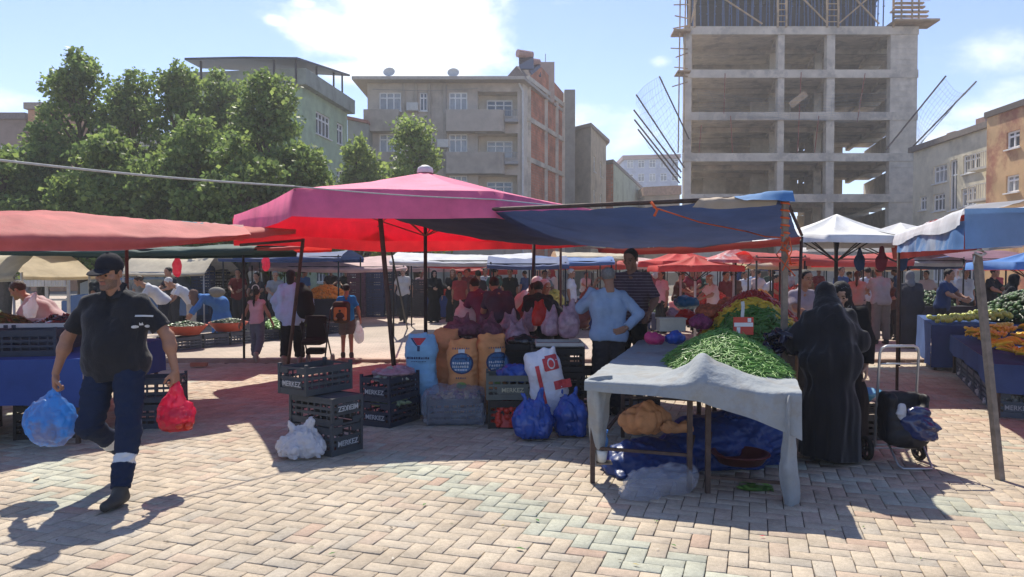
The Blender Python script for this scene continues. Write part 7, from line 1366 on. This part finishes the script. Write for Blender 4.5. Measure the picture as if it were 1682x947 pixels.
# shelf stand and blue car at the far left
t = thing('display_rack', 'tall rack hung with small white items behind the leftmost shopper', 'rack', (xs(70, 16), 16, 0)); mb = MB()
for x_ in (xs(36, 16), xs(76, 16), xs(112, 16)): mb.bar((x_, 16, 0), (x_, 16, 2.05), .05)
for z_ in (.7, 1.0, 1.3, 1.6, 1.9): mb.bar((xs(36, 16), 16, z_), (xs(112, 16), 16, z_), .04)
mb.build('frame', mat('rack_white', (.5, .5, .47)), t); rr = random.Random(8)
for k in range(26): x_ = xs(38 + (k % 13) * 5.8, 16); z_ = 1.72 if k < 13 else 1.42; mb = MB(); mb.box((x_, 15.95, z_ - .06), (.055, .03, .13)); mb.build('hanging_pack', mat('pack_white', (.6, .6, .58)), t)
def car():
    Y = 21.; x0 = xs(100, Y); t = thing('parked_car', 'blue hatchback car parked behind the man in the cap', 'car', (x0 + 1.4, Y, 0)); prof = [(0, .35), (0, .75), (.25, .92), (.95, 1.0), (1.5, 1.42), (2.9, 1.45), (3.6, 1.0), (3.8, .9), (3.85, .35)]
    mb = MB(); n = len(prof); mb.add([(x0 + a, Y, z_) for a, z_ in prof] + [(x0 + a, Y + 1.6, z_) for a, z_ in prof], [tuple(range(n)), tuple(range(2 * n - 1, n - 1, -1))] + [(i + n, (i + 1) % n + n, (i + 1) % n, i)[::-1] for i in range(n)]); mb.build('body', mat('car_blue', (.05, .12, .25), rough=.25, coat=.5), t)
    mb = MB(); mb.add([(x0 + a, Y - .01, z_) for a, z_ in ((1.1, 1.02), (1.55, 1.36), (2.85, 1.38), (3.4, 1.02))], [(0, 1, 2, 3)]); mb.build('side_window', M_PANE, t)
    for a in (.75, 3.1): mb = MB(); mb.lathe([(0, -.09), (.26, -.09), (.30, -.05), (.30, .05), (0, .09)], (x0 + a, Y + .08, .30), 20, mtx=Matrix.Rotation(R(90), 3, 'X')); mb.build('wheel', mat('rubber', (.012, .012, .012)), t, True)
car()
# ------------------------------------------------ people
def mib(A, B_, lo, hi, r):
    def f(P, Fq):
        c = P[Fq].mean(1); out_ = np.zeros(len(Fq), int)
        for a, b_ in zip(A, B_):
            a, b_ = np.array(a), np.array(b_); d = b_ - a; t_ = ((c - a) @ d) / (d @ d); e = np.linalg.norm(c - a - t_[:, None] * d, axis=1); out_[(t_ > lo) & (t_ < hi) & (e < r)] = 1
        return out_
    return f
knl, anl, knr, anr = (.19, -.20, .50), (.23, -.40, .095), (-.13, -.13, .49), (-.09, .30, .20)
hero = person('heavyset man in black polo and cap walking with a blue and a red bag', -2.95, 5.5, 0, 1.76, g=1.13, belly=.05, beard=True, h=.0075, skin='tan', hair=('crop', 'black'), hat=('cap', fab('capblack', (.018, .018, .024))), head=(-.10, .26, .04), curl=(1.25, 1.25),
    J=dict(knl=knl, anl=anl, knr=knr, anr=anr, tor=(0, -.75, -.66), tol=(-.12, -1, .0), ell=(.36, .05, 1.13), wrl=(.42, .03, .885), elr=(-.36, .0, 1.12), wrr=(-.42, -.05, .865), hdl=(.02, 0, -1), hdr=(0, 0, -1), side=(1, .06, -.01), hed=(.0, -.05, 1.615), shl=(.185, .01, 1.385), shr=(-.185, -.01, 1.385)),
    top=dict(mat=fab('polo', (.016, .017, .022), sheen=.2), sleeve='short', hem=.81, e=.022, fold=.008), bottom=dict(mat=[fab('navyblue', (.014, .024, .055)), mat('reflective', (.55, .57, .58), rough=.4)], e=.018, mi=mib((knl, knr), (anl, anr), .44, .58, .13)), shoes=(.05, .048, .045), palm=((-1, .2, 0), (1, .2, 0)))
sh = [q for q in sc.objects if q.parent is hero and q.name.startswith('shirt')][0]; LW = mat('logo_white', (.6, .6, .6))
mark(sh, [[(-.5, -.06), (.5, -.06), (.5, .06), (-.5, .06)]], at(209, 522, 5.2), .105, LW, name='pocket_edge', rot=R(3)); mark(sh, [oval(.22, .13, 10)], at(198, 540, 5.2), .085, LW, name='emblem'); mark(sh, [oval(.22, .13, 10)], at(212, 540, 5.2), .085, LW, name='emblem'); mark(sh, [[(-.12, 0), (.12, 0), (.10, .3), (0, .16), (-.10, .3)]], at(205, 538, 5.2), .075, LW, name='emblem')
collar = MB(); jn = o_joint[hero.name]
for s_ in (-1, 1): n0 = jn['nek'] + hero.location + Vector((0, -.012, .012)); collar.quad(n0 + Vector((s_ * .014, -.098, -.075)), n0 + Vector((s_ * .075, -.085, -.062)), n0 + Vector((s_ * .085, .02, .035)), n0 + Vector((s_ * .066, -.02, .05))) if s_ > 0 else collar.quad(n0 + Vector((s_ * .066, -.02, .05)), n0 + Vector((s_ * .085, .02, .035)), n0 + Vector((s_ * .075, -.085, -.062)), n0 + Vector((s_ * .014, -.098, -.075)))
collar.build('collar', mat('fabric_polo', (.016, .017, .022)), hero)
for (q, px, py, Y, r_, m_, sd_, l) in (('r', 84, 692, 5.42, (.20, .13, .18), PL['skyblue'], 3, 'sky blue plastic bag hanging from the right hand of the man in the cap'), ('l', 290, 682, 5.56, (.155, .12, .13), PL['pink'], 6, 'pinkish red plastic bag hanging from the left hand of the man in the cap')):
    hw = jn['wr' + q] + hero.location + Vector((0, 0, -.085)); c = at(px, py, Y); bag(l, c, r_, m_, sd_, 'hang', h=.008, amp=.016, sc_=4, top=Vector((hw.x, hw.y, hw.z)))
heap('red tomatoes inside the pinkish red bag', at(290, 690, 5.56), (.12, .09), .11, ballpiece(.034), 30, [VEG['tomato']], 'tomato_pile', 'vegetables', at(290, 705, 5.56).z, 4, squash=3)
# woman in black, back to the camera, and her companion
x_ = xs(1364, 6.3)
person('woman wrapped in a full black cloak with her back turned, before the eggplants', x_, 6.3, R(172), 1.60, g=1.12, h=.0095, skin='fair', J=dict(nek=(-.02, -.16, 1.42), hed=(-.03, -.24, 1.56), ell=(.25, -.12, 1.12), wrl=(.2, -.32, 1.05), elr=(-.25, -.12, 1.12), wrr=(-.2, -.32, 1.05)), head=(0, .35, 0), dress=dict(mat=fab('cloak', (.009, .009, .012), sheen=.25), cape=True, w=.27, z=.04, e=.05, fold=.030, name='cloak'), hair=None, scarf=('shawl', fab('cloak', (.006, .006, .008))), shoes=(.02, .02, .02), seed=4)
person('woman in a dark patterned headscarf looking down, half hidden by the cloaked woman', xs(1386, 6.85), 6.85, R(-30), 1.57, h=.0095, skin='fair', J=dict(nek=(0, -.10, 1.46), hed=(0, -.16, 1.60)), head=(0, .45, 0), dress=dict(mat=fab('coatblk', (.010, .010, .012)), w=.24, e=.04), hair=None, scarf=('scarf', mat('scarf_pattern', (.010, .010, .012), rough=.8, var=.2, col2=(.25, .26, .27), stain_s=30, c2lo=.60, c2hi=.64)), seed=6)
# seller and customer behind the bean stall
person('grey haired man in light blue shirt seen from behind, hand on hip and phone raised', xs(1000, 8.3), 8.3, R(190), 1.68, g=1.03, h=.0095, skin='tan', hair=('bald', 'grey'), head=(-.25, .12, .1), curl=(.9, .5),
    J=dict(elr=(-.33, .12, 1.19), wrr=(-.16, .15, 1.03), hdr=(.9, .1, -.3), ell=(.27, -.20, 1.25), wrl=(.13, -.17, 1.50), hdl=(-.3, .1, 1), side=(1, 0, .03)), palm=((-1, .4, 0), (0, -1, .3)), top=dict(mat=fab('lightblue', (.27, .36, .50)), sleeve='long', hem=.88, e=.024, fold=.009), bottom=dict(mat=fab('charcoal', (.03, .03, .036)), e=.025))
mb = MB(); c = at(972, 458, 8.15); mb.box(c, (.012, .075, .14), Matrix.Rotation(.2, 3, 'X')); tag(mb.build('mobile_phone', mat('phone', (.015, .015, .02), rough=.2)), 'dark mobile phone held to the ear of the man in light blue', 'phone')
person('tall dark haired man in a purplish striped polo standing above the others', xs(1038, 9.0), 9.0, R(-20), 1.80, z=.10, g=1.05, h=.0105, skin='dark', head=(-.2, .25, 0), J=dict(ell=(.28, -.02, 1.16), wrl=(.24, -.2, 1.0)), top=dict(mat=[fab('mauve', (.075, .045, .06)), fab('mauvelight', (.17, .13, .15))], sleeve='half', hem=.86, e=.02, mi=lambda P, Fq: ((P[Fq].mean(1)[:, 2] * 28) % 1 < .28).astype(int)), bottom=dict(mat=fab('black', (.012, .012, .014))), seed=8)
crate('upturned black crate the tall man stands on', (xs(1038, 9.0), 9.02, 0), .1, 'black', None, scale=(1.1, 1, .36))
# walkers on the sunlit plaza
def at_g(px, Y): return xs(px, Y)
girl = person('girl in a pink top and grey trousers with a long dark braid, walking away', xs(421, 13.3), 13.3, R(172), 1.29, z=.02, g=.86, h=.010, J=dict(ell=(.27, .05, 1.17), wrl=(.36, .10, .93), elr=(-.27, .0, 1.18), wrr=(-.33, -.1, .95), knl=(.09, -.10, .50), anl=(.1, -.10, .08), knr=(-.11, .02, .49), anr=(-.12, .26, .18), tor=(0, -.4, -.9)), top=dict(mat=fab('girlpink', (.62, .36, .40)), sleeve='none', hem=.88, e=.02), bottom=dict(mat=fab('denimgrey', (.12, .13, .16)), e=.03), hair=('pony', 'black'), shoes=(.35, .30, .25))
mb = MB(); jn = o_joint[girl.name]; c = jn['nek'] + Vector((0, .03, .20)); mb.tube([Matrix.Rotation(R(172), 3, 'Z') @ (c + Vector((.066 * math.cos(a), 0, .066 * math.sin(a)))) + girl.location for a in np.linspace(-.2, 3.34, 12)], .008, 6); mb.build('hairband', mat('band_white', (.7, .7, .68)), girl)
wom = person('woman in a loose light blue shirt and black trousers pushing a pushchair, seen from behind', xs(478, 12.9), 12.9, R(178), 1.62, z=.02, g=1.15, h=.010, J=dict(elr=(-.30, -.12, 1.18), wrr=(-.26, -.36, 1.02), ell=(.30, .02, 1.17), wrl=(.30, -.14, .96), knl=(.10, -.05, .50), anl=(.10, .12, .11), knr=(-.10, -.12, .5), anr=(-.10, -.16, .08), tol=(0, -.5, -.8)), top=dict(mat=fab('skyshirt', (.36, .48, .70)), sleeve='long', hem=.70, e=.055, fold=.012), bottom=dict(mat=fab('blk', (.012, .012, .014)), e=.04), hair=('bob', 'black'), shoes=(.28, .24, .18))
c = Vector((xs(500, 12.75), 12.65, 0)); s = SDF((c.x - .25, 12.3, .55), (c.x + .28, 13.0, 1.5), .013); s.chain([(c.x - .08, 12.8, 1.36), (c.x, 12.72, 1.2), (c.x + .04, 12.66, .95)], [.07, .13, .15], .06); s.noise(.012, 3, 3, 2, (1.4, 1.4, .4)); o = blob('shoulder_bag', s, fab('blkbag', (.010, .010, .012))); tag(o, 'big soft black bag slung over the shoulder of the woman in light blue', 'bag')
t = thing('pushchair', 'black folding pushchair pushed by the woman in light blue', 'pushchair', (xs(519, 12.45), 12.45, .02)); X0 = xs(519, 12.45); BK = mat('frame_black', (.012, .012, .014), rough=.4)
mb = MB()
for s_ in (-.2, .2): mb.tube([(X0 + s_, 12.75, 1.0), (X0 + s_, 12.6, .95), (X0 + s_, 12.2, .12)], .013, 7); mb.tube([(X0 + s_, 12.2, .75), (X0 + s_, 12.7, .12)], .013, 7)
mb.tube([(X0 - .2, 12.3, .45), (X0 + .2, 12.3, .45)], .012, 6); mb.build('frame', BK, t, True)
s = SDF((X0 - .25, 11.9, .2), (X0 + .25, 12.75, 1.0), .016); s.box((X0, 12.3, .45), (.17, .18, .05), .04, 0); s.box((X0, 12.45, .66), (.17, .05, .22), .04, .04); s.box((X0, 12.42, .28), (.15, .13, .05), .03, .02); blob('seat', s, fab('seatblk', (.015, .012, .014)), t)
for (a, y_) in ((-.21, 12.2), (.21, 12.2), (-.21, 12.7), (.21, 12.7)): mb = MB(); mb.lathe([(.03, -.02), (.085, -.02), (.095, 0), (.085, .02), (.03, .02), (.03, -.02)], (X0 + a, y_, .115), 18, mtx=Matrix.Rotation(R(90), 3, 'Y')); mb.build('wheel', mat('wheel_grey', (.16, .16, .16)), t, True)
boy = person('boy in a bright blue T shirt and brown shorts wearing a backpack, walking away', xs(569, 13.7), 13.7, R(184), 1.36, z=.02, g=.88, h=.010, J=dict(elr=(-.27, .04, 1.17), wrr=(-.32, .02, .92), ell=(.26, .03, 1.18), wrl=(.18, -.16, 1.05), knl=(.09, -.06, .5), anl=(.09, .0, .08), knr=(-.1, .0, .5), anr=(-.12, .08, .08)), top=dict(mat=fab('brightblue', (.02, .22, .55)), sleeve='short', hem=.82, e=.02), bottom=dict(type='shorts', mat=fab('brownshort', (.13, .11, .10)), e=.03), hair=('short', 'black'), shoes=(.05, .04, .04), curl=(.4, 1.1))
x_, y_ = boy.location.x - .02, 13.53; t = thing('backpack', 'orange and dark brown backpack on the boy in blue', 'backpack', (x_ - .03, 13.5, .8)); s = SDF((x_ - .26, 13.28, .55), (x_ + .2, 13.75, 1.2), .010); s.box((x_ - .03, 13.5, .87), (.155, .09, .20), .07, 0); s.ell((x_ - .03, 13.45, .80), (.13, .10, .12), .03); s.noise(.003, 4, 2); blob('pack_body', s, fab('packbrown', (.06, .035, .03)), t)
s = SDF((x_ - .26, 13.2, .55), (x_ + .2, 13.6, 1.2), .009); s.box((x_ - .03, 13.405, .845), (.118, .035, .12), .03, 0); blob('front_pocket', s, fab('packorange', (.52, .23, .08)), t); mb = MB(); mb.box((x_ - .03, 13.366, .77), (.19, .006, .03)); mb.build('pocket_stripe', mat('stripe', (.42, .32, .25)), t); mb = MB(); mb.lathe([(0, .0), (.022, 0), (.022, .004), (0, .004)], (x_ - .03, 13.366, .90), 12, mtx=Matrix.Rotation(R(90), 3, 'X')); mb.build('badge', BK, t)
c = at(590, 552, 13.7); bag('thin white carrier bag in the right hand of the boy', c, (.10, .07, .14), PL['white'], 2, 'hang', top=c + Vector((-.02, 0, .26)), amp=.01)
JK = dict(stand={}, walk=dict(knl=(.10, -.14, .5), anl=(.1, -.2, .08), knr=(-.1, .02, .5), anr=(-.1, .26, .12), ell=(.26, .08, 1.15), wrl=(.27, .1, .9), elr=(-.26, -.05, 1.15), wrr=(-.27, -.22, .95)),
          bend=dict(pel=(0, .08, .93), nek=(0, -.28, 1.32), hed=(0, -.40, 1.44), ell=(.2, -.36, 1.02), wrl=(.14, -.52, .85), elr=(-.2, -.36, 1.02), wrr=(-.14, -.5, .85)),
          deep=dict(pel=(0, .15, .90), nek=(0, -.36, 1.12), hed=(0, -.50, 1.16), ell=(.2, -.42, .86), wrl=(.15, -.56, .66), elr=(-.2, -.42, .86), wrr=(-.15, -.56, .66)),
          reach=dict(nek=(0, -.08, 1.46), hed=(0, -.13, 1.61), ell=(.22, -.22, 1.2), wrl=(.12, -.42, 1.12), elr=(-.22, -.2, 1.2), wrr=(-.12, -.42, 1.1)),
          bag_=dict(ell=(.25, 0, 1.15), wrl=(.26, -.05, .9), elr=(-.22, -.14, 1.2), wrr=(-.08, -.34, 1.15)))
def ff(c): return fab('c%02d%02d%02d' % tuple(int(v * 99) for v in c), c)
def folk(label, px, Y, H, rot, pose, top=None, low=(.03, .03, .035), hair=('short', 'black'), scarf=None, hat=None, dress=None, sleeve='short', skin='tan', g=1., belly=0, head=(0, .1, 0), z=0., group=None, seed=None, h=None, shoes=(.03, .03, .03)):
    return person(label, xs(px, Y), Y, R(rot), H, z=z, J=JK[pose], g=g, belly=belly, skin=skin, head=head, top=dict(mat=ff(top), sleeve=sleeve, e=.02) if top else None, bottom=dict(mat=ff(low), e=.025) if not dress else None, dress=dict(mat=ff(dress), e=.03) if dress else None, hair=hair if not scarf else None, scarf=('scarf', ff(scarf)) if scarf else None, hat=(hat[0], ff(hat[1])) if hat else None, seed=seed or int(px), h=h, shoes=shoes, group=group)
P_ = 'people in the market'
W_, K_ = (.55, .55, .56), (.015, .015, .018)
folk('elderly man in a white shirt and cap walking towards the camera', 662, 23, 1.70, 0, 'walk', (.58, .56, .52), (.045, .05, .06), ('short', 'white'), hat=('knit', (.6, .58, .5)), skin='fair', z=.02, h=.016)
folk('woman all in black with a black headscarf, left of the brown scarfed one', 713, 23, 1.62, 15, 'bag_', scarf=(.02, .02, .02), dress=K_, skin='fair', z=.02)
folk('woman in black with a brown headscarf walking beside her friend', 744, 22.6, 1.66, -10, 'bag_', scarf=(.20, .10, .06), dress=(.014, .015, .02), skin='fair', z=.02)
folk('man with a pink striped shirt bending over the left stall', 88, 9.8, 1.70, -82, 'bend', (.42, .33, .34), (.04, .045, .06), ('short', 'brown'), head=(0, .5, 0), z=0)
folk('white shirted man bending over behind the nearer red basin', 262, 17.3, 1.70, -65, 'bend', W_, (.02, .025, .04), ('short', 'brown'), head=(0, .5, 0), z=.02, g=1.15)
folk('white haired man in white shirt and pale trousers bending beside him', 309, 17.9, 1.66, -55, 'bend', (.60, .60, .62), (.42, .38, .33), ('short', 'white'), head=(0, .6, 0), z=.02, g=1.05)
folk('dark clothed man standing between the two bending men in white', 284, 19.2, 1.72, -30, 'reach', (.03, .03, .035), z=.02)
blu = folk('woman in a long bright blue dress bending over the crates', 352, 17.2, 1.6, -60, 'deep', scarf=(.16, .10, .08), dress=(.06, .17, .42), z=.02, g=1.1)
s = SDF((xs(362, 17) - .3, 16.7, .9), (xs(362, 17) + .4, 17.5, 1.7), .015); s.ell((xs(356, 17), 17.0, 1.14), (.18, .14, .12), 0); s.noise(.012, 3, 2); tag(blob('backpack', s, ff((.22, .21, .18))), 'khaki backpack worn by the woman in the blue dress', 'backpack')
folk('man in a purple shirt stooping at the left of the huddle', 800, 11.8, 1.70, -148, 'bend', (.13, .04, .09), (.02, .02, .025), head=(0, .3, 0), g=1.1, h=.014)
folk('man in a dark slate T shirt stooping in the middle of the huddle', 826, 11.3, 1.72, -160, 'bend', (.06, .05, .08), (.02, .02, .025), head=(0, .3, 0), g=1.15, h=.014)
folk('man in a red shirt leaning in from the right of the huddle', 868, 12.1, 1.68, 40, 'bend', (.38, .10, .10), (.03, .02, .02), ('short', 'white'), head=(0, .2, 0), h=.014)
folk('broad man in a black T shirt with his back turned in the huddle', 884, 10.9, 1.66, 178, 'bend', (.018, .018, .018), (.02, .02, .02), g=1.12, head=(0, .4, 0), h=.014, skin='dark')
folk('dark haired man crouched at the right end of the huddle', 916, 11.4, 1.62, -110, 'bend', (.02, .018, .02), (.02, .02, .02), h=.014, skin='dark')
folk('old man in a white shirt stooping behind the huddle', 850, 12.9, 1.70, 60, 'bend', (.58, .57, .58), (.04, .04, .05), ('short', 'white'), hat=('knit', (.6, .6, .6)), h=.015)
folk('man in a pale mauve shirt standing at the right pole of the navy awning', 1312, 9.8, 1.66, 20, 'reach', (.30, .26, .30), (.03, .03, .04), h=.014)
folk('man in a beige shirt and trousers wearing a cap in the right aisle', 1448, 16.2, 1.74, 175, 'reach', (.38, .32, .32), (.22, .18, .16), ('short', 'brown'), hat=('knit', (.45, .42, .36)), z=.02)
folk('woman in a long charcoal coat and grey patterned headscarf in the right aisle', 1497, 15.4, 1.62, 165, 'reach', scarf=(.16, .16, .17), dress=(.035, .035, .045), g=1.25, z=.02)
folk('woman with long brown hair and a pale blouse in the right aisle', 1408, 17.5, 1.62, 150, 'reach', (.40, .30, .26), (.06, .06, .09), ('pony', 'brown'), z=.02)
folk('man in a blue shirt far down the right aisle', 1382, 20, 1.72, 10, 'stand', (.05, .08, .18), z=.02); folk('man with a white shirt behind the blue shirted one', 1425, 19, 1.70, 190, 'stand', (.5, .5, .55), z=.02)
folk('small boy with dark hair beside the beige shirted man', 1468, 17.2, 1.45, -60, 'reach', (.10, .07, .06), z=.02)
folk('stallholder in a dark blue shirt behind the bananas', 1548, 15, 1.66, 40, 'reach', (.03, .05, .12), z=.02); folk('person in a white top behind the stallholder in dark blue', 1586, 19, 1.66, 0, 'stand', (.5, .52, .55), z=.02); folk('man in a black jacket at the far right of the market', 1625, 18, 1.7, 30, 'reach', (.02, .02, .025), z=.02); folk('woman in a black headscarf behind the banana prop', 1655, 14.5, 1.56, 60, 'reach', scarf=(.02, .02, .02), dress=(.02, .02, .025), z=.02)
for a in (('slim woman with a pink blouse and black trousers left of the round red umbrella pole', 1087, 19, 1.62, -60, 'stand', (.62, .30, .32), (.02, .02, .02), ('bob', 'black')), ('child in a salmon top sitting low near the woman in pink', 1108, 17.3, 1.05, 150, 'reach', (.55, .22, .22), (.03, .04, .08)), ('dark shirted man beside the umbrella pole', 1112, 20, 1.6, 60, 'reach', (.10, .05, .04)),
          ('man in a wine red shirt under the round red umbrella', 1138, 21, 1.75, -20, 'reach', (.25, .03, .05)), ('elderly bald man in a pale pink shirt sitting among the crowd', 1173, 16.8, 1.55, -70, 'reach', (.60, .48, .46), (.05, .05, .05), ('bald', 'white')), ('woman in a maroon cardigan right of the elderly bald man', 1192, 18.5, 1.6, 30, 'stand', (.14, .03, .04)),
          ('man in a grey brown T shirt near the striped umbrella', 1204, 18.8, 1.62, 150, 'stand', (.13, .09, .09)), ('woman in white among the far crowd', 1224, 22, 1.6, 20, 'stand', (.55, .55, .58)), ('man in light blue among the far crowd', 1237, 23, 1.68, -30, 'stand', (.35, .42, .55)), ('man in pale grey bending over the far stall', 1252, 22, 1.68, 70, 'bend', (.5, .5, .55)), ('person in dark green in the far crowd', 1266, 23, 1.7, 0, 'stand', (.05, .07, .05)), ('woman in a red top beyond the yellow table', 1281, 19.5, 1.55, 0, 'reach', (.50, .05, .06))): folk(*a, z=.02, group='shoppers under the red umbrellas')
for a in (('white haired man in a white shirt behind the yellow fruit', 938, 19, 1.66, 70, 'stand', (.62, .64, .68), (.1, .1, .1), ('short', 'white')), ('young man by the yellow fruit, left of the white haired one', 893, 20, 1.64, 10, 'reach', (.25, .28, .25)), ('woman in black with a white bag behind the huddle', 786, 20, 1.6, 190, 'stand', (.05, .04, .05)), ('man in a white and grey shirt behind the huddle', 797, 23, 1.7, 15, 'stand', (.45, .42, .42)), ('young man in dark brown between the women in black and the huddle', 766, 25, 1.66, 10, 'stand', (.12, .05, .05)),
          ('dark haired woman behind the old man of the huddle', 838, 21, 1.68, -15, 'stand', (.03, .03, .03)), ('man with a white cap pushing a cart behind the central pole', 690, 27, 1.62, 30, 'reach', (.42, .32, .32)), ('man in a brown jacket far behind the thin post', 815, 28, 1.7, 170, 'walk', (.10, .06, .05)), ('far shopper in blue jeans and a grey top', 770, 29, 1.7, 170, 'walk', (.2, .2, .22), (.04, .08, .2))): folk(*a, z=.02, group='shoppers in the middle of the market')
for a in (('man in a grey sweater behind the crates of cucumbers', 452, 19.5, 1.62, 20, 'reach', (.25, .26, .28), K_, ('short', 'grey')), ('woman in dark clothes behind the cucumber crates', 425, 20, 1.58, -10, 'reach', (.03, .03, .035)), ('person in blue in the shade by the orange table', 500, 22.5, 1.68, 150, 'stand', (.06, .14, .32)), ('seller in black and red in the shade left of the cucumbers', 392, 20.5, 1.68, 10, 'reach', (.16, .02, .02)), ('dark seller behind the oranges', 545, 26.5, 1.72, 0, 'reach', (.05, .03, .03)), ('seller with a dark jacket left of the purple crates', 568, 27, 1.7, 10, 'reach', (.03, .03, .03)),
          ('dark figure in the shade of the narrow left stalls', 160, 15.5, 1.66, 60, 'reach', (.03, .04, .05)), ('woman in a grey headscarf far behind the left crates', 232, 21, 1.6, 40, 'stand', (.2, .2, .2))): folk(*a, z=.02, group='people round the left hand stalls')
c = Vector((xs(97, 9.0), 9.0, 1.02)); bag('small white carrier bag held by the man bending over the left stall', at(50, 512, 9.2), (.08, .07, .10), PL['white'], 31, 'hang', top=at(58, 482, 9.2), amp=.01)

cols_ = [((.30, .05, .06), 'dark red'), ((.5, .5, .5), 'light grey'), ((.05, .09, .2), 'dark blue'), ((.02, .02, .02), 'black'), ((.2, .12, .08), 'brown'), ((.55, .42, .40), 'pale pink'), ((.06, .12, .10), 'dark green')]
sp_ = [(755, 'beyond the white carrier bag'), (780, 'under the low red awning'), (812, 'over the heads of the huddle'), (862, 'right above the stooping old man'), (906, 'by the thin rusty post'), (960, 'left of the man on the phone'), (1062, 'right of the tall man'), (1076, 'near the blue clothed table'), (1122, 'under the round red umbrella'), (1150, 'left of the elderly bald man'), (1215, 'over the pepper bank'), (1245, 'left of the yellow table'), (1296, 'left of the navy awning post'),
       (1330, 'left of the cloaked woman'), (1345, 'over the head of the cloaked woman'), (1395, 'right of the patterned headscarf'), (1432, 'left of the beige shirted man'), (1476, 'left of the charcoal coat'), (1522, 'right of the charcoal coat'), (1570, 'behind the apples'), (1608, 'left of the wooden prop'), (1640, 'right of the wooden prop')]
for k, (px, wh) in enumerate(sp_):
    c, n = cols_[(k * 3) % 7]; Y = 21 + (k * 5) % 9; sc_f = k % 3 == 1
    folk('far %s in %s %s' % ('woman with a headscarf' if sc_f else 'man', n, wh), px, Y, 1.58 + .03 * ((k * 7) % 5), (k * 77) % 360, ('stand', 'reach', 'walk', 'bag_')[k % 4], None if sc_f else c, (.03, .03, .04), scarf=cols_[(k * 5 + 1) % 7][0] if sc_f else None, dress=c if sc_f else None, z=.02, h=.026, group='far shoppers')
